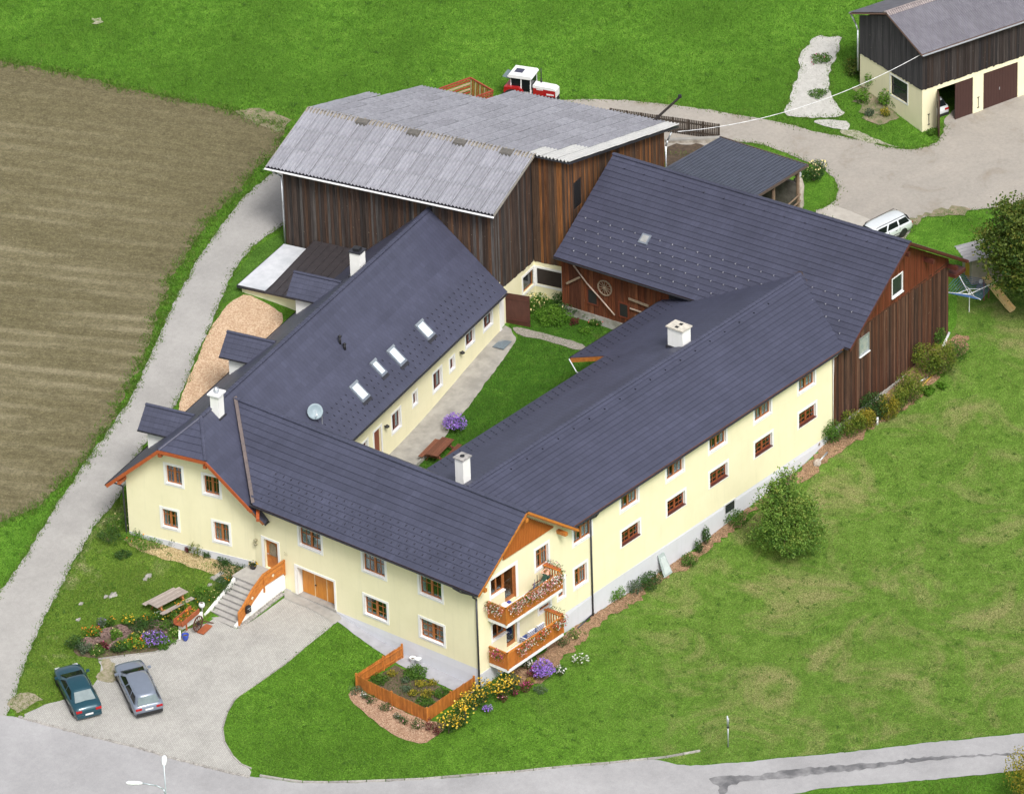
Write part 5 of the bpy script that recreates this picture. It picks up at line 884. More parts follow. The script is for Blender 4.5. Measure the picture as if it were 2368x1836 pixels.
def shrub(name, label, cat, at, rx, rz, n, leaf='mid', size=.09, flowers=(), group=None, lobes=5, ry=None, low=.0, seed=None, spiky=0, stems=5):
    ry = ry or rx; loc = Vector((at[0], at[1], h(at[0], at[1])+.03)) if len(at) == 2 or at[2] is None else Vector(at)
    o = empty(name, loc, 0, label, cat, group); L = [(0, 0, low+rz*.5, rx*.8, ry*.8, rz*.5)]
    for i in range(lobes):
        t = 2*math.pi*(i+random.random()*.7)/lobes; q = random.uniform(.45, .62); L.append((rx*q*math.cos(t), ry*q*math.sin(t), low+rz*random.uniform(.32, .68), rx*random.uniform(.36, .55), ry*random.uniform(.36, .55), rz*random.uniform(.28, .42)))
    p, d, k = lobes_pts(n, L)
    if spiky: p[:, 2] *= 1+spiky*RNG.random(n)**3
    p[:, 2] = np.maximum(p[:, 2], .02); mb = MB()
    for i in range(stems):
        t = random.uniform(0, 6.28); q = random.uniform(.2, .6); mb.tube((0.03*math.cos(t), .03*math.sin(t), -.08), (rx*q*math.cos(t), ry*q*math.sin(t), low+rz*random.uniform(.4, .75)), .012+rx*.012, 5, .008)
    mb.build('stem', STEM if rz < 1.2 else BARK, o)
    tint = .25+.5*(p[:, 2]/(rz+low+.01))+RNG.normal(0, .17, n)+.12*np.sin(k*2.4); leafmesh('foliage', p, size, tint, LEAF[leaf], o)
    for fk, fn_, fs in flowers:
        q, dd, _ = lobes_pts(fn_*3, L, .97); ok = np.where(dd[:, 2] > -.15)[0][:fn_]; q = q[ok]; q[:, 2] = np.maximum(q[:, 2], .05); leafmesh('blossom', q+dd[ok]*.03, fs, RNG.random(len(q)), FLO[fk], o, updir=1.6, aspect=.95)
    return o
def tree(name, label, cat, base, hgt, lobes, n, leaf, size, trunk_r, limbs=9, seed=3, group=None, sprays=0):
    rs = random.Random(seed); o = empty(name, base, 0, label, cat, group); tb = MB(); top = Vector((rs.uniform(-.2, .2), rs.uniform(-.2, .2), hgt*.72)); pts = [Vector((0, 0, -.25)), Vector((.03, 0, hgt*.12)), Vector((top.x*.5, top.y*.4, hgt*.4)), top]
    for i in range(3): tb.tube(pts[i], pts[i+1], trunk_r*(1-.27*i), 9, trunk_r*(1-.27*(i+1)))
    tb.build('trunk', BARK, o, True); lb = MB()
    for i in range(limbs):
        l = lobes[i % len(lobes)]; s = lerp(pts[1], top, rs.uniform(.1, .95)); e = Vector(l[:3])+Vector((rs.uniform(-.5, .5)*l[3], rs.uniform(-.5, .5)*l[4], rs.uniform(-.2, .6)*l[5])); m_ = lerp(s, e, .5)+Vector((0, 0, .12*hgt*rs.uniform(.2, 1)*.5)); lb.tube(s, m_, trunk_r*.38, 6, trunk_r*.22); lb.tube(m_, e, trunk_r*.22, 5, .012)
    lb.build('limbs', BARK, o)
    # leaves hang in small clumps through the crown
    nc = n//26; cp, cdir, ck = lobes_pts(nc, lobes, .5); cs = RNG.uniform(.5, 1.3, nc); p = np.repeat(cp, 26, 0)+RNG.normal(size=(nc*26, 3))*np.repeat(cs, 26)[:, None]*size*1.5*np.array([1, 1, .75])
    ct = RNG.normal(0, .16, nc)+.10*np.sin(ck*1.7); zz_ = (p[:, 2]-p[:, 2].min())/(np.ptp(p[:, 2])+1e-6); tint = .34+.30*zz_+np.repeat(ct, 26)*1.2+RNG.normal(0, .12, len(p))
    if sprays:
        for i in range(sprays):
            l = lobes[rs.randrange(len(lobes))]; d = Vector((rs.gauss(0, 1), rs.gauss(0, 1), rs.uniform(.3, 2.4))).normalized(); s = Vector((l[0]+d.x*l[3]*.8, l[1]+d.y*l[4]*.8, l[2]+d.z*l[5]*.8)); e = s+d*rs.uniform(.4, 1.25); k = 24; t = np.linspace(0, 1, k)[:, None]
            p = np.vstack([p, np.array(s)*(1-t)+np.array(e)*t+RNG.normal(0, .06, (k, 3))]); tint = np.r_[tint, RNG.uniform(.3, .8, k)]
    leafmesh('crown', p, size, tint, LEAF[leaf], o); return o
# fruit tree on the lawn
b = G(1822, 1280); b.z -= .02
def crown_lobes(seed, cz, rx, rz, n, r0, r1, lean=(0, 0)):
    rs = random.Random(seed); L = [(0, 0, cz, rx*.62, rx*.62, rz*.66)]
    for i in range(n):
        t = i*2.39996; u = 1-2*(i+.5)/n; q = math.sqrt(1-u*u)*rs.uniform(.62, .98); r_ = rs.uniform(r0, r1); w = 1.0 if u < .2 else 1-.35*u
        L.append((rx*q*w*math.cos(t)+lean[0]*u, rx*q*w*math.sin(t)+lean[1]*u, cz+rz*u*rs.uniform(.75, 1.0), r_, r_, r_*.8))
    return L
LB = [(0, 0, 2.3, 1.5, 1.5, 1.3), (.8, -.9, 1.7, 1.1, 1.1, .9), (-.9, .7, 1.6, 1.1, 1.1, .9), (.9, .8, 1.9, 1.0, 1.0, .9), (-.9, -.8, 1.7, 1.0, 1.0, .9), (.1, -.2, 3.6, 1.15, 1.15, 1.0), (1.3, -.2, 2.7, .8, .8, .8), (-1.2, .3, 2.8, .75, .75, .7), (-.5, .9, 3.5, .75, .75, .7), (.6, -.9, 3.2, .8, .8, .7), (-.35, .45, 4.6, .7, .7, .7), (.45, .2, 4.8, .6, .6, .6), (-.1, .9, 4.3, .55, .55, .5), (.0, -1.3, 1.2, 1.0, 1.0, .6), (.2, .1, 5.5, .4, .4, .5), (-1.0, 1.2, 3.9, .4, .4, .4), (1.5, -.9, 1.5, .7, .7, .6)]
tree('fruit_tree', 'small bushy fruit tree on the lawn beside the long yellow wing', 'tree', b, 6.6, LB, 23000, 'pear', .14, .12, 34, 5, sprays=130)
# large tree at the right edge: a whole tree whose left half stands in the picture
b = G(2402, 738)
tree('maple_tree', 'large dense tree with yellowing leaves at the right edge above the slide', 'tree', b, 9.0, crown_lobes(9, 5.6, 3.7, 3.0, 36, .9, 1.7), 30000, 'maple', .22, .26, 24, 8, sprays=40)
# yellow shrub reaching in at the lower right corner
b = G(2412, 1868)
shrub('garden_shrub', 'yellow-leaved shrub reaching in at the lower right corner by the road', 'shrub', (b.x, b.y), 2.4, 4.2, 6500, 'yel', .14, lobes=8, stems=9)
def PXY(p): q = G(*p); return (q.x, q.y)
# shrubs along the brown barn wall
zk = zz(1900, 740, .18898)
for i, (p, rx, rz, n, lf, lab) in enumerate([((120, 1500), .75, 1.5, 900, 'mid', 'loose green shrub at the corner downpipe where yellow wall meets the brown boards'), ((380, 1400), .85, 1.5, 1300, 'box', 'rounded green shrub beside the white stub, nearest the yellow wall on the barn bed'), ((545, 1330), .62, 1.35, 1100, 'yel', 'golden-yellow rounded shrub low on the barn bed, left of the white stub'),
        ((660, 1180), 1.05, 1.5, 1600, 'dark', 'dark green spreading shrub against the barn foundation'), ((820, 1220), .6, 1.7, 1000, 'yel', 'upright yellow-green shrub right of the white stub'), ((950, 1130), .55, 1.7, 800, 'box', 'narrow upright green shrub between the yellow shrub and the hose'),
        ((1080, 1000), .95, 2.0, 1900, 'box', 'tall green shrub by the black hose, middle of the barn bed'), ((1290, 640), .95, 1.9, 1700, 'box', 'bushy yellow-green shrub at the white foundation stones'), ((1500, 660), .8, 2.0, 1500, 'box', 'tall green shrub right end of the barn bed, behind the yellow stick'), ((1420, 300), .5, 1.1, 500, 'mid', 'small green shrub against the far end of the brown barn wall'),
        ((1640, 480), 1.0, 1.1, 700, 'mid', 'straggly brown-green shrub past the far end of the barn bed')]):
    shrub('wall_shrub', lab, 'shrub', PXY(zk(*p)), rx*1.22, rz*1.12, int(n*1.5), lf, .11, group='shrubs along the brown barn wall', lobes=6)
shrub('leafy_plant', 'broad bright green leafy plant in front of the barn shrubs', 'plant', PXY(zk(1300, 900)), .55, .5, 220, 'fresh', .26, lobes=4)
shrub('leafy_plant', 'low bright green leafy plant right of the yellow stick', 'plant', PXY(zk(1480, 830)), .4, .4, 140, 'fresh', .22, lobes=4)
# plants along the foot of the long yellow wing
for p, rx, rz, n, lf, lab in [((370, 1660), .75, .9, 800, 'fresh', 'bright green perennial clump at the foot of the long wing beside the downpipe'), ((470, 1630), .5, .8, 420, 'grey', 'pale grey-green perennial next to the bright green clump'), ((540, 1600), .85, .9, 1000, 'dark', 'dark green low shrub in the chip border of the long wing'), ((745, 1490), .55, .7, 460, 'mid', 'low green shrub in the chip border left of two thin saplings'),
        ((795, 1430), .25, .9, 260, 'dark', 'thin dark sapling, nearer one of two at the long wing'), ((832, 1390), .27, 1.3, 340, 'dark', 'thin dark sapling, taller one of two at the long wing'), ((985, 1290), .8, .9, 800, 'mid', 'spreading green shrub at the foot of the fruit tree side of the border'), ((945, 1250), .35, .9, 160, 'grey', 'sparse grey-green plant under the cellar window'),
        ((1450, 860), .5, 1.2, 420, 'mid', 'leafy green plant below the white downpipe')]:
    shrub('border_plant', lab, 'plant', PXY(z3(*p)), rx*1.2, rz*1.1, int(n*1.5), lf, .1, group='plants in the border of the long wing')
# flowers under the balconies and along the garden fence
zp = zz(780, 1460, .29304)
YF = [((880, 800), .75, 1.45, 34), ((1010, 700), .8, 1.75, 44), ((1090, 620), .75, 1.6, 36), ((1150, 560), .8, 1.7, 38), ((1290, 520), .85, 1.5, 40), ((1380, 470), .6, 1.3, 26), ((950, 760), .6, 1.0, 22)]
for i, (p, rx, rz, nf) in enumerate(YF):
    shrub('yellow_flower_bush', ['yellow-flowered bush nearest the lawn at the outer corner of the picket fence', 'tall yellow-flowered bush leaning on the right side of the picket fence', 'dense yellow-flowered bush, third along from the fence corner', 'yellow-flowered bush between the fence end and the house corner downpipe', 'yellow-flowered bush in front of the house corner, under the lower balcony', 'smaller yellow-flowered bush under the balcony next to the red-leaved plants', 'low yellow-flowered bush in front of the others at the fence corner'][i], 'flower bush', PXY(zp(*p)), rx, rz, 850, 'dark', .09, [('yellow', nf*3, .13)], 'yellow flower bushes at the house corner')
shrub('aster_bush', 'big round purple aster bush below the lower balcony', 'flower bush', PXY(zp(1625, 370)), .75, 1.25, 500, 'mid', .08, [('purple', 620, .11)], 'purple asters')
shrub('aster_bush', 'small purple aster clump at the edge of the lawn in front of the yellow bushes', 'flower bush', PXY(zp(1185, 640)), .32, .45, 90, 'mid', .07, [('purple', 110, .09)], 'purple asters')
for p, lab in (((1760, 350), 'white-flowered plant on the lawn edge, nearer one'), ((1920, 260), 'white-flowered plant with yellowish leaves on the lawn edge, farther one'), ((1500, 300), 'white-flowered plant directly under the lower balcony')):
    shrub('white_flower_plant', lab, 'flower', PXY(zp(*p)), .55 if p[0] > 1900 else .38, .7, 160, 'fresh' if p[0] > 1900 else 'dark', .1, [('white', 38, .13)], 'white flowers by the balcony', lobes=4)
for p, rx, rz, lf, fl, lab in (((1490, 480), .45, .8, 'red', [('magenta', 22, .1)], 'dark red plant with magenta flowers left of the big aster bush'), ((1540, 380), .4, .8, 'red', [('magenta', 12, .09)], 'dark red plant against the plinth beside the big aster'), ((1400, 510), .35, .6, 'red', [('magenta', 10, .1)], 'low dark red plant in front of the yellow bushes'), ((1310, 545), .4, .55, 'red', [('pink', 14, .09)], 'low reddish plant beside the small aster clump'),
        ((1600, 480), .5, .4, 'grey', [], 'low blue-grey clump at the lawn edge below the aster'), ((1520, 430), .4, .6, 'yel', [], 'yellowish leafy clump between the red plants and the aster'), ((1870, 60), .5, .7, 'mid', [('cream', 12, .1)], 'green clump with pale flowers right of the lower balcony'), ((1780, 110), .55, .6, 'dark', [], 'dark green clump below the right end of the lower balcony'),
        ((740, 780), .4, .8, 'red', [], 'dark red rose bush at the fence corner'), ((785, 815), .3, .5, 'red', [], 'low dark red rose at the tip of the chip bed'), ((640, 770), .5, .7, 'dark', [('pink', 6, .1)], 'green rose bush left of the dark red one'), ((530, 730), .35, .5, 'dark', [('pink', 4, .1)], 'small green rose bush in the chip bed'), ((475, 690), .3, .4, 'grey', [('white', 5, .12)], 'small rose with a white bloom in the chip bed'),
        ((385, 620), .45, .5, 'dark', [('pink', 9, .09)], 'low pink rose bush at the middle of the picket fence'), ((270, 560), .4, .5, 'dark', [('pink', 6, .09)], 'low pink rose bush left of the middle of the fence'), ((215, 530), .25, .5, 'grey', [('white', 7, .1)], 'pale rose near the left fence corner'), ((150, 490), .45, .5, 'grey', [], 'grey-green plant at the left fence corner')):
    shrub('garden_plant', lab, 'plant', PXY(zp(*p)), rx, rz, int(520*rx), lf, .09, fl, 'plants by the fence and balcony', lobes=4)
# vegetables inside the fence
for p, rx, rz, n, lf, lab in [((620, 350), .75, .45, 900, 'mid', 'dense row of green leaf vegetables nearest the house inside the fence'), ((330, 400), .55, .4, 420, 'mid', 'leafy green vegetable at the left inside the fence'), ((540, 400), .3, .3, 130, 'grey', 'small pale cabbage in the middle of the fenced bed'), ((540, 470), .33, .3, 130, 'grey', 'small grey-green cabbage nearer the front fence'), ((660, 430), .38, .35, 190, 'yel', 'yellow-green lettuce right of the cabbages'), ((600, 500), .33, .3, 150, 'yel', 'yellow-green lettuce at the front fence'), ((710, 510), .42, .35, 220, 'yel', 'larger yellow-green lettuce near the front fence corner'), ((750, 420), .35, .3, 150, 'yel', 'pale lettuce beside the concrete strip'), ((430, 350), .32, .35, 150, 'yel', 'pale green lettuce at the back left of the bed'), ((690, 570), .6, .3, 380, 'mid', 'green weeds in the front corner of the fenced bed'), ((820, 500), .55, .3, 320, 'mid', 'green weeds along the right fence')]:
    shrub('vegetable', lab, 'vegetable', PXY(zp(*p)), rx*1.2, rz, int(n*1.6), lf, .1, group='vegetables inside the picket fence', lobes=5, stems=3)
# the flower bed by the driveway, planted between concrete rings
zq = zz(160, 1300, .18315)
BED = [((80, 1080), .55, .7, 'dark', [], 'dark green plant at the left end of the ring bed'), ((250, 930), .35, .5, 'fresh', [('orange', 26, .09)], 'orange flowers at the left of the ring bed'), ((350, 930), .38, .5, 'fresh', [('orange', 30, .1), ('red', 12, .09)], 'red-orange flowers behind the left rings'), ((520, 810), .3, .5, 'mid', [('orange', 12, .09)], 'small orange flowers in the grass behind the rings'), ((410, 830), .25, .6, 'grey', [('purple', 16, .07)], 'pale lavender plant behind the rings'),
       ((600, 960), .38, .5, 'fresh', [('cream', 14, .07)], 'bright green trailing plant between the rings'), ((740, 780), .42, .55, 'fresh', [('yellow', 44, .11)], 'bright yellow flowers at the top of the rings'), ((930, 850), .85, .6, 'dark', [], 'dark feathery plant over the middle rings'), ((990, 770), .4, .5, 'mid', [('yellow', 16, .09), ('orange', 14, .09)], 'yellow and orange flowers behind the dark feathery plant'),
       ((1130, 730), .35, .5, 'mid', [('white', 20, .1)], 'white flowers at the back of the bed near the picnic table'), ((1200, 730), .3, .5, 'mid', [('yellow', 16, .09)], 'yellow flowers right of the white ones'), ((1300, 720), .33, .55, 'mid', [('orange', 22, .11)], 'orange flowers left of the old cart'), ((1400, 640), .45, .6, 'mid', [('orange', 30, .1), ('yellow', 16, .1)], 'orange and yellow flowers behind the old cart'), ((1490, 610), .4, .6, 'fresh', [('yellow', 26, .1)], 'yellow flowers beside the cart board'),
       ((440, 1090), .3, .4, 'red', [('magenta', 14, .09)], 'dark red plant at the front of the left rings'), ((350, 1140), .5, .4, 'mid', [('cream', 12, .08)], 'low green plant at the front left kerb'), ((200, 1130), .45, .5, 'grey', [], 'grey-violet low plant at the front left corner'), ((640, 1120), .5, .5, 'dark', [], 'dark green plant in front by the silver car'), ((700, 1090), .5, .5, 'fresh', [('yellow', 20, .08)], 'green plant with yellow flowers at the kerb'),
       ((880, 1080), .6, .6, 'fresh', [('orange', 40, .11), ('yellow', 30, .1)], 'large orange and yellow marigolds at the front kerb'), ((830, 1010), .35, .5, 'mid', [('yellow', 24, .1)], 'yellow marigolds behind the orange ones'), ((930, 980), .35, .5, 'mid', [('cream', 22, .1), ('orange', 12, .1)], 'peach coloured flowers left of the purple aster'), ((1090, 1030), .68, .65, 'mid', [('purple', 300, .1)], 'purple aster at the front of the ring bed'),
       ((1230, 1030), .5, .4, 'fresh', [], 'low green plant right of the purple aster'), ((1340, 930), .36, .5, 'fresh', [('cream', 20, .08)], 'pale green plant at the white edge wall'), ((1380, 780), .4, .55, 'fresh', [('cream', 10, .08)], 'bright green plant left of the old cart'), ((1180, 1090), .35, .35, 'mid', [], 'low green plant on the kerb right of the aster'), ((1220, 840), .5, .45, 'mid', [], 'low green plant over the right rings')]
for p, rx, rz, lf, fl, lab in BED: shrub('bed_plant', lab, 'flower', PXY(zq(*p)), rx*1.25, rz*1.2, int(1300*rx), lf, .1, fl, 'plants in the driveway flower bed', lobes=4)
for p, rx, rz, lf, fl, lab in (((1960, 400), .62, .95, 'dark', [], 'dark round bush beside the stairs'), ((1680, 400), .5, .5, 'fresh', [], 'bright green plant left of the stair bush'), ((1830, 470), .55, .45, 'mid', [('cream', 16, .08)], 'spotted green plant below the stair bush'), ((2030, 270), .25, .5, 'mid', [('orange', 20, .11)], 'orange flowers at the stair edge'), ((1650, 500), .7, .5, 'mid', [('yellow', 10, .08)], 'green ground plant between table and stairs'), ((2060, 110), 1.1, .35, 'dark', [], 'dark green mat under the house wall by the stairs'), ((1930, 250), .35, .3, 'grey', [('white', 10, .09)], 'grey cushion plant on the rocks by the stairs')):
    shrub('garden_plant', lab, 'plant', PXY(zq(*p)), rx*1.15, rz*1.15, int(1000*rx), lf, .09, fl, 'plants near the stairs', lobes=4)
# bed along the half-hipped gable and garden islands
for p, rx, rz, lf, fl, lab in (((230, 760), .8, .9, 'mid', [('cream', 10, .1)], 'tall green perennial at the left house corner'), ((170, 850), .7, .7, 'dark', [], 'dark green clump left of the gable bed'), ((330, 850), .6, .5, 'fresh', [('orange', 8, .1)], 'bright green clump with an orange flower at the gable'), ((450, 890), .75, .45, 'fresh', [], 'bright green low clump in front of the gable'), ((380, 800), .3, .6, 'grey', [], 'dark grey-green plant at the gable plinth'), ((525, 830), .3, .7, 'grey', [], 'thin grey plant under the left gable window'), ((640, 870), .4, .7, 'dark', [], 'dark bluish shrub under the right gable window'), ((790, 945), .42, .8, 'box', [], 'round olive-green bush at the right of the gable bed'), ((870, 970), .25, .4, 'dark', [], 'small dark plant next to the olive bush'),
        ((740, 925), .25, .4, 'red', [], 'small reddish plant left of the olive bush'), ((270, 960), .5, .3, 'dark', [], 'dark green mound in the garden lawn'), ((1000, 1010), .4, .35, 'dark', [], 'small dark mat at the plinth left of the stairs')):
    shrub('gable_plant', lab, 'plant', PXY(z4(*p)), rx*1.3, rz*1.15, int(1100*rx), lf, .09, fl, 'plants along the half-hipped gable', lobes=4)
# courtyard corner bed
zr_ = zz(1180, 580, .17399)
for p, rx, rz, lf, fl, lab, n in (((380, 790), .95, 1.2, 'mid', [('cream', 60, .14)], 'cream-flowered bush behind the open brown door', 900), ((560, 940), 1.3, .9, 'fresh', [], 'large bright green leafy bush in the courtyard corner', 2200), ((860, 820), 1.2, 1.1, 'dark', [('cream', 6, .1)], 'dark green bush along the red-brown barn boards', 1700), ((700, 760), .8, 1.1, 'dark', [], 'dark bush at the corner of the yellow barn wall', 900), ((1060, 880), .7, .7, 'mid', [('cream', 5, .12)], 'green plant with few pale flowers by the white foundation', 700), ((860, 990), .35, .5, 'red', [], 'dark red plant in the courtyard bed', 200), ((1150, 990), .5, .5, 'mid', [('cream', 8, .1), ('red', 6, .08)], 'mixed flowers in front of the white foundation', 420), ((1400, 960), .35, .6, 'mid', [('cream', 12, .11)], 'pale flowers right at the roof edge in the courtyard', 240), ((1000, 1090), .5, .35, 'fresh', [], 'low bright weeds at the courtyard path', 260)):
    shrub('courtyard_plant', lab, 'plant', PXY(zr_(*p)), rx, rz, n, lf, .11, fl, 'plants in the courtyard corner')
shrub('aster_bush', 'round purple aster bush at the courtyard terrace edge', 'flower bush', PXY(z2(1095, 1300)), .85, 1.2, 700, 'mid', .08, [('purple', 640, .11)], 'purple asters')
# plants round the outbuilding and by the shed
for p, rx, rz, lf, fl, lab, n in (((1040, 690), .7, 1.7, 'fresh', [], 'climbing green plant on the outbuilding gable, left one', 800), ((960, 780), .6, 1.2, 'fresh', [], 'yellow-green plant in the outbuilding bed, leftmost', 560), ((1130, 800), .6, 1.3, 'fresh', [('yellow', 8, .1)], 'green plant with yellow flowers below the outbuilding window', 640), ((1130, 880), .4, .7, 'yel', [], 'yellowish low plant in the outbuilding bed', 260), ((1010, 880), .4, .6, 'grey', [], 'grey-green plant in the outbuilding bed', 240), ((970, 500), .7, 1.6, 'mid', [], 'green creeper at the far corner of the outbuilding', 700), ((890, 560), .9, 1.2, 'maple', [], 'reddish-green shrub behind the outbuilding bed', 700), ((1220, 830), .5, .9, 'mid', [], 'green plant against the outbuilding window sill', 420), ((650, 460), .9, .35, 'mid', [('magenta', 12, .1)], 'grass tuft with reddish weeds in the white rubble', 500), ((620, 720), .8, .3, 'mid', [], 'green weed tuft in the lower white rubble', 420), ((1480, 1020), .4, .5, 'mid', [], 'weeds at the foot of the outbuilding corner', 200)):
    shrub('outbuilding_plant', lab, 'plant', PXY(zd(*p)), rx, rz, n, lf, .13, fl, 'plants round the outbuilding')
shrub('shed_bush', 'green bush with cream flowers beside the open shed', 'flower bush', PXY(zd(590, 1360)), 1.0, 1.5, 1300, 'dark', .12, [('cream', 60, .14)])
# small tufts and rocks in the garden lawn
for i, (p, s) in enumerate([((560, 420), .34), ((470, 440), .22), ((1000, 180), .3), ((960, 220), .2), ((1850, 200), .34), ((1900, 160), .3), ((1980, 220), .25), ((1780, 290), .2), ((150, 530), .2), ((110, 730), .2), ((2080, 190), .3)]):
    g = G(*zq(*p)); q, d, _ = lobes_pts(60, [(0, 0, 0, s, s*.7, s*.35)], .9)
    bm = bmesh.new(); bmesh.ops.create_icosphere(bm, subdivisions=2, radius=1)
    for v in bm.verts: v.co = Vector((v.co.x*s, v.co.y*s*.65, v.co.z*s*.32))*(1+.25*math.sin(v.co.x*5+i)+.2*math.cos(v.co.y*6+2*i))
    me = bpy.data.meshes.new('garden_rock'); bm.to_mesh(me); bm.free(); me.materials.append(mat('pale_limestone', (.36, .345, .32), (.24, .23, .21), 5, .9, .6)); o = link(bpy.data.objects.new('garden_rock', me)); o.location = (g.x, g.y, g.z+.05)
    tag(o, ['largest pale rock in the garden lawn left of the picnic table', 'flat pale rock beside the largest one', 'pale rock behind the picnic table', 'small flat rock behind the picnic table', 'pale rock near the stair bush', 'pale rock between stair bush and house wall', 'pale rock at the upper stair edge', 'small pale rock left of the stair bush', 'small rock at the left of the garden lawn', 'small rock low on the left of the garden lawn', 'pale rock beside the stair landing'][i], 'rock', 'rocks in the garden lawn')
# ------------------------------------------------------------------ grass as real blades
def blades(name, poly, n, hgt, cols, excl=(), kind='stuff', label=None, wid=.02, dryf=None):
    x0, x1 = min(p[0] for p in poly), max(p[0] for p in poly); y0, y1 = min(p[1] for p in poly), max(p[1] for p in poly)
    x = RNG.uniform(x0, x1, n); y = RNG.uniform(y0, y1, n); k = inpoly(x, y, poly)
    for e in excl: k &= ~inpoly(x, y, e)
    x, y = x[k], y[k]; 
    cl = np.sin(x*.9+1.3*np.sin(y*.7))*np.cos(y*1.1+np.sin(x*.5)); z = hv(x, y)+.01; n = len(x); hh = hgt*RNG.uniform(.5, 1.4, n)*(1+.25*cl)
    t = RNG.uniform(0, 6.283, n); lean = RNG.normal(0, .45, (n, 2))*hh[:, None]; w = wid*RNG.uniform(.6, 1.4, n)
    a = np.stack([x-np.cos(t)*w, y-np.sin(t)*w, z], 1); b = np.stack([x+np.cos(t)*w, y+np.sin(t)*w, z], 1); c = np.stack([x+lean[:, 0], y+lean[:, 1], z+hh], 1)
    v = np.stack([a, b, c], 1).reshape(-1, 3); me = bpy.data.meshes.new(name); me.vertices.add(3*n); me.vertices.foreach_set('co', v.ravel()); me.loops.add(3*n); me.loops.foreach_set('vertex_index', np.arange(3*n, dtype=np.int32))
    me.polygons.add(n); me.polygons.foreach_set('loop_start', np.arange(0, 3*n, 3, dtype=np.int32)); me.polygons.foreach_set('loop_total', np.full(n, 3, np.int32)); me.update(calc_edges=True)
    at = me.attributes.new('tint', 'FLOAT', 'POINT'); at.data.foreach_set('value', np.repeat(np.clip((.5+.15*cl if dryf is None else .22+.5*dryf(x, y)+.1*cl)+RNG.normal(0, .22, n), 0, 1), 3).astype(np.float32)); me.materials.append(cols)
    return tag(link(bpy.data.objects.new(name, me)), label, 'grass', None, kind)
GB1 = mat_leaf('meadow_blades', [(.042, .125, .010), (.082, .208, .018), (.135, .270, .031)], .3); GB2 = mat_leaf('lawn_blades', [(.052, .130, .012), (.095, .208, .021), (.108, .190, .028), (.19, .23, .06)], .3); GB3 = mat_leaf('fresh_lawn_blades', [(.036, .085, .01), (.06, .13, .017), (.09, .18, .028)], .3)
DRY = lambda x, y: np.clip(.06*x-.05*y-.15, 0, 1.1)
_rect = FP((-60, -30), (2260, -30), (2260, 620), (1700, 300), (600, 300), (600, 420), (20, 1500), (-60, 1500))
FOOT = [[Vector(LW(a, b)) for a, b in ((31.5, -1), (31.5, 16.2), (45, 16.2), (54, 10), (54, -3.5), (38, -3.5))], [Vector((og[0], og[1]))+Vector((math.cos(OA)*a-math.sin(OA)*b, math.sin(OA)*a+math.cos(OA)*b)) for a, b in ((0, 0), (16, 0), (16, 7.5), (0, 7.5))]]
blades('meadow_grass', _rect, 520000, .13, GB1, [P_FIELD, P_LANE, P_YARD, P_RUB]+FOOT, label='rich green meadow grass behind the farm and along the lane', wid=.022)
blades('lawn_grass', P_RLAWN, 380000, .07, GB2, [], label='short dry mown lawn grass beside the long wing', wid=.018, dryf=DRY)
blades('front_lawn_grass', P_FLAWN, 70000, .08, GB2, [], label='fresh green lawn grass between driveway, road and fence', dryf=DRY)
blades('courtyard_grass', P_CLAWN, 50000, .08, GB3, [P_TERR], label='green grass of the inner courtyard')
blades('garden_grass', P_GLAWN, 60000, .09, GB2, [P_DRIVE], label='worn patchy grass of the front garden round the picnic table', dryf=lambda x, y: .72+0*x)
blades('bed_weeds', [Vector(p) for p in ((-1.3, 5.6), (-4.4, 5.9), (-4.4, .5), (-1.3, .3))], 2600, .10, GB3, [], label='green weeds between the vegetables', wid=.03)
blades('road_verge_grass', SP((1880, 1836), (2096, 1812), (2368, 1786), (2500, 1780), (2500, 1900), (1850, 1900)), 24000, .10, GB2, [P_ROAD], label='grass verge below the road at the lower right', dryf=lambda x, y: .6+0*x)
# weeds and clover dotted through the grass
def weeds(name, poly, n, label, m, rad=.25, leaf=.07, excl=()):
    x0, x1 = min(p[0] for p in poly), max(p[0] for p in poly); y0, y1 = min(p[1] for p in poly), max(p[1] for p in poly); x = RNG.uniform(x0, x1, n); y = RNG.uniform(y0, y1, n); k = inpoly(x, y, poly)
    for e in excl: k &= ~inpoly(x, y, e)
    x, y = x[k], y[k]; n = len(x); s = RNG.uniform(.3, 1, n)*rad; c = 22; px = np.repeat(x, c)+RNG.normal(0, 1, n*c)*np.repeat(s, c); py = np.repeat(y, c)+RNG.normal(0, 1, n*c)*np.repeat(s, c); pz = hv(px, py)+RNG.uniform(.03, .11, n*c)
    o = leafmesh(name, np.stack([px, py, pz], 1), leaf, np.repeat(RNG.uniform(.1, .9, n), c)+RNG.normal(0, .12, n*c), m, None, 'stuff', 2.0, .7); return tag(o, label, 'weeds', None, 'stuff')
weeds('lawn_weeds', P_RLAWN, 2200, 'darker clover and weed patches in the mown lawn', LEAF['mid'])
weeds('front_lawn_weeds', P_FLAWN, 130, 'clover patches in the front lawn', LEAF['mid'])
weeds('meadow_weeds', _rect, 1500, 'darker weed clumps in the meadow', LEAF['mid'], .35, .1, [P_FIELD, P_LANE, P_YARD, P_RUB]+FOOT)
weeds('garden_weeds', P_GLAWN, 260, 'green weeds in the front garden lawn', LEAF['fresh'], .3, .08, [P_DRIVE])
weeds('field_edge_weeds', P_LANE, 60, 'weeds at the lane edge', LEAF['mid'], .15, .06) if False else None
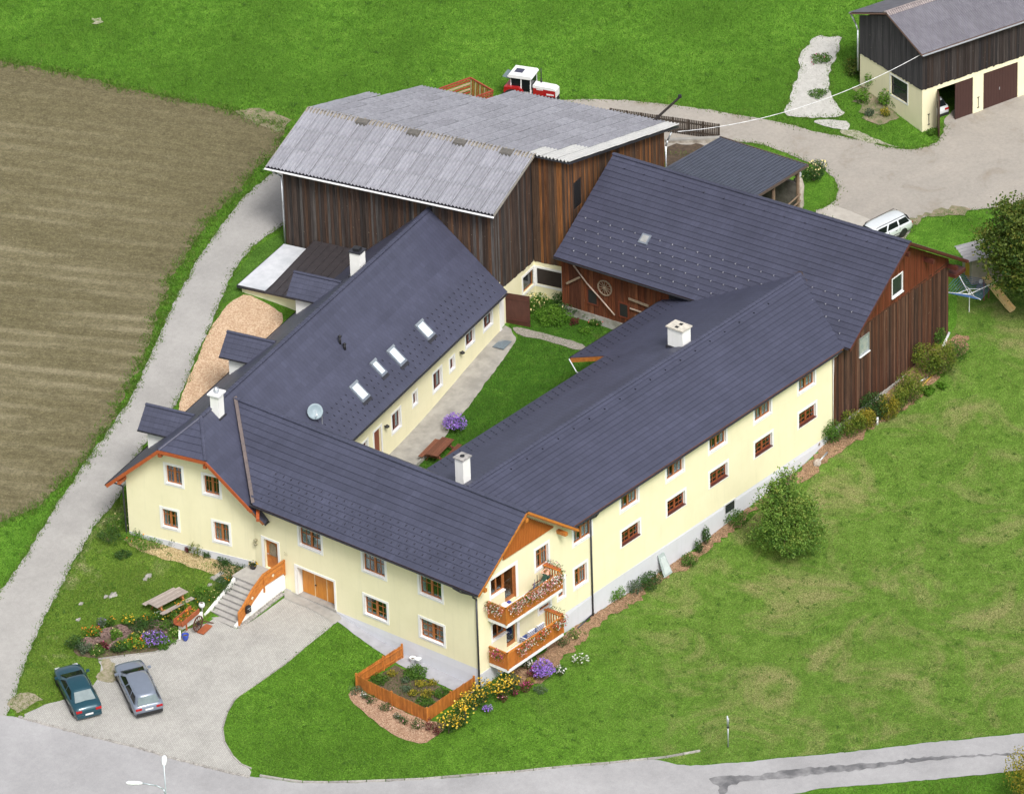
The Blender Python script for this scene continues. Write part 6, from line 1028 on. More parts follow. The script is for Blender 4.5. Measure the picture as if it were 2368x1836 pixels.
# ragged grass along every edge where lawn or meadow meets earth, tar and stone
def edge_blades(name, polys, per_m, wid_, hgt, m, label, inside=()):
    X, Y = [], []
    for poly in polys:
        n = len(poly)
        for i in range(n):
            a, b = Vector(poly[i][:2]), Vector(poly[(i+1) % n][:2]); l = (b-a).length
            if l > 6 or l < 1e-4: continue
            k = RNG.poisson(per_m*l*(.4+.6*(math.sin(a.x*1.7+a.y*2.3) > -.2))); t = RNG.random(k); nrm = np.array([-(b-a).y, (b-a).x])/l; o = RNG.normal(0, wid_, k); X += list(a.x+(b-a).x*t+nrm[0]*o); Y += list(a.y+(b-a).y*t+nrm[1]*o)
    x, y = np.array(X), np.array(Y)
    for e in inside:
        kk = ~inpoly(x, y, e); x, y = x[kk], y[kk]
    n = len(x); z = hv(x, y)+.02; hh = hgt*RNG.uniform(.4, 1.5, n); t = RNG.uniform(0, 6.283, n); lean = RNG.normal(0, .6, (n, 2))*hh[:, None]; w = .03*RNG.uniform(.6, 1.4, n)
    v = np.stack([np.stack([x-np.cos(t)*w, y-np.sin(t)*w, z], 1), np.stack([x+np.cos(t)*w, y+np.sin(t)*w, z], 1), np.stack([x+lean[:, 0], y+lean[:, 1], z+hh], 1)], 1).reshape(-1, 3)
    me = bpy.data.meshes.new(name); me.vertices.add(3*n); me.vertices.foreach_set('co', v.ravel()); me.loops.add(3*n); me.loops.foreach_set('vertex_index', np.arange(3*n, dtype=np.int32)); me.polygons.add(n); me.polygons.foreach_set('loop_start', np.arange(0, 3*n, 3, dtype=np.int32)); me.polygons.foreach_set('loop_total', np.full(n, 3, np.int32)); me.update(calc_edges=True)
    at = me.attributes.new('tint', 'FLOAT', 'POINT'); at.data.foreach_set('value', np.repeat(np.clip(RNG.normal(.55, .25, n), 0, 1), 3).astype(np.float32)); me.materials.append(m); return tag(link(bpy.data.objects.new(name, me)), label, 'grass', None, 'stuff')
GROUNDS = FOOT+[[Vector(LW(a, b)) for a, b in ((-.3, -.4), (-.3, 9.3), (32, 9.3), (32, -.4))]]
edge_blades('field_verge_grass', [P_FIELD], 190, .35, .16, GB2, 'ragged grass at the edge of the ploughed field', GROUNDS)
edge_blades('lane_verge_grass', [P_LANE], 110, .16, .10, GB2, 'ragged grass along the lane edges', GROUNDS+[P_ROAD, P_DRIVE])
edge_blades('yard_verge_grass', [P_YARD, P_RUB], 70, .20, .11, GB2, 'ragged grass round the gravel yard and the white rubble', GROUNDS)
# ------------------------------------------------------------------ entrance stairs with board railing
ST = empty('entrance_stairs', (0, 0, 0), 0, 'grey concrete entrance stairs with orange wooden railing up to the house door', 'stairs')
STEPM = mat('stair_concrete', (.38, .365, .35), (.29, .28, .27), 2, .85, .15, detail=8); nst = 8; x0s, x1s = -1.95, -4.85
for i in range(nst):
    xa, xb = x0s+(x1s-x0s)*i/nst, x0s+(x1s-x0s)*(i+1)/nst; zt = 1.45-(i+1)*1.45/(nst+.6); MB().box(xb, xa, 15.72, 17.75+.02*i, -.6, zt).build('step', STEPM, ST); MB().box(xb-.03, xa, 15.70, 17.77+.02*i, zt+.001, zt+.045).build('tread', mat('stair_tread_stone', (.43, .415, .39), (.34, .325, .31), 2, .8, .1, detail=8), ST)
MB().box(-1.95, -.04, 15.72, 18.2, -.6, 1.45).build('landing', STEPM, ST); MB().box(-1.97, -.04, 15.70, 18.25, 1.451, 1.5).build('landing_slab', bpy.data.materials['stair_tread_stone'], ST)
MB().prism([(-.04, 15.71, -.5), (-4.75, 15.71, -.6), (-4.75, 15.71, .15), (-2.0, 15.71, 1.62), (-.04, 15.71, 1.62)], (0, -.16, 0)).build('stair_wall', WHITEP, ST)
MB().prism([(-2.0, 17.85, -.4), (-5.3, 17.85, -.6), (-5.3, 17.85, .12), (-2.6, 17.95, 1.1), (-2.0, 17.95, 1.45)], (0, .16, 0)).build('edge_wall', WHITEP, ST)
top = [(-.04, 2.62), (-2.05, 2.55), (-3.1, 2.0), (-4.0, 1.25), (-4.5, .95)]; bot = [(-.04, 1.75), (-2.05, 1.70), (-3.1, 1.12), (-4.0, .42), (-4.5, .02)]
for k in range(5):
    f0, f1 = k/5+.012, (k+1)/5-.012; v = []
    for (x, zt), (_, zb_) in zip(top, bot): v += [(x, 15.5, zb_+(zt-zb_)*f0), (x, 15.5, zb_+(zt-zb_)*f1), (x, 15.54, zb_+(zt-zb_)*f0), (x, 15.54, zb_+(zt-zb_)*f1)]
    f = [q for i in range(4) for q in ((4*i, 4*i+1, 4*i+5, 4*i+4), (4*i+2, 4*i+6, 4*i+7, 4*i+3), (4*i+1, 4*i+3, 4*i+7, 4*i+5), (4*i, 4*i+4, 4*i+6, 4*i+2))]+[(0, 2, 3, 1), (16, 17, 19, 18)]
    raw('rail_board', v, f, ORANGEWOOD, ST, False, True)
for (xa, za_), (xb, zb_) in zip(top[:-1], top[1:]): MB().beam((xa, 15.52, za_+.03), (xb, 15.52, zb_+.03), .13, .07).build('hand_rail', ORANGEWOOD, ST)
for x, a, b_ in ((-2.05, 1.3, 2.55), (-4.5, -.1, .98), (-.1, 1.6, 2.66)): MB().box(x-.05, x+.05, 15.47, 15.55, a, b_).build('rail_post', ORANGEWOOD, ST)
for x, z in ((-1.2, 2.12), (-3.2, 1.45)): MB().prism([(x-.12, 15.49, z), (x, 15.49, z-.12), (x+.12, 15.49, z), (x, 15.49, z+.12)], (0, -.015, 0)).build('ornament', mat('pale_ornament', (.75, .70, .55), None, 4, .6), ST)
mb_ = empty('mailbox', (-3.75, 15.44, .95), 0, 'black mailbox hung on the stair railing', 'mailbox'); MB().prism([(-.2, 0, -.22), (.2, 0, -.22), (.2, 0, .18), (.12, 0, .27), (-.12, 0, .27), (-.2, 0, .18)], (0, -.14, 0)).build('box', BLACK, mb_); MB().box(-.15, .15, -.16, -.141, .08, .12).build('flap', STEEL, mb_); MB().box(.02, .08, -.16, -.141, -.06, .0).build('lock', STEEL, mb_)
# row of rough stones at the foot of the stair wall
RK = mat('kerb_stone', (.38, .365, .34), (.25, .235, .22), 6, .9, .4, rnd=.2)
def stones(parent_struct, a, b, n, s, name='cobble', jitter=.03, rows=1):
    a, b = Vector(a[:2]), Vector(b[:2]); d = (b-a); nrm = Vector((-d.y, d.x)).normalized()
    for r_ in range(rows):
        for i in range(n):
            p = a+d*((i+.5)/n)+nrm*(r_*s*1.05+random.uniform(-jitter, jitter)); z = h(p.x, p.y)+.04; w = d.length/n*.44
            mb = MB(); c = Vector((p.x, p.y, z)); M = Matrix.Rotation(math.atan2(d.y, d.x)+random.uniform(-.15, .15), 3, 'Z')
            mb.add([c+M@Vector((sx*w*k, sy*s*.45*k, zz_)) for zz_, k in ((-.06, 1), (.035, 1.0), (.075, .72)) for sx, sy in ((-1, -1), (1, -1), (1, 1), (-1, 1))], [(0, 3, 2, 1)]+[(4*q+i, 4*q+(i+1) % 4, 4*q+4+(i+1) % 4, 4*q+4+i) for q in (0, 1) for i in range(4)]+[(8, 9, 10, 11)])
            mb.build(name, RK, parent_struct)
stones(ST, (-4.7, 15.35), (-.4, 15.35), 22, .2, 'cobble', .03, 2)
DRV = bpy.data.objects['driveway']; RD = bpy.data.objects['road']
seg = [G(*p) for p in ((42, 1658), (106, 1676), (205, 1702), (320, 1730), (397, 1753), (481, 1775), (577, 1798))]
for a, b_ in zip(seg[:-1], seg[1:]): stones(DRV, a, b_, max(2, int((b_-a).length/.28)), .2)
kerb = [G(*p) for p in (zg(2184, 630), zg(2050, 742), zg(1850, 882), zg(1700, 982), zg(1640, 1084), zg(1606, 1200), zg(1620, 1300), zg(1680, 1402), zg(1740, 1460), zg(1815, 1492))]
FLW = bpy.data.objects['front_lawn']
def kerbs(parent, pts, ln=1.0, m=None, w=.09, hz=.09):
    for a, b_ in zip(pts[:-1], pts[1:]):
        n = max(1, int((b_-a).length/ln))
        for i in range(n):
            p, q = a.lerp(b_, (i+.02)/n), a.lerp(b_, (i+.98)/n); p.z = h(p.x, p.y)+.05; q.z = h(q.x, q.y)+.05; MB().beam(p, q, w, hz).build('kerb_stone', m or RK, parent)
kerbs(FLW, kerb, .9)
kerbs(FLW, [G(*p) for p in ((600, 1794), (655, 1803), (700, 1809), (760, 1810), (980, 1802), (1190, 1786), (1410, 1765), zf(100, 885), zf(300, 848))], 1.0, None, .12, .12)
kerbs(DRV, [G(*p) for p in (zg(705, 706), zg(900, 680), zg(1120, 656), zg(1220, 612), zg(1290, 565))], .9, None, .08, .16)
ew = MB(); p0, p1, p2 = G(*zg(1290, 560)), G(*zg(1290, 490)), G(*zg(1560, 385))
EW = empty('edge_wall', (0, 0, 0), 0, 'low white edge wall beside the old cart and the stairs', 'wall')
for a, b_ in ((p0, p1), (p1, Vector((-5.25, 17.95, .1)))): a, b_ = Vector(a), Vector(b_); MB().prism([(a.x, a.y, h(a.x, a.y)-.2), (b_.x, b_.y, h(b_.x, b_.y)-.2), (b_.x, b_.y, h(b_.x, b_.y)+.42), (a.x, a.y, h(a.x, a.y)+.36)], (b_-a).cross(Vector((0, 0, 1))).normalized()*.14).build('wall_section', WHITEP, EW)
# concrete planting rings in the flower bed
RINGM = mat('brown_plant_ring', (.25, .165, .145), (.17, .115, .10), 6, .9, .3, rnd=.2); BEDS, _ = sheet('ring_bed', SP(zq(40, 1180), zq(100, 1000), zq(300, 900), zq(560, 800), zq(800, 740), zq(1150, 720), zq(1350, 680), zq(1400, 860), zq(1370, 960), zq(1220, 1090), zq(700, 1180), zq(330, 1225)), SOIL, .04, .4, .05)
n_r = bmesh.new(); 
def ringmesh():
    v, f = [], []; N = 12
    for r_, z in ((.21, -.1), (.24, .14), (.17, .14), (.16, .02)): v += [(r_*math.cos(6.283*i/N), r_*math.sin(6.283*i/N)*.85, z) for i in range(N)]
    for j in range(3): f += [(j*N+i, j*N+(i+1) % N, (j+1)*N+(i+1) % N, (j+1)*N+i) for i in range(N)]
    f.append(tuple(range(3*N, 4*N))); me = bpy.data.meshes.new('plant_ring'); me.from_pydata(v, [], f); me.materials.append(RINGM); return me
RM = ringmesh(); cnt = 0
RINGS = [(150, 1090), (190, 1040), (235, 1075), (280, 1030), (320, 1065), (240, 1010), (360, 1010), (400, 1040), (290, 1090), (420, 930), (470, 900), (520, 880), (560, 910), (480, 950), (530, 940), (440, 970), (650, 840), (700, 870), (650, 900), (690, 930), (740, 900), (790, 870), (760, 940), (820, 910), (670, 970), (720, 990), (640, 1020), (690, 1040), (600, 1050), (560, 1080), (820, 850), (1050, 810), (1100, 790), (1150, 810), (1200, 830), (1250, 860), (1180, 870), (1230, 900), (1300, 840), (1330, 790), (520, 1090), (770, 980), (800, 960), (1100, 830)]
for p in RINGS:
    g = G(*zq(*p)); o = bpy.data.objects.new('plant_ring', RM); o.location = (g.x, g.y, g.z+.05+random.uniform(.0, .1)); o.rotation_euler = (random.uniform(-.12, .12), random.uniform(-.12, .12), random.uniform(0, 3)); link(o)
    tag(o, 'brown concrete planting ring in the driveway flower bed', 'plant ring', 'brown concrete planting rings')
n_r.free()

# ------------------------------------------------------------------ picket fence round the vegetable bed
FE = empty('picket_fence', (-4.5, .4, h(-4.5, .4)), 0, 'brown wooden picket fence round the vegetable bed at the house corner', 'fence'); F0 = Vector((-4.5, .4, FE.location.z))
def fence_run(a, b_, ha=.95):
    a, b_ = Vector(a), Vector(b_); d = (b_-a); n = int(d.length/.105); ang_ = math.atan2(d.y, d.x)
    for i in range(n):
        p = a+d*((i+.5)/n); z = h(p.x, p.y)-F0.z; c = Vector((p.x-F0.x, p.y-F0.y, z)); M = Matrix.Rotation(ang_, 3, 'Z'); w = .043; hh_ = ha+random.uniform(-.015, .015)
        v = [c+M@Vector((x, y, zq_)) for zq_ in (.05,) for x, y in ((-w, -.012), (w, -.012), (w, .012), (-w, .012))]+[c+M@Vector((x, y, hh_-.06)) for x, y in ((-w, -.012), (w, -.012), (w, .012), (-w, .012))]+[c+M@Vector((0, -.012, hh_)), c+M@Vector((0, .012, hh_))]
        raw('picket', v, [(0, 3, 2, 1), (0, 1, 5, 8, 4), (1, 2, 6, 5), (2, 3, 7, 9, 6), (3, 0, 4, 7), (4, 8, 9, 7), (5, 6, 9, 8)], FENCEWOOD, FE, False, True)
    for q in (.28, .78):
        pa, pb = Vector((a.x-F0.x, a.y-F0.y, h(a.x, a.y)-F0.z+q)), Vector((b_.x-F0.x, b_.y-F0.y, h(b_.x, b_.y)-F0.z+q)); s = Vector((-d.y, d.x, 0)).normalized()*.04; MB().beam(pa+s, pb+s, .05, .08).build('fence_rail', FENCEWOOD, FE)
for a, b_ in (((-.5, 5.75), (-2.1, 5.85)), ((-2.15, 5.86), (-4.5, 6.0)), ((-4.5, 6.0), (-4.5, .4)), ((-4.5, .4), (-.35, .12))): fence_run(a, b_, 1.0)
for x, y in ((-4.5, 6.0), (-4.5, .4), (-.45, 5.75), (-2.12, 5.85), (-4.5, 3.2), (-2.4, .26), (-.35, .12)): z = h(x, y)-F0.z; MB().box(x-F0.x-.05, x-F0.x+.05, y-F0.y-.05, y-F0.y+.05, z-.1, z+1.06).build('fence_post', FENCEWOOD, FE)
for i, p in enumerate([(968, 1043), (1003, 1050)]):
    g = G(*z5(*p)); o = empty('flower_pot', g, 0, ['white flower pot with brown soil by the fence gate, left one', 'white flower pot with pale filling by the fence gate, right one'][i], 'pot', 'white pots by the fence'); MB().lathe([(.15, 0), (.2, .34), (.22, .36), (.18, .36), (.17, .28)], (0, 0, .03), 14).build('pot', WHITE, o, True); MB().lathe([(.16, 0), (.0, .03)], (0, 0, .3), 12).build('soil', SOIL if i == 0 else WHITE, o)

# ------------------------------------------------------------------ picnic tables
def picnic(name, label, loc, rz, wood, legm, l=2.5):
    o = empty(name, loc, rz, label, 'picnic table'); 
    for i in range(5): MB().box(-l/2, l/2, -.43+i*.175, -.43+i*.175+.16, .70, .745).build('table_plank', wood, o)
    for s in (-1, 1):
        for k in range(2): MB().box(-l/2-.02, l/2+.02, s*.82-.16+k*.165, s*.82-.16+k*.165+.15, .43, .47).build('bench_plank', wood, o)
        for x in (-l*.34, l*.34): MB().beam((x, s*.22, .70), (x, s*.62, .0), .05, .11, (1, 0, 0)).build('leg', legm, o)
    for x in (-l*.34, l*.34): MB().box(x-.026, x+.026, -.92, .92, .33, .43).build('cross_beam', legm, o); MB().box(x-.027, x+.027, -.42, .42, .60, .70).build('top_batten', legm, o)
    return o
GREYW = mat('weathered_grey_planks', (.42, .36, .32), (.28, .235, .21), 3, .85, .3, (1, 12, 1), rnd=.15); BRW = mat('red_brown_planks', (.20, .075, .04), (.13, .045, .025), 3, .7, .3, (1, 12, 1), rnd=.2)
gx, gy = -6.0, 20.0; zt_ = h(gx, gy)+.03
picnic('picnic_table', 'weathered grey picnic table on the garden lawn', (gx, gy, zt_), R(-6), GREYW, mat('table_leg_wood', (.42, .17, .06), None, 4, .7), 2.6)
picnic('picnic_table', 'red-brown picnic table in the courtyard', (18.4, 18.35, h(18.4, 18.35)+.03), R(13), BRW, BRW, 2.4)
TW = MB(); qa, qb = LW(14.5, -2.78), LW(19.3, -2.72)
TE = empty('terrace_edge', (0, 0, 0), 0, 'pale concrete step edge of the courtyard terrace behind the picnic table', 'step'); MB().prism([(qa[0], qa[1], h(*qa[:2])-.3), (qb[0], qb[1], h(*qb[:2])-.3), (qb[0], qb[1], h(*qb[:2])+.1), (qa[0], qa[1], h(*qa[:2])+.35)], Vector((qb[0]-qa[0], qb[1]-qa[1], 0)).cross(Vector((0, 0, 1))).normalized()*-.12).build('edge_stone', CONC, TE)
g = Vector(LW(31.0, -1.35)); gm = empty('door_mat', (g.x, g.y, h(g.x, g.y)+.075), R(12), 'grey-blue grating mat on the terrace end near the open door', 'mat')
MB().box(-.6, .6, -.42, .42, 0, .02).build('tray', mat('mat_rubber', (.13, .16, .19), None, 4, .8), gm)
for i in range(9): MB().box(-.55, .55, -.38+i*.09, -.34+i*.09, .021, .035).build('bar', mat('mat_bar', (.20, .25, .29), None, 4, .6), gm)

# ------------------------------------------------------------------ cart wheels, old cart, pots
OLDWOOD = mat('old_wheel_wood', (.30, .23, .16), (.19, .14, .10), 5, .8, .3)
def wheel_parts(o, r, M, m, spokes=12, hub=None):
    mb = MB(); N = 28
    for i in range(N):
        a0, a1 = 6.2832*i/N, 6.2832*(i+1)/N; mb.add([M@Vector((rr*math.cos(a), rr*math.sin(a), z)) for a in (a0, a1) for rr, z in ((r, -.035), (r, .035), (r*.86, .035), (r*.86, -.035))], [(0, 1, 5, 4), (1, 2, 6, 5), (2, 3, 7, 6), (3, 0, 4, 7)])
    mb.rc = True; mb.build('rim', m, o)
    for i in range(spokes): a = 6.2832*i/spokes; MB().beam(M@Vector((.08*math.cos(a), .08*math.sin(a), 0)), M@Vector((r*.88*math.cos(a), r*.88*math.sin(a), 0)), .035, .035).build('spoke', m, o)
    MB().tube(M@Vector((0, 0, -.09)), M@Vector((0, 0, .09)), .1, 10).build('hub', hub or m, o)
q = BW(-.5, 18.95, 4.85); wo_ = empty('cart_wheel', q, R(3.5), 'old wooden cart wheel hung on the red-brown barn wall', 'wheel'); wheel_parts(wo_, .58, Matrix.Rotation(R(90), 4, 'Y'), OLDWOOD)
pts = [BW(-.62, v, z) for v, z in ((21.4, 5.95), (21.0, 5.55), (20.3, 4.85), (19.2, 4.0), (18.1, 3.1))]; tag(MB().path([Vector(p) for p in pts], .05, 7).build('bent_pole', mat('pale_pole_wood', (.42, .33, .27), None, 4, .8), None, True), 'long pale bent pole leaning across the red-brown barn wall', 'pole')
tag(MB().beam(BW(-.6, 22.0, 4.35), BW(-.6, 20.9, 5.15), .06, .14, (0, 0, 1)).build('drawbar', OLDWOOD), 'short grey wooden drawbar hung on the barn wall corner', 'drawbar')
for i, (p, q_) in enumerate((((17.0, 4.65), (15.4, 4.55)), ((16.9, 3.95), (15.2, 3.9)), ((16.5, 3.5), (15.2, 3.45)), ((16.4, 3.2), (15.1, 3.15)))):
    tag(MB().beam(BW(-.55, p[0], p[1]), BW(-.55, q_[0], q_[1]), .06, .16 if i == 0 else .09).build('hung_board', OLDWOOD if i == 0 else mat('pale_pole_wood', (.42, .33, .27))), ['wide grey plank hung on the red-brown barn wall, topmost of four', 'pale plank on the barn wall, second from the top', 'pale plank on the barn wall, third from the top', 'pale plank on the barn wall, lowest of four'][i], 'plank', 'planks hung on the barn wall')
# decorative cart by the stairs
cp = G(*zq(1585, 905)); ct = empty('garden_cart', (cp.x, cp.y, cp.z+.05), R(8), 'old red-brown cart with spoked wheel and planted boards by the stairs', 'cart')
CARTW = mat('red_cart_wood', (.40, .115, .045), (.28, .075, .03), 4, .6, .2)
w_ = empty('wheel', (0, 0, 0)); w_.parent = ct; wheel_parts(w_, .52, Matrix.Translation((.35, -.05, .53))@Matrix.Rotation(R(90), 4, 'X')@Matrix.Rotation(R(0), 4, 'Y'), mat('dark_wheel_wood', (.10, .045, .03), None, 4, .6), 12, BLACK)
for y, z0 in ((.35, .75), (.95, .80)): MB().box(-.75, 1.15, y, y+.07, z0, z0+.32).build('side_board', CARTW, ct)
MB().box(-.7, 1.1, .40, .97, .72, .77).build('bed', CARTW, ct); MB().beam((-.4, .3, .35), (-.4, .3, .8), .08, .08).build('strut', CARTW, ct); MB().beam((.9, .9, 0), (.9, .9, .75), .08, .08).build('strut', CARTW, ct)
MB().beam((.9, -.1, .45), (1.5, -.5, .05), .06, .06).build('shaft', mat('dark_wheel_wood', (.10, .045, .03)), ct); MB().beam((.1, -.35, .05), (1.1, -.35, .12), .5, .05).build('tail_board', CARTW, ct)
p, d, k = lobes_pts(260, [(.2, .68, .98, .8, .25, .2)]); tag(leafmesh('planting', p, .09, RNG.random(260), LEAF['fresh'], ct), kind='stuff'); q, d, k = lobes_pts(40, [(.2, .68, 1.05, .8, .25, .2)], .95); leafmesh('blossom', q, .1, RNG.random(40), FLO['orange'], ct, updir=1.5, aspect=.9)
g = G(*zq(1470, 990)); bp = empty('blue_pot', (g.x, g.y, g.z+.04), 0, 'blue glazed pot on the pavers beside the old cart', 'pot'); MB().lathe([(.13, 0), (.2, .2), (.22, .38), (.24, .42), (.19, .42), (.17, .32)], (0, 0, 0), 14).build('pot', mat('blue_glaze', (.03, .07, .42), None, 4, .2), bp, True); MB().lathe([(.17, 0), (0, .02)], (0, 0, .34), 12).build('soil', SOIL, bp)
g = G(*zq(1680, 640)); pl_ = empty('white_pot', (g.x, g.y, g.z+.45), 0, 'round white hanging pot beside the cart board', 'pot'); MB().lathe([(.05, -.5), (.05, -.05), (.16, 0), (.2, .14), (.17, .26), (.1, .28)], (0, 0, 0), 14).build('pot', WHITE, pl_, True); MB().lathe([(.1, 0), (.0, .01)], (0, 0, .285), 10).build('soil', SOIL, pl_)
lp = empty('door_planter', (-.55, 17.75, 1.5), 0, 'dark planter with yellow flowers and a figure on the stair landing', 'planter'); MB().lathe([(.17, 0), (.24, .26), (.2, .27)], (0, 0, 0), 12).build('pot', BLACK, lp, True); p, d, k = lobes_pts(120, [(0, 0, .36, .26, .26, .16)]); leafmesh('foliage', p, .09, RNG.random(120)*.6, LEAF['dark'], lp); p, d, k = lobes_pts(26, [(0, 0, .36, .28, .28, .18)], .95); leafmesh('blossom', p, .11, RNG.random(26), FLO['yellow'], lp, updir=1.2, aspect=.9)

# ------------------------------------------------------------------ balcony: flower boxes, furniture, person
def flower_box(label, loc, l, rz, cols, nl, nf, drop=.35, box=(.5, .10, .03), hgt=.3):
    o = empty('flower_box', loc, rz, label, 'flower box', 'flower boxes on the balconies'); MB().box(-l/2, l/2, -.1, .1, -.16, .02).build('trough', mat('terracotta_trough', (.45, .13, .05), None, 4, .7), o)
    L = [(x, -.10, hgt*.15, .26, .2, .30) for x in np.arange(-l/2+.1, l/2, .22)]+[(x, -.16, -.18, .22, .12, drop) for x in np.arange(-l/2+.1, l/2, .25)]
    p, d, k = lobes_pts(nl, L); leafmesh('foliage', p, .075, RNG.random(nl)*.8, LEAF['mid'], o)
    for c_, n_, s_ in cols:
        q, dd, _ = lobes_pts(n_*2, L, .98); ok = np.where(dd[:, 1] < .35)[0][:n_]; leafmesh('blossom', q[ok]+dd[ok]*.02, s_, RNG.random(len(ok)), FLO[c_], o, updir=.6, aspect=.95)
    return o
for i, (x, l, cs) in enumerate(((2.0, 1.5, [('pink', 110, .085), ('white', 70, .075)]), (3.55, 1.4, [('pink', 130, .085), ('white', 60, .075)]), (4.75, .9, [('pink', 110, .09), ('white', 40, .075)]), (5.75, 1.1, [('white', 90, .085), ('pink', 50, .08)]))):
    flower_box(['pink and white geranium box at the left of the upper balcony front', 'dense pink geranium box in the middle of the upper balcony front', 'short pink geranium box right of the middle on the upper balcony', 'white and pink geranium box at the right of the upper balcony front'][i], (x, -1.6, 4.72), l, 0, cs, int(330*l), 0, .42)
flower_box('pink and white geranium box on the left end of the upper balcony', (.86, -.75, 4.72), 1.2, R(-90), [('pink', 80, .085), ('white', 60, .08)], 360, 0, .38)
flower_box('pale pink flower box on the right end of the upper balcony', (6.5, -.7, 4.85), 1.2, R(90), [('white', 60, .08), ('pink', 40, .08)], 330, 0, .2)
for i, (x, l, cs) in enumerate(((2.25, .8, [('pink', 40, .09), ('red', 18, .09), ('white', 26, .08)]), (2.95, .7, [('white', 34, .08), ('pink', 20, .08)]), (4.1, 1.0, [('red', 26, .09), ('white', 34, .08), ('pink', 18, .08)]), (5.85, 1.0, [('white', 50, .085), ('red', 34, .09), ('pink', 16, .09)]))):
    flower_box(['pink and red geranium box on the lower balcony front, leftmost', 'white flower box on the lower balcony front, second from the left', 'red and white geranium box at the middle of the lower balcony front', 'large white and red geranium box at the right of the lower balcony'][i], (x, -1.6, 1.46), l, 0, cs, int(300*l), 0, .25)
flower_box('magenta flower box on the left end of the lower balcony', (.86, -.8, 1.46), .9, R(-90), [('magenta', 40, .1), ('pink', 24, .09)], 240, 0, .22)
flower_box('dark green planter box on the right end of the lower balcony', (6.5, -.75, 1.62), 1.2, R(90), [('white', 12, .07)], 240, 0, .15)
STRP = mat('blue_white_stripes', (.8, .8, .82), None, 3, .8); nt = STRP.node_tree; wv = nt.nodes.new('ShaderNodeTexWave'); wv.bands_direction = 'Z'; wv.inputs['Scale'].default_value = 2.6; L_(nt, coords(nt), wv.inputs[0]); L_(nt, ramp(nt, wv.outputs['Fac'], (.45, (.06, .10, .32)), (.55, (.82, .83, .85))), nt.nodes['Principled BSDF'].inputs['Base Color'])
for i, x in enumerate((4.05, 4.95)):
    o = empty('garden_chair', (x, -.62, .4), 0, ['blue and white striped garden chair on the lower balcony, left one', 'blue and white striped garden chair on the lower balcony, right one'][i], 'chair', 'striped chairs on the lower balcony')
    MB().obox((0, .12, .42), (.62, .6, .1)).build('seat', STRP, o); MB().obox((0, -.22, .78), (.62, .1, .72), Matrix.Rotation(R(8), 3, 'X')).build('backrest', STRP, o)
    for sx in (-1, 1):
        for y in (-.2, .36): MB().tube((sx*.26, y, 0), (sx*.26, y, .4), .02).build('leg', WHITE, o)
        MB().box(sx*.34-.03, sx*.34+.03, -.2, .4, .58, .62).build('armrest', WHITE, o)
for i, (x, hh_, m_) in enumerate(((4.25, 1.55, STEEL), (4.5, 1.75, BLACK))):
    o = empty('parasol_pole', (x, -1.1, 3.6), 0, ['small flag pole with folded blue flag on the upper balcony', 'dark thin pole on the upper balcony beside the flag'][i], 'pole', 'poles on the upper balcony'); MB().tube((0, 0, 0), (0, 0, hh_), .022, 8).build('pole', m_, o); MB().lathe([(.16, 0), (.16, .05), (.03, .08)], (0, 0, 0), 10).build('foot', BLACK, o)
    if i == 0: MB().prism([(0, 0, 1.35), (-.12, -.02, 1.1), (-.14, .02, .75), (-.03, 0, .65), (.02, 0, .9)], (0, .03, 0)).build('flag', mat('navy_flag', (.06, .08, .22), None, 4, .8), o)
tb = empty('balcony_table', (2.0, -.8, 3.6), 0, 'small white table with blue cloth at the left of the upper balcony', 'table'); MB().lathe([(.4, .70), (.4, .74), (.0, .74)], (0, 0, 0), 18).build('table_top', WHITE, tb); MB().tube((0, 0, 0), (0, 0, .7), .04).build('leg', WHITE, tb); MB().lathe([(.3, 0), (.3, .04), (.05, .06)], (0, 0, 0), 14).build('foot', WHITE, tb); MB().obox((.25, .1, .78), (.22, .2, .07)).build('cloth', mat('blue_cloth', (.05, .05, .30), None, 4, .9), tb)
# reclining deck chair and the person in it
dc = empty('deck_chair', (5.35, -.72, 3.6), 0, 'reclining wooden deck chair at the right of the upper balcony', 'deck chair'); MB().obox((-.35, 0, .38), (.85, .58, .06)).build('seat', BRW, dc); MB().obox((.38, 0, .66), (.85, .58, .06), Matrix.Rotation(R(-42), 3, 'Y')).build('backrest', BRW, dc); MB().obox((-1.0, 0, .33), (.5, .55, .05)).build('footrest', BRW, dc)
for x, y in ((-.7, .24), (-.7, -.24), (.05, .24), (.05, -.24)): MB().tube((x, y, 0), (x, y, .36), .022).build('leg', BRW, dc)
for y in (-.31, .31): MB().box(-.5, .3, y-.03, y+.03, .58, .62).build('armrest', BRW, dc)
def skin(name, verts, edges, radii, m, parent, sub=2):
    me = bpy.data.meshes.new(name); me.from_pydata(verts, edges, []); o = link(bpy.data.objects.new(name, me)); md = o.modifiers.new('skin', 'SKIN'); md.use_smooth_shade = True
    for i, r_ in enumerate(radii): me.skin_vertices[0].data[i].radius = (r_, r_) if isinstance(r_, float) else r_
    me.skin_vertices[0].data[0].use_root = True; s = o.modifiers.new('sub', 'SUBSURF'); s.levels = s.render_levels = sub
    dg = bpy.context.evaluated_depsgraph_get(); ev = bpy.data.meshes.new_from_object(o.evaluated_get(dg)); ev.name = name; bpy.data.objects.remove(o); ev.materials.clear()
    for q in (m if isinstance(m, list) else [m]): ev.materials.append(q)
    ev.polygons.foreach_set('use_smooth', [True]*len(ev.polygons)); return link(bpy.data.objects.new(name, ev), parent)
SKINM = mat('skin', (.62, .36, .26), (.56, .31, .22), 4, .6)
PE = empty('person', (5.35, -.72, 3.6), 0, 'person in dark green shirt reclining on the upper balcony, one arm raised to the head', 'person')
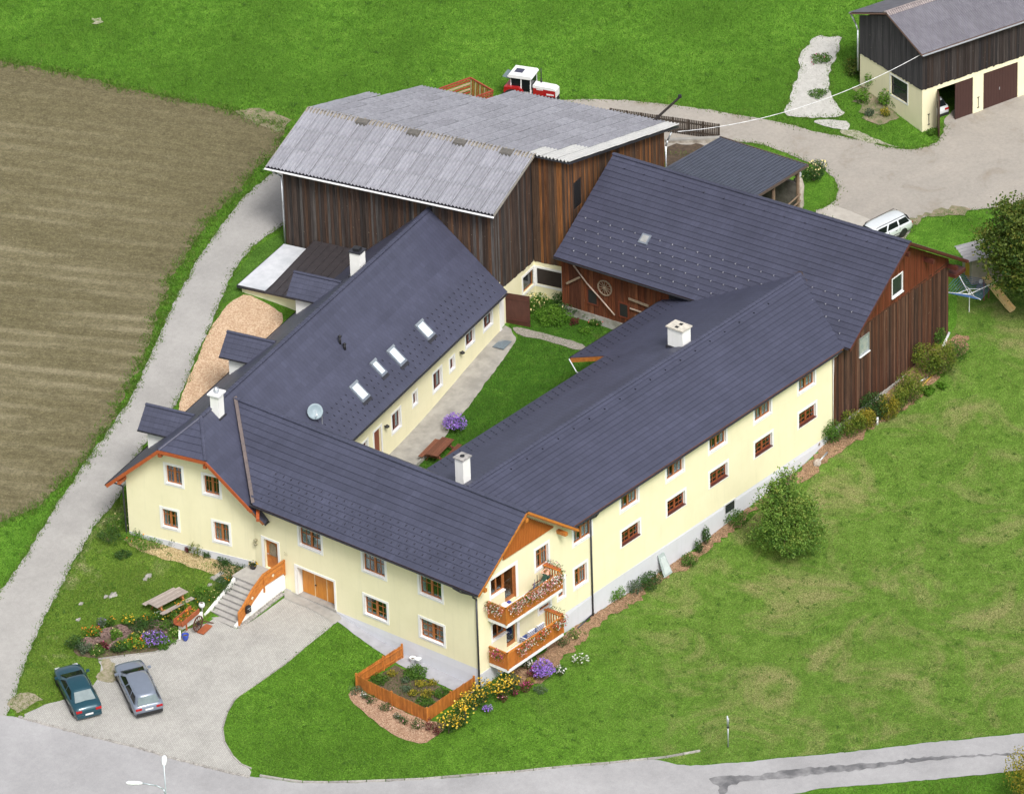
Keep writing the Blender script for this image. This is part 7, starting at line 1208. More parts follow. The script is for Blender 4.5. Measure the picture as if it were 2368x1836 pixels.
V = [(.05, 0, .52), (.28, 0, .72), (.50, 0, .93), (.62, 0, 1.06), (.70, 0, 1.15), (.74, 0, 1.27),
     (.52, .20, .93), (.42, .36, 1.05), (.64, .22, 1.22), (.71, .12, 1.25),          # raised arm (far side)
     (.50, -.20, .90), (.30, -.33, .72), (.05, -.26, .64), (-.05, -.22, .63),       # arm on the rest
     (.0, .11, .50), (-.42, .12, .58), (-.82, .12, .46), (-1.02, .12, .44), (-1.05, .12, .56),
     (.0, -.11, .50), (-.42, -.12, .56), (-.82, -.12, .45), (-1.02, -.12, .44), (-1.06, -.12, .56)]
Ed = [(0, 1), (1, 2), (2, 3), (3, 4), (4, 5), (2, 6), (6, 7), (7, 8), (8, 9), (2, 10), (10, 11), (11, 12), (12, 13), (0, 14), (14, 15), (15, 16), (16, 17), (17, 18), (0, 19), (19, 20), (20, 21), (21, 22), (22, 23)]
Rd = [.15, .16, .17, .065, .095, .085, .075, .055, .04, .035, .075, .055, .042, .035, .10, .075, .05, .05, .04, .10, .075, .05, .05, .04]
SHIRT = mat('dark_green_shirt', (.022, .06, .04), (.016, .045, .03), 5, .9); TROU = mat('grey_green_trousers', (.16, .17, .13), (.12, .13, .10), 5, .9); SHOE = mat('dark_shoes', (.02, .02, .022), None, 4, .6)
body = skin('body', V, Ed, Rd, [SKINM, SHIRT, TROU, SHOE], PE)
for pg in body.data.polygons:
    c = pg.center; mi = 0
    if c.x < -.9: mi = 3
    elif c.x < .10 and abs(c.y) < .21 and not (c.z > .60 and c.y < -.2): mi = 2
    elif c.x < .60 and c.z < 1.0 and not (abs(c.y) > .30) and not (c.y < -.22 and c.x < .2): mi = 1
    pg.material_index = mi
hd_ = MB()
bm = bmesh.new(); bmesh.ops.create_uvsphere(bm, u_segments=14, v_segments=10, radius=.105)
for v in bm.verts: v.co = Vector((v.co.x*.92, v.co.y*.80, v.co.z*1.12))
me = bpy.data.meshes.new('hair'); bmesh.ops.delete(bm, geom=[v for v in bm.verts if v.co.x < -.02 or v.co.z < -.06], context='VERTS'); bm.to_mesh(me); bm.free(); me.materials.append(mat('short_dark_hair', (.07, .05, .04), None, 6, .8)); o = link(bpy.data.objects.new('hair', me), PE); o.location = (.725, 0, 1.205)
MB().tube((.64, 0, 1.19), (.60, 0, 1.175), .022, 7, .012).build('nose', SKINM, PE, True); MB().box(.635, .645, -.055, .055, 1.215, 1.245).build('glasses', BLACK, PE)
for (hx, hy, hz), dr in (((.71, .10, 1.26), (0, -1, .1)), ((-.05, -.22, .63), (-1, 0, -.1))):
    for k in range(4): s = Vector((hx, hy, hz))+Vector((0 if dr[0] else .018*(k-1.5), .018*(k-1.5) if dr[0] else 0, 0)); e = s+Vector(dr)*(.075+.012*(k in (1, 2))); MB().tube(s, lerp(s, e, .6), .01, 6, .009).tube(lerp(s, e, .6), e+Vector((0, 0, -.015)), .009, 6, .007).build('finger', SKINM, PE, True)
    s = Vector((hx, hy, hz)); MB().tube(s, s+Vector((.04 if not dr[0] else -.03, .0 if not dr[0] else .045, .02)), .012, 6, .009).build('thumb', SKINM, PE, True)
# ------------------------------------------------------------------ vehicles
def paint(name, c, rough=.3, flake=.0):
    m, nt, b = nmat(name); v = coords(nt); f = noise(nt, v, 3, 4); L_(nt, ramp(nt, f, (.3, tuple(x*.93 for x in c)), (.7, c)), b.inputs['Base Color']); b.inputs['Roughness'].default_value = rough; b.inputs['Coat Weight'].default_value = .8; b.inputs['Coat Roughness'].default_value = .06; b.inputs['Metallic'].default_value = .25; MATS[name] = m; return m
CARGL = mat('car_glass', (.008, .010, .012), (.012, .015, .017), 2, .10, spec=.22); CARGLP = mat('painted_reflection_glass', (.16, .21, .22), (.12, .16, .17), 2, .12, spec=.6); TYRE = mat('tyre_rubber', (.018, .018, .018), (.025, .025, .025), 8, .85); RIMM = mat('alloy_rim', (.55, .56, .58), None, 4, .35, metal=.7); TAIL = mat('red_tail_lamp', (.45, .01, .012), None, 4, .2); LAMP = mat('clear_head_lamp', (.70, .72, .74), None, 4, .1); PLATE = mat('number_plate', (.78, .79, .80), None, 4, .5); TRIM = mat('black_car_trim', (.02, .02, .022), None, 4, .5)  # pale rear glass has its reflection painted into the base colour
def outline(x0, x1, hw, z, n=28, p=3.6, zc_=None, rear_p=None):
    c = []; xm, xl = (x0+x1)/2, (x1-x0)/2
    for i in range(n):
        t = 6.28318*i/n; ct, st = math.cos(t), math.sin(t); c.append((xm+xl*math.copysign(abs(ct)**(2/p), ct), hw*math.copysign(abs(st)**(2/p), st), z))
    return c
def car(label, cat, M, L, Wd, pm, kind, group, glass_rear, rails=False, hgt=1.42, roof=0.):
    """x forwards, origin on the ground under the middle of the car"""
    o = bpy.data.objects.new('car', None); link(o); o.matrix_world = M; tag(o, label, cat, group); hl, hw = L/2, Wd/2
    # lower body: stations from tail to nose with width, sill, shoulder and centre heights
    belt = .90; T = []
    if kind == 'saloon': prof = [(-hl, .80, .38, .60, .62), (-hl+.06, .90, .27, .80, .86), (-hl+.25, .97, .22, .90, .97), (-hl+.95, 1, .20, .93, .99), (-.6, 1, .19, .92, .98), (.3, 1, .19, .90, .96), (hl-1.45, 1, .20, .86, .93), (hl-.75, .985, .21, .79, .87), (hl-.28, .93, .23, .70, .77), (hl-.07, .84, .28, .60, .66), (hl, .72, .36, .50, .54)]
    else: prof = [(-hl, .86, .36, .62, .64), (-hl+.05, .93, .26, .84, .88), (-hl+.2, .98, .22, .92, .97), (-hl+.95, 1, .20, .94, .99), (-.6, 1, .19, .93, .98), (.3, 1, .19, .91, .97), (hl-1.35, 1, .20, .88, .95), (hl-.7, .985, .21, .82, .90), (hl-.26, .93, .23, .72, .80), (hl-.06, .84, .28, .60, .66), (hl, .74, .36, .50, .54)]
    v, f = [], []
    for x, w, zs, zb_, zc_ in prof:
        w *= hw; ring = [(0, zs), (w*.82, zs), (w*.97, zs+.10), (w, (zs+zb_)/2), (w*.985, zb_-.10), (w*.93, zb_), (w*.6, (zb_*.35+zc_*.65)), (0, zc_)]; ring = ring+[(-y, z) for y, z in reversed(ring[1:-1])]; v += [(x, y, z) for y, z in ring]; k = len(ring)
    for j in range(len(prof)-1): f += [(j*k+i, j*k+(i+1) % k, (j+1)*k+(i+1) % k, (j+1)*k+i) for i in range(k)]
    f += [tuple(range(k)), tuple(range((len(prof)-1)*k, len(prof)*k))]; body = raw('body', v, f, pm, o, True, True)
    # cabin
    r0, r1, f1, f0 = ((-hl+.62, -hl+1.32, .32, 1.30) if kind == 'saloon' else (-hl+.10, -hl+.42, .34, 1.36)); f1 += roof; f0 += roof*.6; zb_, zt = .90, hgt-.03; bw, tw = hw*.90, hw*.70
    A, B_, C_ = outline(r0, f0, bw, zb_, p=5), outline(r1, f1, tw, zt, p=4.2), outline(r1+.14, f1-.14, tw*.78, zt+.04, p=3); n = len(A); v = A+B_+C_
    raw('cabin', v, [(j*n+i, j*n+(i+1) % n, (j+1)*n+(i+1) % n, (j+1)*n+i) for j in (0, 1) for i in range(n)]+[tuple(range(2*n, 3*n))], pm, body, True, True)
    def panel(name, m, p0, p1, p2, p3, off):     # base-left, base-right, top-right, top-left
        P_ = [Vector(q) for q in (p0, p1, p2, p3)]; nr = (P_[1]-P_[0]).cross(P_[3]-P_[0]).normalized()*off; raw(name, [q+nr for q in P_]+[q-nr*.4 for q in P_], [(0, 1, 2, 3), (7, 6, 5, 4), (0, 4, 5, 1), (1, 5, 6, 2), (2, 6, 7, 3), (3, 7, 4, 0)], m, o, False, True)
    def sp(x0_, x1_, u, t, s):   # point on the side between base and roof
        xb = r0+(f0-r0)*u; xt = r1+(f1-r1)*u; return (xb*(1-t)+xt*t, s*(bw*(1-t)+tw*t+.0), zb_*(1-t)+zt*t)
    for s in (-1, 1):
        cuts = [(.13, .47), (.50, .86)] if kind == 'saloon' else [(.05, .29), (.32, .58), (.61, .9)]
        for u0, u1 in cuts: panel('side_window', CARGL, sp(0, 0, u0, .14, s), sp(0, 0, u1, .14, s), sp(0, 0, min(u1, .93), .90, s), sp(0, 0, u0+.02, .90, s), .012*-s)
    def ep(fr, u, t): xb, xt = (f0, f1) if fr else (r0, r1); return (xb*(1-t)+xt*t, (bw*(1-t)+tw*t)*u, zb_*(1-t)+zt*t)
    panel('windscreen', CARGL, ep(1, -.84, .06), ep(1, .84, .06), ep(1, .82, .93), ep(1, -.82, .93), .022); panel('rear_window', glass_rear, ep(0, .82, .10), ep(0, -.82, .10), ep(0, -.80, .90), ep(0, .80, .90), .022)
    for x in (-hl+.92 if kind == 'saloon' else -hl+.95, hl-.88):
        for s in (-1, 1):
            wl = bpy.data.objects.new('wheel', None); link(wl, o); wl.location = (x, s*(hw-.10), .315); N = 20; mb = MB()
            mb.lathe([(.20, -.10), (.30, -.10), (.315, -.06), (.315, .06), (.30, .10), (.20, .10)], (0, 0, 0), N, Matrix.Rotation(R(90), 3, 'X')); mb.build('tyre', TYRE, wl, True)
            mb = MB(); mb.lathe([(.205, -.085), (.19, -.09), (.06, -.075), (.05, -.08)] if s > 0 else [(.205, .085), (.19, .09), (.06, .075), (.05, .08)], (0, 0, 0), N, Matrix.Rotation(R(90), 3, 'X')); mb.build('rim', RIMM, wl)
            ar = []
            for i in range(13): t = math.pi*i/12; ar.append((x+.37*math.cos(t), s*(hw+.004), .30+.37*math.sin(t)))
            raw('wheel_arch', ar+[(a, b_-s*.03, c) for a, b_, c in ar], [tuple(range(13)), tuple(reversed(range(13, 26)))]+[(i, i+1, i+14, i+13) for i in range(12)], TRIM, o, False, True)
    for s in (-1, 1):
        MB().obox((-hl+.05, s*hw*.68, .74), (.14, hw*.40, .13)).build('tail_lamp', TAIL, o); MB().obox((hl-.13, s*hw*.62, .60), (.2, hw*.34, .11), Matrix.Rotation(R(20), 3, 'Y')).build('head_lamp', LAMP, o); MB().obox((f0-.28, s*(hw+.09), .95), (.12, .2, .13)).build('mirror', pm, o)
        if rails: MB().path([(r1+.1, s*tw*.92, zt+.02), (r1+.2, s*tw*.92, zt+.07), (f1-.2, s*tw*.92, zt+.07), (f1-.1, s*tw*.92, zt+.02)], .018).build('roof_rail', TRIM, o)
        MB().box(-hl+.9, hl-.9, s*(hw+.001), s*(hw-.02), .46, .50).build('side_strip', TRIM, o); MB().box(-hl+.6, hl-.6, s*(hw-.01), s*(hw-.08), .18, .27).build('sill', TRIM, o)
        for x in (-hl+1.35, -.05, 1.0): MB().box(x-.012, x+.012, s*(hw*.995), s*(hw*.96), .30, .88).build('door_seam', TRIM, o)
        for x in (-.75, .25): MB().obox((x, s*(hw+.004), .78), (.18, .02, .035)).build('door_handle', TRIM, o)
    MB().obox((-hl+.02, 0, .36), (.14, Wd*.86, .20)).build('rear_bumper', pm if kind == 'saloon' else TRIM, o); MB().obox((hl-.03, 0, .36), (.12, Wd*.72, .18)).build('front_bumper', pm, o)
    pz = .50 if kind == 'saloon' else .66; MB().obox((-hl-.045 if kind == 'saloon' else -hl-.01, 0, pz), (.02, .50, .12)).build('number_plate', PLATE, o); MB().obox((hl-.06, 0, .48), (.1, hw*.8, .1)).build('grille', TRIM, o)
    return o
def stand(p, head, L=None):        # matrix for a vehicle at ground point p pointing along head, tilted with the ground
    hx = Vector((head.x, head.y, 0)).normalized(); sy = Vector((-hx.y, hx.x, 0)); e = 1.2; fx = (h(p.x+hx.x*e, p.y+hx.y*e)-h(p.x-hx.x*e, p.y-hx.y*e))/(2*e); fy = (h(p.x+sy.x*.7, p.y+sy.y*.7)-h(p.x-sy.x*.7, p.y-sy.y*.7))/1.4
    X = Vector((hx.x, hx.y, fx)).normalized(); Y = (Vector((sy.x, sy.y, fy))-X*X.dot(Vector((sy.x, sy.y, fy)))).normalized(); Z = X.cross(Y); m_ = Matrix((X, Y, Z)).transposed().to_4x4(); m_.translation = Vector((p.x, p.y, h(p.x, p.y)+.06)); return m_
def place(rl, fl, Wd):
    a, b_ = G(*rl), G(*fl); d = (b_-a); d.z = 0; d.normalize(); right = Vector((d.y, -d.x, 0)); return a, b_, d, right
TEAL = paint('dark_teal_paint', (.010, .062, .090)); SILV = paint('silver_grey_paint', (.20, .235, .30)); WCAR = paint('white_car_paint', (.78, .82, .84))
a, b_, d, rt = place(zg(950, 1082), zg(848, 864), 1.8); print('silver wheelbase', (b_-a).length); c = (a+b_)/2+rt*.90; car('silver-grey estate car parked on the pavers, right of two', 'car', stand(c, d), 4.95, 1.92, SILV, 'estate', 'cars parked on the driveway', CARGLP, False, 1.45)
a, b_, d, rt = place(zg(522, 1108), zg(410, 884), 1.7); print('teal wheelbase', (b_-a).length); c = (a+b_)/2+rt*.86; car('dark teal saloon car parked half on the grass, left of two', 'car', stand(c, d), 4.75, 1.82, TEAL, 'saloon', 'cars parked on the driveway', CARGLP, False, 1.40)
# the white estate behind the tiled barn, nose hidden by its roof
w0 = G(*ze(1105, 497)); hd_dir = Vector((math.cos(R(173)), math.sin(R(173)), 0)); wc = w0+hd_dir*1.5+Vector((hd_dir.y, -hd_dir.x, 0))*.75; car('white estate car with roof rails behind the tiled barn', 'car', stand(wc, hd_dir), 4.9, 1.68, WCAR, 'estate', None, CARGL, True, 1.44, .75)
gp = Vector((og[0], og[1], 0))+Vector((math.cos(OA)*2.35-math.sin(OA)*3.0, math.sin(OA)*2.35+math.cos(OA)*3.0, 0)); mg = Matrix.Translation((gp.x, gp.y, oz-.11))@Matrix.Rotation(OA+R(90), 4, 'Z'); car('white car with red tail lamps parked inside the open garage bay', 'car', mg, 4.1, 1.66, WCAR, 'estate', None, CARGL, False, 1.4)

# tractor behind the old barn
tp = Vector((55.25, 40.55, 0)); tp.z = h(tp.x, tp.y); th = math.atan2(-4.15, 1.45); TR = empty('tractor', (tp.x, tp.y, tp.z+.06), th, 'red and white tractor with cab standing behind the old barn', 'tractor')
RED = paint('tractor_red', (.50, .018, .022), .35); TWH = mat('tractor_white', (.80, .80, .80), (.74, .74, .75), 3, .4)
def lug_wheel(x, y, r, w):
    wl = bpy.data.objects.new('wheel', None); link(wl, TR); wl.location = (x, y, r); mb = MB().lathe([(r*.55, -w/2), (r*.92, -w/2), (r, -w*.36), (r, w*.36), (r*.92, w/2), (r*.55, w/2)], (0, 0, 0), 24, Matrix.Rotation(R(90), 3, 'X'))
    for i in range(18):
        t = 6.283*i/18; mb.obox((r*math.cos(t), (w*.2 if i % 2 else -w*.2), r*math.sin(t)), (.06, w*.5, .10), Matrix.Rotation(-t, 3, 'Y'))
    mb.build('tyre', TYRE, wl); MB().lathe([(r*.56, -w*.3), (r*.5, -w*.15), (.1, -w*.12), (.1, w*.12), (r*.5, w*.15), (r*.56, w*.3)], (0, 0, 0), 20, Matrix.Rotation(R(90), 3, 'X')).build('rim', TWH, wl)
for y in (-.78, .78): lug_wheel(-.95, y, .78, .45); lug_wheel(1.35, y, .52, .32)
MB().box(-1.5, 1.9, -.28, .28, .55, 1.0).build('chassis', BLACK, TR)
MB().prism([(.35, -.36, .95), (2.05, -.36, .95), (2.05, -.36, 1.42), (.35, -.36, 1.5)], (0, .72, 0)).build('bonnet_side', RED, TR)
MB().prism([(.33, -.37, 1.5), (2.02, -.37, 1.42), (2.02, -.37, 1.52), (1.85, -.37, 1.62), (.33, -.37, 1.70)], (0, .74, 0)).build('bonnet_top', TWH, TR); MB().box(2.02, 2.07, -.37, .37, .95, 1.5).build('grille', TWH, TR)
for s in (-1, 1):
    for k in range(5): MB().box(.62+.1*k, .69+.1*k, s*.362, s*.372, 1.36, 1.46).build('lettering', TWH, TR)
    MB().box(1.35, 1.9, s*.362, s*.372, 1.05, 1.16).build('badge', TWH, TR)
    MB().prism([(-1.65, s*.62, 1.35), (-1.5, s*.62, 1.62), (-.5, s*.62, 1.65), (-.25, s*.62, 1.3), (-.3, s*.62, 1.15), (-1.6, s*.62, 1.15)], (0, s*.38, 0)).build('mudguard', RED, TR)
for x, y in ((.28, -.66), (.28, .66), (-.42, -.72), (-.42, .72), (-1.2, -.68), (-1.2, .68)): MB().beam((x, y, 1.2), (x*.95, y*.95, 2.28), .07, .07).build('cab_post', TWH, TR)
MB().prism([(-1.35, -.78, 2.27), (.38, -.78, 2.27), (.42, -.78, 2.37), (.3, -.78, 2.49), (-1.3, -.78, 2.51), (-1.4, -.78, 2.37)], (0, 1.56, 0)).build('cab_roof', TWH, TR); MB().box(-1.05, -.45, -.28, .32, 2.495, 2.53).build('roof_hatch', mat('tinted_hatch', (.05, .05, .09), None, 4, .15), TR)
for s in (-1, 1): MB().box(-.38, .25, s*.665, s*.675, 1.3, 2.27).build('door_glass', CARGL, TR); MB().box(-1.16, -.46, s*.685, s*.695, 1.55, 2.27).build('side_glass', CARGL, TR)
MB().box(.27, .28, -.6, .6, 1.5, 2.27).build('windscreen', CARGL, TR); MB().obox((-1.55, 0, 2.12), (.62, 1.15, .02), Matrix.Rotation(R(12), 3, 'Y')).build('open_rear_window', CARGLP, TR); MB().box(-1.1, .2, -.6, .6, 1.0, 1.2).build('cab_floor', TWH, TR)
MB().tube((.75, .3, 1.6), (.75, .3, 2.75), .04).tube((.75, .3, 1.6), (.75, .3, 1.95), .075).build('exhaust', BLACK, TR, True); MB().box(-.95, -.6, -.22, .22, 1.35, 1.85).build('seat', BLACK, TR); MB().box(-1.75, -1.4, -.6, .6, 1.0, 1.4).build('rear_box', RED, TR)
MB().tube((-.2, 0, 1.6), (-.12, 0, 1.72), .18, 14).build('steering_wheel', BLACK, TR)
# slatted red hay trailer
q0, q1 = Vector(atz(1000+480*.18315, 120+330*.18315, 6.9)), Vector(atz(1000+765*.18315, 120+495*.18315, 6.9)); th2 = math.atan2(q1.y-q0.y, q1.x-q0.x); q2 = Vector(atz(1000+130*.18315, 120+500*.18315, 6.9))
lenx = (q1-q0).length; dirx = (q1-q0).normalized(); diry = Vector((dirx.y, -dirx.x, 0)); diry = diry if (q2-q0).dot(diry) > 0 else -diry; ly = max(2.2, min(5.5, (q2-q0).dot(diry))); zt0 = h(q0.x, q0.y); TL = empty('hay_trailer', (q0.x, q0.y, zt0+.05), 0, 'red slatted hay trailer half hidden behind the old barn roof', 'trailer'); HT = 6.9-zt0-.05
RUST = mat('rust_red_steel', (.38, .07, .035), (.27, .05, .025), 4, .6); TAN = mat('tan_trailer_slat', (.48, .36, .24), None, 4, .7)
def tp_(a, b_, z): q = dirx*a+diry*b_; return Vector((q.x, q.y, z))
MB().prism([tp_(0, 0, HT-1.6), tp_(lenx, 0, HT-1.6), tp_(lenx, ly, HT-1.6), tp_(0, ly, HT-1.6)], (0, 0, -.15)).build('bed', RUST, TL)
for a, b_, c_, d__ in ((0, 0, lenx, 0), (0, 0, 0, ly), (lenx, 0, lenx, ly), (0, ly, lenx, ly)): MB().beam(tp_(a, b_, HT), tp_(c_, d__, HT), .1, .1).build('top_rail', RUST, TL)
for i in range(15): a = lenx*(i+.5)/15; MB().beam(tp_(a, 0, HT), tp_(a, .12, HT-1.6), .06, .04).build('slat', RUST if i % 3 else TAN, TL); MB().beam(tp_(a, ly, HT), tp_(a, ly, HT-1.6), .05, .03).build('slat', RUST, TL)
for i in range(7): MB().beam(tp_(0, 0, HT-.2-.22*i), tp_(0, ly, HT-.2-.22*i), .05, .12).build('side_slat', TAN if i % 2 else RUST, TL); MB().beam(tp_(lenx, 0, HT-.2-.22*i), tp_(lenx, ly, HT-.2-.22*i), .05, .10).build('side_slat', RUST, TL)
for k in range(7): MB().beam(tp_(.1, ly*(k+.5)/7, HT-1.55), tp_(lenx-.1, ly*(k+.5)/7, HT-1.55), .16, .05).build('floor_slat', RUST if k % 2 else TAN, TL)
for a in (.15, lenx-.15):
    for b_ in (ly*.35, ly*.7):
        c = tp_(a, b_, .45); wl = bpy.data.objects.new('wheel', None); link(wl, TL); wl.location = c; wl.rotation_euler = (0, 0, math.atan2(diry.y, diry.x)); MB().lathe([(.25, -.14), (.45, -.12), (.47, 0), (.45, .12), (.25, .14)], (0, 0, 0), 16, Matrix.Rotation(R(90), 3, 'X')).build('tyre', TYRE, wl, True); MB().lathe([(.26, -.1), (.1, -.05), (.1, .05), (.26, .1)], (0, 0, 0), 14, Matrix.Rotation(R(90), 3, 'X')).build('rim', RUST, wl)
for a in (.2, lenx-.2): MB().beam(tp_(a, .2, HT-1.75), tp_(a, ly-.2, HT-1.75), .12, .12).build('chassis_rail', RUST, TL); MB().beam(tp_(a, ly*.5, .45), tp_(a, ly*.5, HT-1.7), .12, .3).build('axle_post', RUST, TL)

# ------------------------------------------------------------------ street lamp, post, dish, washing line, slide, playhouse
def px_at(px, py, z): return Vector(atz(px, py, z))
tpz = 7.0; tpt = px_at(379, 1768, tpz); gz_ = h(tpt.x, tpt.y); SL = empty('street_lamp', (tpt.x, tpt.y, gz_), 0, 'pale steel street lamp with two white heads at the lower left by the road', 'street lamp'); H_ = tpz-gz_
POLE = mat('pale_blue_steel', (.50, .56, .60), (.44, .50, .54), 5, .4, metal=.4); HEADM = mat('white_lamp_head', (.84, .86, .88), None, 4, .4)
MB().tube((0, 0, -.1), (0, 0, H_*.5), .085, 10, .07).tube((0, 0, H_*.5), (0, 0, H_), .05, 10, .036).build('pole', POLE, SL, True)
lf = Vector((-CR[0], -CR[1], 0)).normalized(); bk = Vector((CD[0], CD[1], 0)).normalized()
def lamp_head(p, d, l=.95):
    d = d.normalized(); s = Vector((-d.y, d.x, 0)).normalized(); u = d.cross(s); u = u if u.z > 0 else -u; ring = []; mb = MB(); n = 10
    for t, w, hh_ in ((0, .07, .05), (.12, .12, .08), (.5, .17, .10), (.85, .16, .09), (1, .08, .05)): ring += [p+d*(l*t)+s*w*math.cos(6.283*i/n)+u*hh_*math.sin(6.283*i/n) for i in range(n)]
    mb.add(ring, [(j*n+i, j*n+(i+1) % n, (j+1)*n+(i+1) % n, (j+1)*n+i) for j in range(4) for i in range(n)]+[tuple(range(n)), tuple(range(4*n, 5*n))]); mb.rc = True; o = mb.build('lamp_head', HEADM, SL, True)
    MB().obox(p+d*(l*.6)-u*.085, (.2, .26, .04), Matrix((s, d, u)).transposed()).build('diffuser', LAMP, o)
lamp_head(Vector((0, 0, H_-.02)), bk+Vector((0, 0, .15)), .85)
az_ = H_-1.55; e = Vector((0, 0, az_))+lf*1.35+Vector((0, 0, .35)); MB().path([Vector((0, 0, az_-.5)), Vector((0, 0, az_-.1))+lf*.12, Vector((0, 0, az_+.15))+lf*.5, e], .04, 8).build('arm', POLE, SL, True); lamp_head(e-lf*.05, lf+Vector((0, 0, .06)), .95)
g = G(1684, 1727); hp = empty('marker_post', (g.x, g.y, g.z), 0, 'thin grey marker post standing in the lawn near the road', 'post'); MB().tube((0, 0, -.1), (0, 0, 1.5), .045, 8).build('post', STEEL, hp, True); MB().tube((0, 0, 1.45), (-.05, 0, 2.25), .07, 8, .05).tube((.09, .02, 1.6), (.09, .02, 2.0), .03).build('head', STEEL, hp, True); MB().tube((0, 0, 1.38), (0, 0, 1.5), .075, 8).build('collar', BLACK, hp)
# satellite dish on the left wing's roof
dp = Vector(LW(9.6, .28, lz(.28))); DI = empty('satellite_dish', dp, 0, 'grey-blue satellite dish on the roof above the courtyard', 'satellite dish'); DM = mat('dish_grey_blue', (.26, .34, .38), (.23, .30, .34), 3, .5)
dd = Vector((-.55, -.70, .45)).normalized(); dc_ = Vector((-.35, .25, 1.0)); Md = dd.to_track_quat('Z', 'Y').to_matrix(); MB().lathe([(.0, 0.0), (.2, .012), (.38, .05), (.5, .095), (.51, .085), (.38, .035), (.0, -.02)], tuple(dc_), 24, Md).build('dish', DM, DI, True)
MB().tube((0, 0, -.2), (0, 0, .9), .03).tube((0, 0, .9), dc_, .03).build('mast', STEEL, DI); MB().tube(dc_+Md@Vector((0, -.45, .05)), dc_+Md@Vector((0, -.2, .6)), .018).build('arm', STEEL, DI); MB().tube(dc_+Md@Vector((0, -.2, .62)), dc_+Md@Vector((0, -.16, .48)), .05).build('receiver', WHITE, DI)
# rotary clothes dryer
g = G(*ze(1697, 1160)); DR = empty('clothes_dryer', (g.x, g.y, g.z), 0, 'rotary clothes dryer with white arms and blue lines behind the barn corner', 'clothes dryer'); MB().tube((0, 0, -.1), (0, 0, 1.75), .028).build('pole', WHITE, DR); hub = Vector((0, 0, 1.35)); tips = [hub+Vector((1.9*math.cos(R(a)), 1.9*math.sin(R(a)), .55)) for a in (58, 148, 238, 328)]
MB().lathe([(.07, -.06), (.07, .06)], tuple(hub), 10).build('hub', WHITE, DR)
for t in tips: MB().tube(hub, t, .032).build('arm', WHITE, DR); MB().tube(Vector((0, 0, 1.75)), lerp(hub, t, .45), .015).build('stay', WHITE, DR)
LINE = mat('blue_washing_line', (.05, .13, .30), None, 4, .5); ln_ = MB()
for k in range(7):
    f_ = .35+.65*k/6; 
    for i in range(4): ln_.tube(lerp(hub, tips[i], f_), lerp(hub, tips[(i+1) % 4], f_)+Vector((0, 0, -.0)), .014, 5)
tag(ln_.build('lines', LINE, DR), kind='stuff')
p = RNG.uniform(0, 1, (34, 2)); pts = [lerp(lerp(hub, tips[int(a*4) % 4], .4+.6*b_), lerp(hub, tips[(int(a*4)+1) % 4], .4+.6*b_), (a*37) % 1) for a, b_ in p]; tag(leafmesh('pegs', np.array([tuple(q) for q in pts]), .07, RNG.random(34), FLO['white'], DR), kind='stuff')
# playhouse with corrugated roof, and the slide
g = G(*ze(1800, 850)); ph = empty('playhouse', (g.x, g.y, g.z), R(-35), 'beige playhouse with corrugated roof under the big tree', 'playhouse'); MB().box(-1.0, 1.2, -.9, .9, 0, 1.9).build('wall', mat('beige_panel', (.42, .37, .31), None, 3, .8), ph); MB().box(-1.02, -.99, -.5, .3, .2, 1.4).build('door', mat('ochre_door', (.60, .34, .04), None, 4, .6), ph)
v = [(x, y, 2.0+.28*(x+1.4)/2.8+.05*math.sin(y*14)) for x in (-1.45, 1.5) for y in np.linspace(-1.3, 1.3, 60)]; raw('roof', v, [(i, i+1, i+61, i+60) for i in range(59)], mat('pale_corrugated_plastic', (.36, .35, .36), None, 3, .6), ph, True)
p0, p1 = G(*ze(2085, 1165)), Vector(atz(*ze(1850, 865), h(56.3, 2.2)+1.55)); SLD = empty('slide', (p0.x, p0.y, p0.z), 0, 'pale yellow wooden slide running down beside the big tree', 'slide'); q = p1-p0; sw = Vector((-q.y, q.x, 0)).normalized()*.27; SLM = mat('pale_yellow_slide', (.78, .58, .28), (.68, .49, .23), 3, .5)
path_ = [Vector((0, 0, .12)), q*.14+Vector((0, 0, .04)), q*.95, q*1.06]
for a, b_ in zip(path_[:-1], path_[1:]):
    raw('chute', [a-sw, a+sw, b_+sw, b_-sw], [(0, 1, 2, 3)], SLM, SLD)
    for s in (-1, 1): MB().beam(a+sw*s+Vector((0, 0, .08)), b_+sw*s+Vector((0, 0, .08)), .04, .2).build('side_rail', SLM, SLD)
for s in (-1, 1): MB().tube(Vector((q.x, q.y, -.1))+sw*s, q*1.0+sw*s+Vector((0, 0, .1)), .05).build('leg', mat('slide_leg_wood', (.22, .08, .05), None, 4, .7), SLD)
g = G(*ze(1800, 950)); sb = empty('sand_box_toy', (g.x, g.y, g.z+.02), .3, 'grey and white toy lying under the clothes dryer', 'toy'); MB().obox((0, 0, .12), (.7, .45, .24)).build('tray', mat('toy_grey', (.16, .17, .19), None, 4, .6), sb); MB().obox((.3, .1, .32), (.2, .2, .2)).build('block', WHITE, sb)
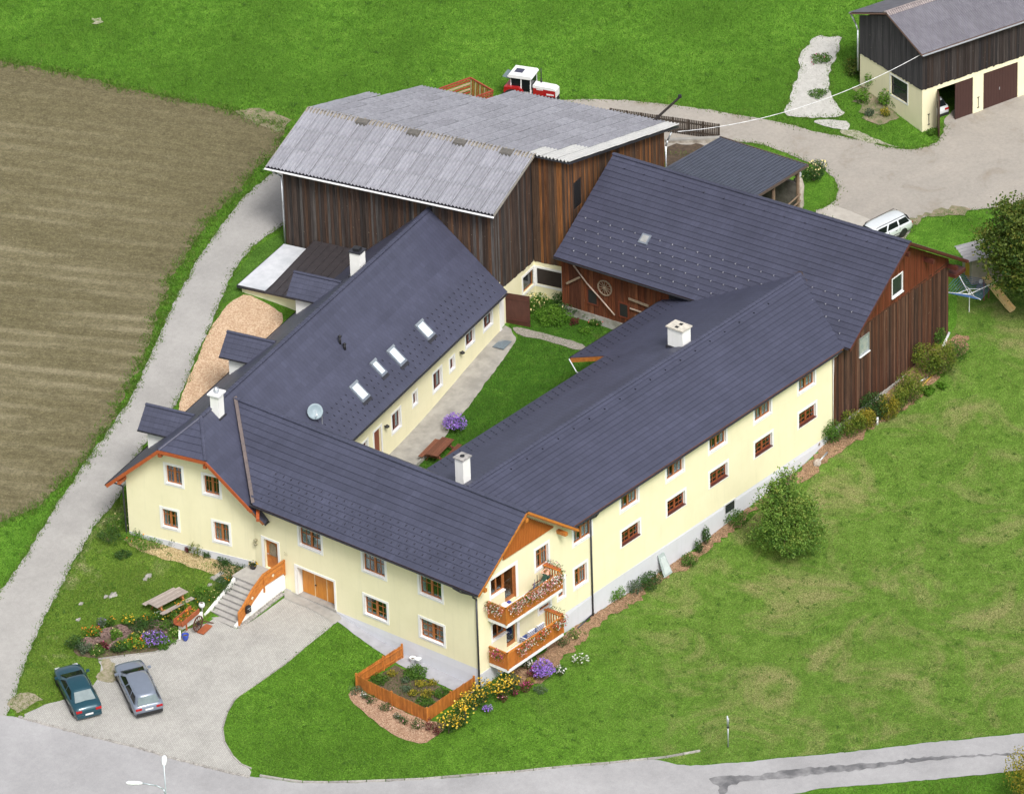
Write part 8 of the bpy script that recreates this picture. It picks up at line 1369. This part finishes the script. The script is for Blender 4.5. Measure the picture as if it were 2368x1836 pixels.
# picket fence and pit wall behind the barns
fa, fb = px_at(*zc(850, 55), 4.2), px_at(*zc(1530, 180), 3.3); PF = empty('yard_fence', (fa.x, fa.y, h(fa.x, fa.y)), 0, 'dark weathered picket fence along the yard behind the old barn', 'fence'); DKW = mat('dark_weathered_wood', (.075, .055, .04), (.045, .035, .028), 5, .9, .3, rnd=.25); n = 62
for i in range(n): p = fa.lerp(fb, i/(n-1)); z = h(p.x, p.y); MB().obox((p.x-fa.x, p.y-fa.y, z-PF.location.z+.62), (.05, .09, 1.25), Matrix.Rotation(math.atan2(fb.y-fa.y, fb.x-fa.x)+R(90), 3, 'Z')).build('picket', DKW, PF)
for zz_ in (.3, .95): MB().beam((0.05, 0, zz_), (fb.x-fa.x+.05, fb.y-fa.y, h(fb.x, fb.y)-PF.location.z+zz_), .06, .1).build('fence_rail', DKW, PF)
for i in range(8): p = fa.lerp(fb, i/7); z = h(p.x, p.y)-PF.location.z; MB().obox((p.x-fa.x+.1, p.y-fa.y, z+.55), (.1, .1, 1.3)).build('fence_post', DKW, PF)
wa, wb = px_at(*zc(1200, 215), 3.3), px_at(*zc(1560, 215), 3.1); PW = empty('pit_wall', (wa.x, wa.y, h(wa.x, wa.y)), 0, 'stained concrete pit wall between the old barn and the open shed', 'wall'); d = (wb-wa); d.z = 0; nn = Vector((d.y, -d.x, 0)).normalized(); PWM = mat('stained_concrete', (.45, .42, .37), (.20, .17, .14), 1.6, .95, .3, detail=9)
MB().prism([(0, 0, -1.4), (d.x, d.y, -1.4), (d.x, d.y, .15), (0, 0, .15)], nn*-.2).build('wall_panel', PWM, PW); MB().prism([(0, 0, .15), (d.x, d.y, .15), (d.x, d.y, .25), (0, 0, .25)], nn*-.32).build('coping', CONC, PW)
# things leaning and lying along the walls
o = empty('leaning_panel', (17.9, -.35, h(17.9, -.35)+.03), 0, 'pale grey-green board leaning on the plinth of the long wing', 'panel'); MB().prism([(-.42, -.28, 0), (.42, -.28, 0), (.30, .29, 1.35), (-.30, .29, 1.35)], (0, -.05, 0)).build('board', mat('grey_green_board', (.36, .42, .41), None, 3, .7), o); MB().prism([(-.3, -.24, .15), (.3, -.24, .15), (.22, .18, 1.15), (-.22, .18, 1.15)], (0, -.08, 0)).build('inset', mat('pale_inset', (.50, .56, .55), None, 3, .7), o)
for i, (p, q, r_, m_, lab, nm) in enumerate(((zk(1560, 170), zk(1480, 350), .09, WHITE, 'white pipe lying against the far foundation of the brown barn', 'pipe'), (zk(1440, 600), zk(1190, 860), .04, mat('yellow_stick', (.62, .38, .06), None, 4, .6), 'yellow stick lying on the barn bed among the shrubs', 'stick'), (zk(1310, 710), zk(1190, 770), .04, STEEL, 'short grey pipe crossing the yellow stick', 'pipe'), (z3(1440, 930), z3(1400, 975), .06, STEEL, 'grey drain pipe end on the lawn below the white downpipe', 'pipe'), (z3(1405, 850), z3(1400, 920), .05, mat('shed_post_wood', (.22, .15, .10)), 'short wooden stake leaning at the plinth end of the long wing', 'stake'), (z5(2160, 690), z5(2010, 830), .05, DARKMETAL, 'dark drain pipe on the ground from the long wing downpipe', 'pipe'))):
    a, b_ = G(*p), G(*q); up = .5 if nm == 'stake' else .08; tag(MB().tube(a+Vector((0, 0, .08)), b_+Vector((0, 0, up)), r_, 8).build('drain_pipe' if nm == 'pipe' else nm, m_, None, True), lab, nm)
g = G(*zk(680, 1280)); tag(MB().tube(g, g+Vector((.1, .05, .5)), .08, 8).build('white_stub', WHITE, None, True), 'short white stub standing between the barn bed shrubs', 'post')
g = G(*zk(995, 960)); tag(MB().path([g+Vector((0, 0, .9)), g+Vector((.1, 0, .7)), g+Vector((-.05, -.05, .45)), g+Vector((.1, -.05, .2)), g+Vector((0, 0, .02))], .05, 7).build('garden_hose', BLACK, None, True), 'black coiled hose hanging in the barn bed shrubs', 'hose')
for i, p in enumerate(((1040, 1185), (1300, 960), (1690, 790))):
    g = G(*(z3(*p) if i < 2 else z3(1390, 985))); bm = bmesh.new(); bmesh.ops.create_icosphere(bm, subdivisions=2, radius=.38)
    for v in bm.verts: v.co = Vector((v.co.x, v.co.y*.7, v.co.z*.6))*(1+.2*math.sin(v.co.x*9+i)+.15*math.cos(v.co.y*11))
    me = bpy.data.meshes.new('boulder'); bm.to_mesh(me); bm.free(); me.materials.append(mat('brown_grey_stone', (.34, .27, .22), (.48, .44, .40), 3, .9, .5)); o = link(bpy.data.objects.new('boulder', me)); o.location = (g.x, g.y, g.z+.12); tag(o, ['brown-grey boulder at the plinth near the cellar window', 'pale boulder at the plinth behind the fruit tree', 'pale stone on the lawn edge near the drain pipe end'][i], 'rock', 'stones along the long wing')
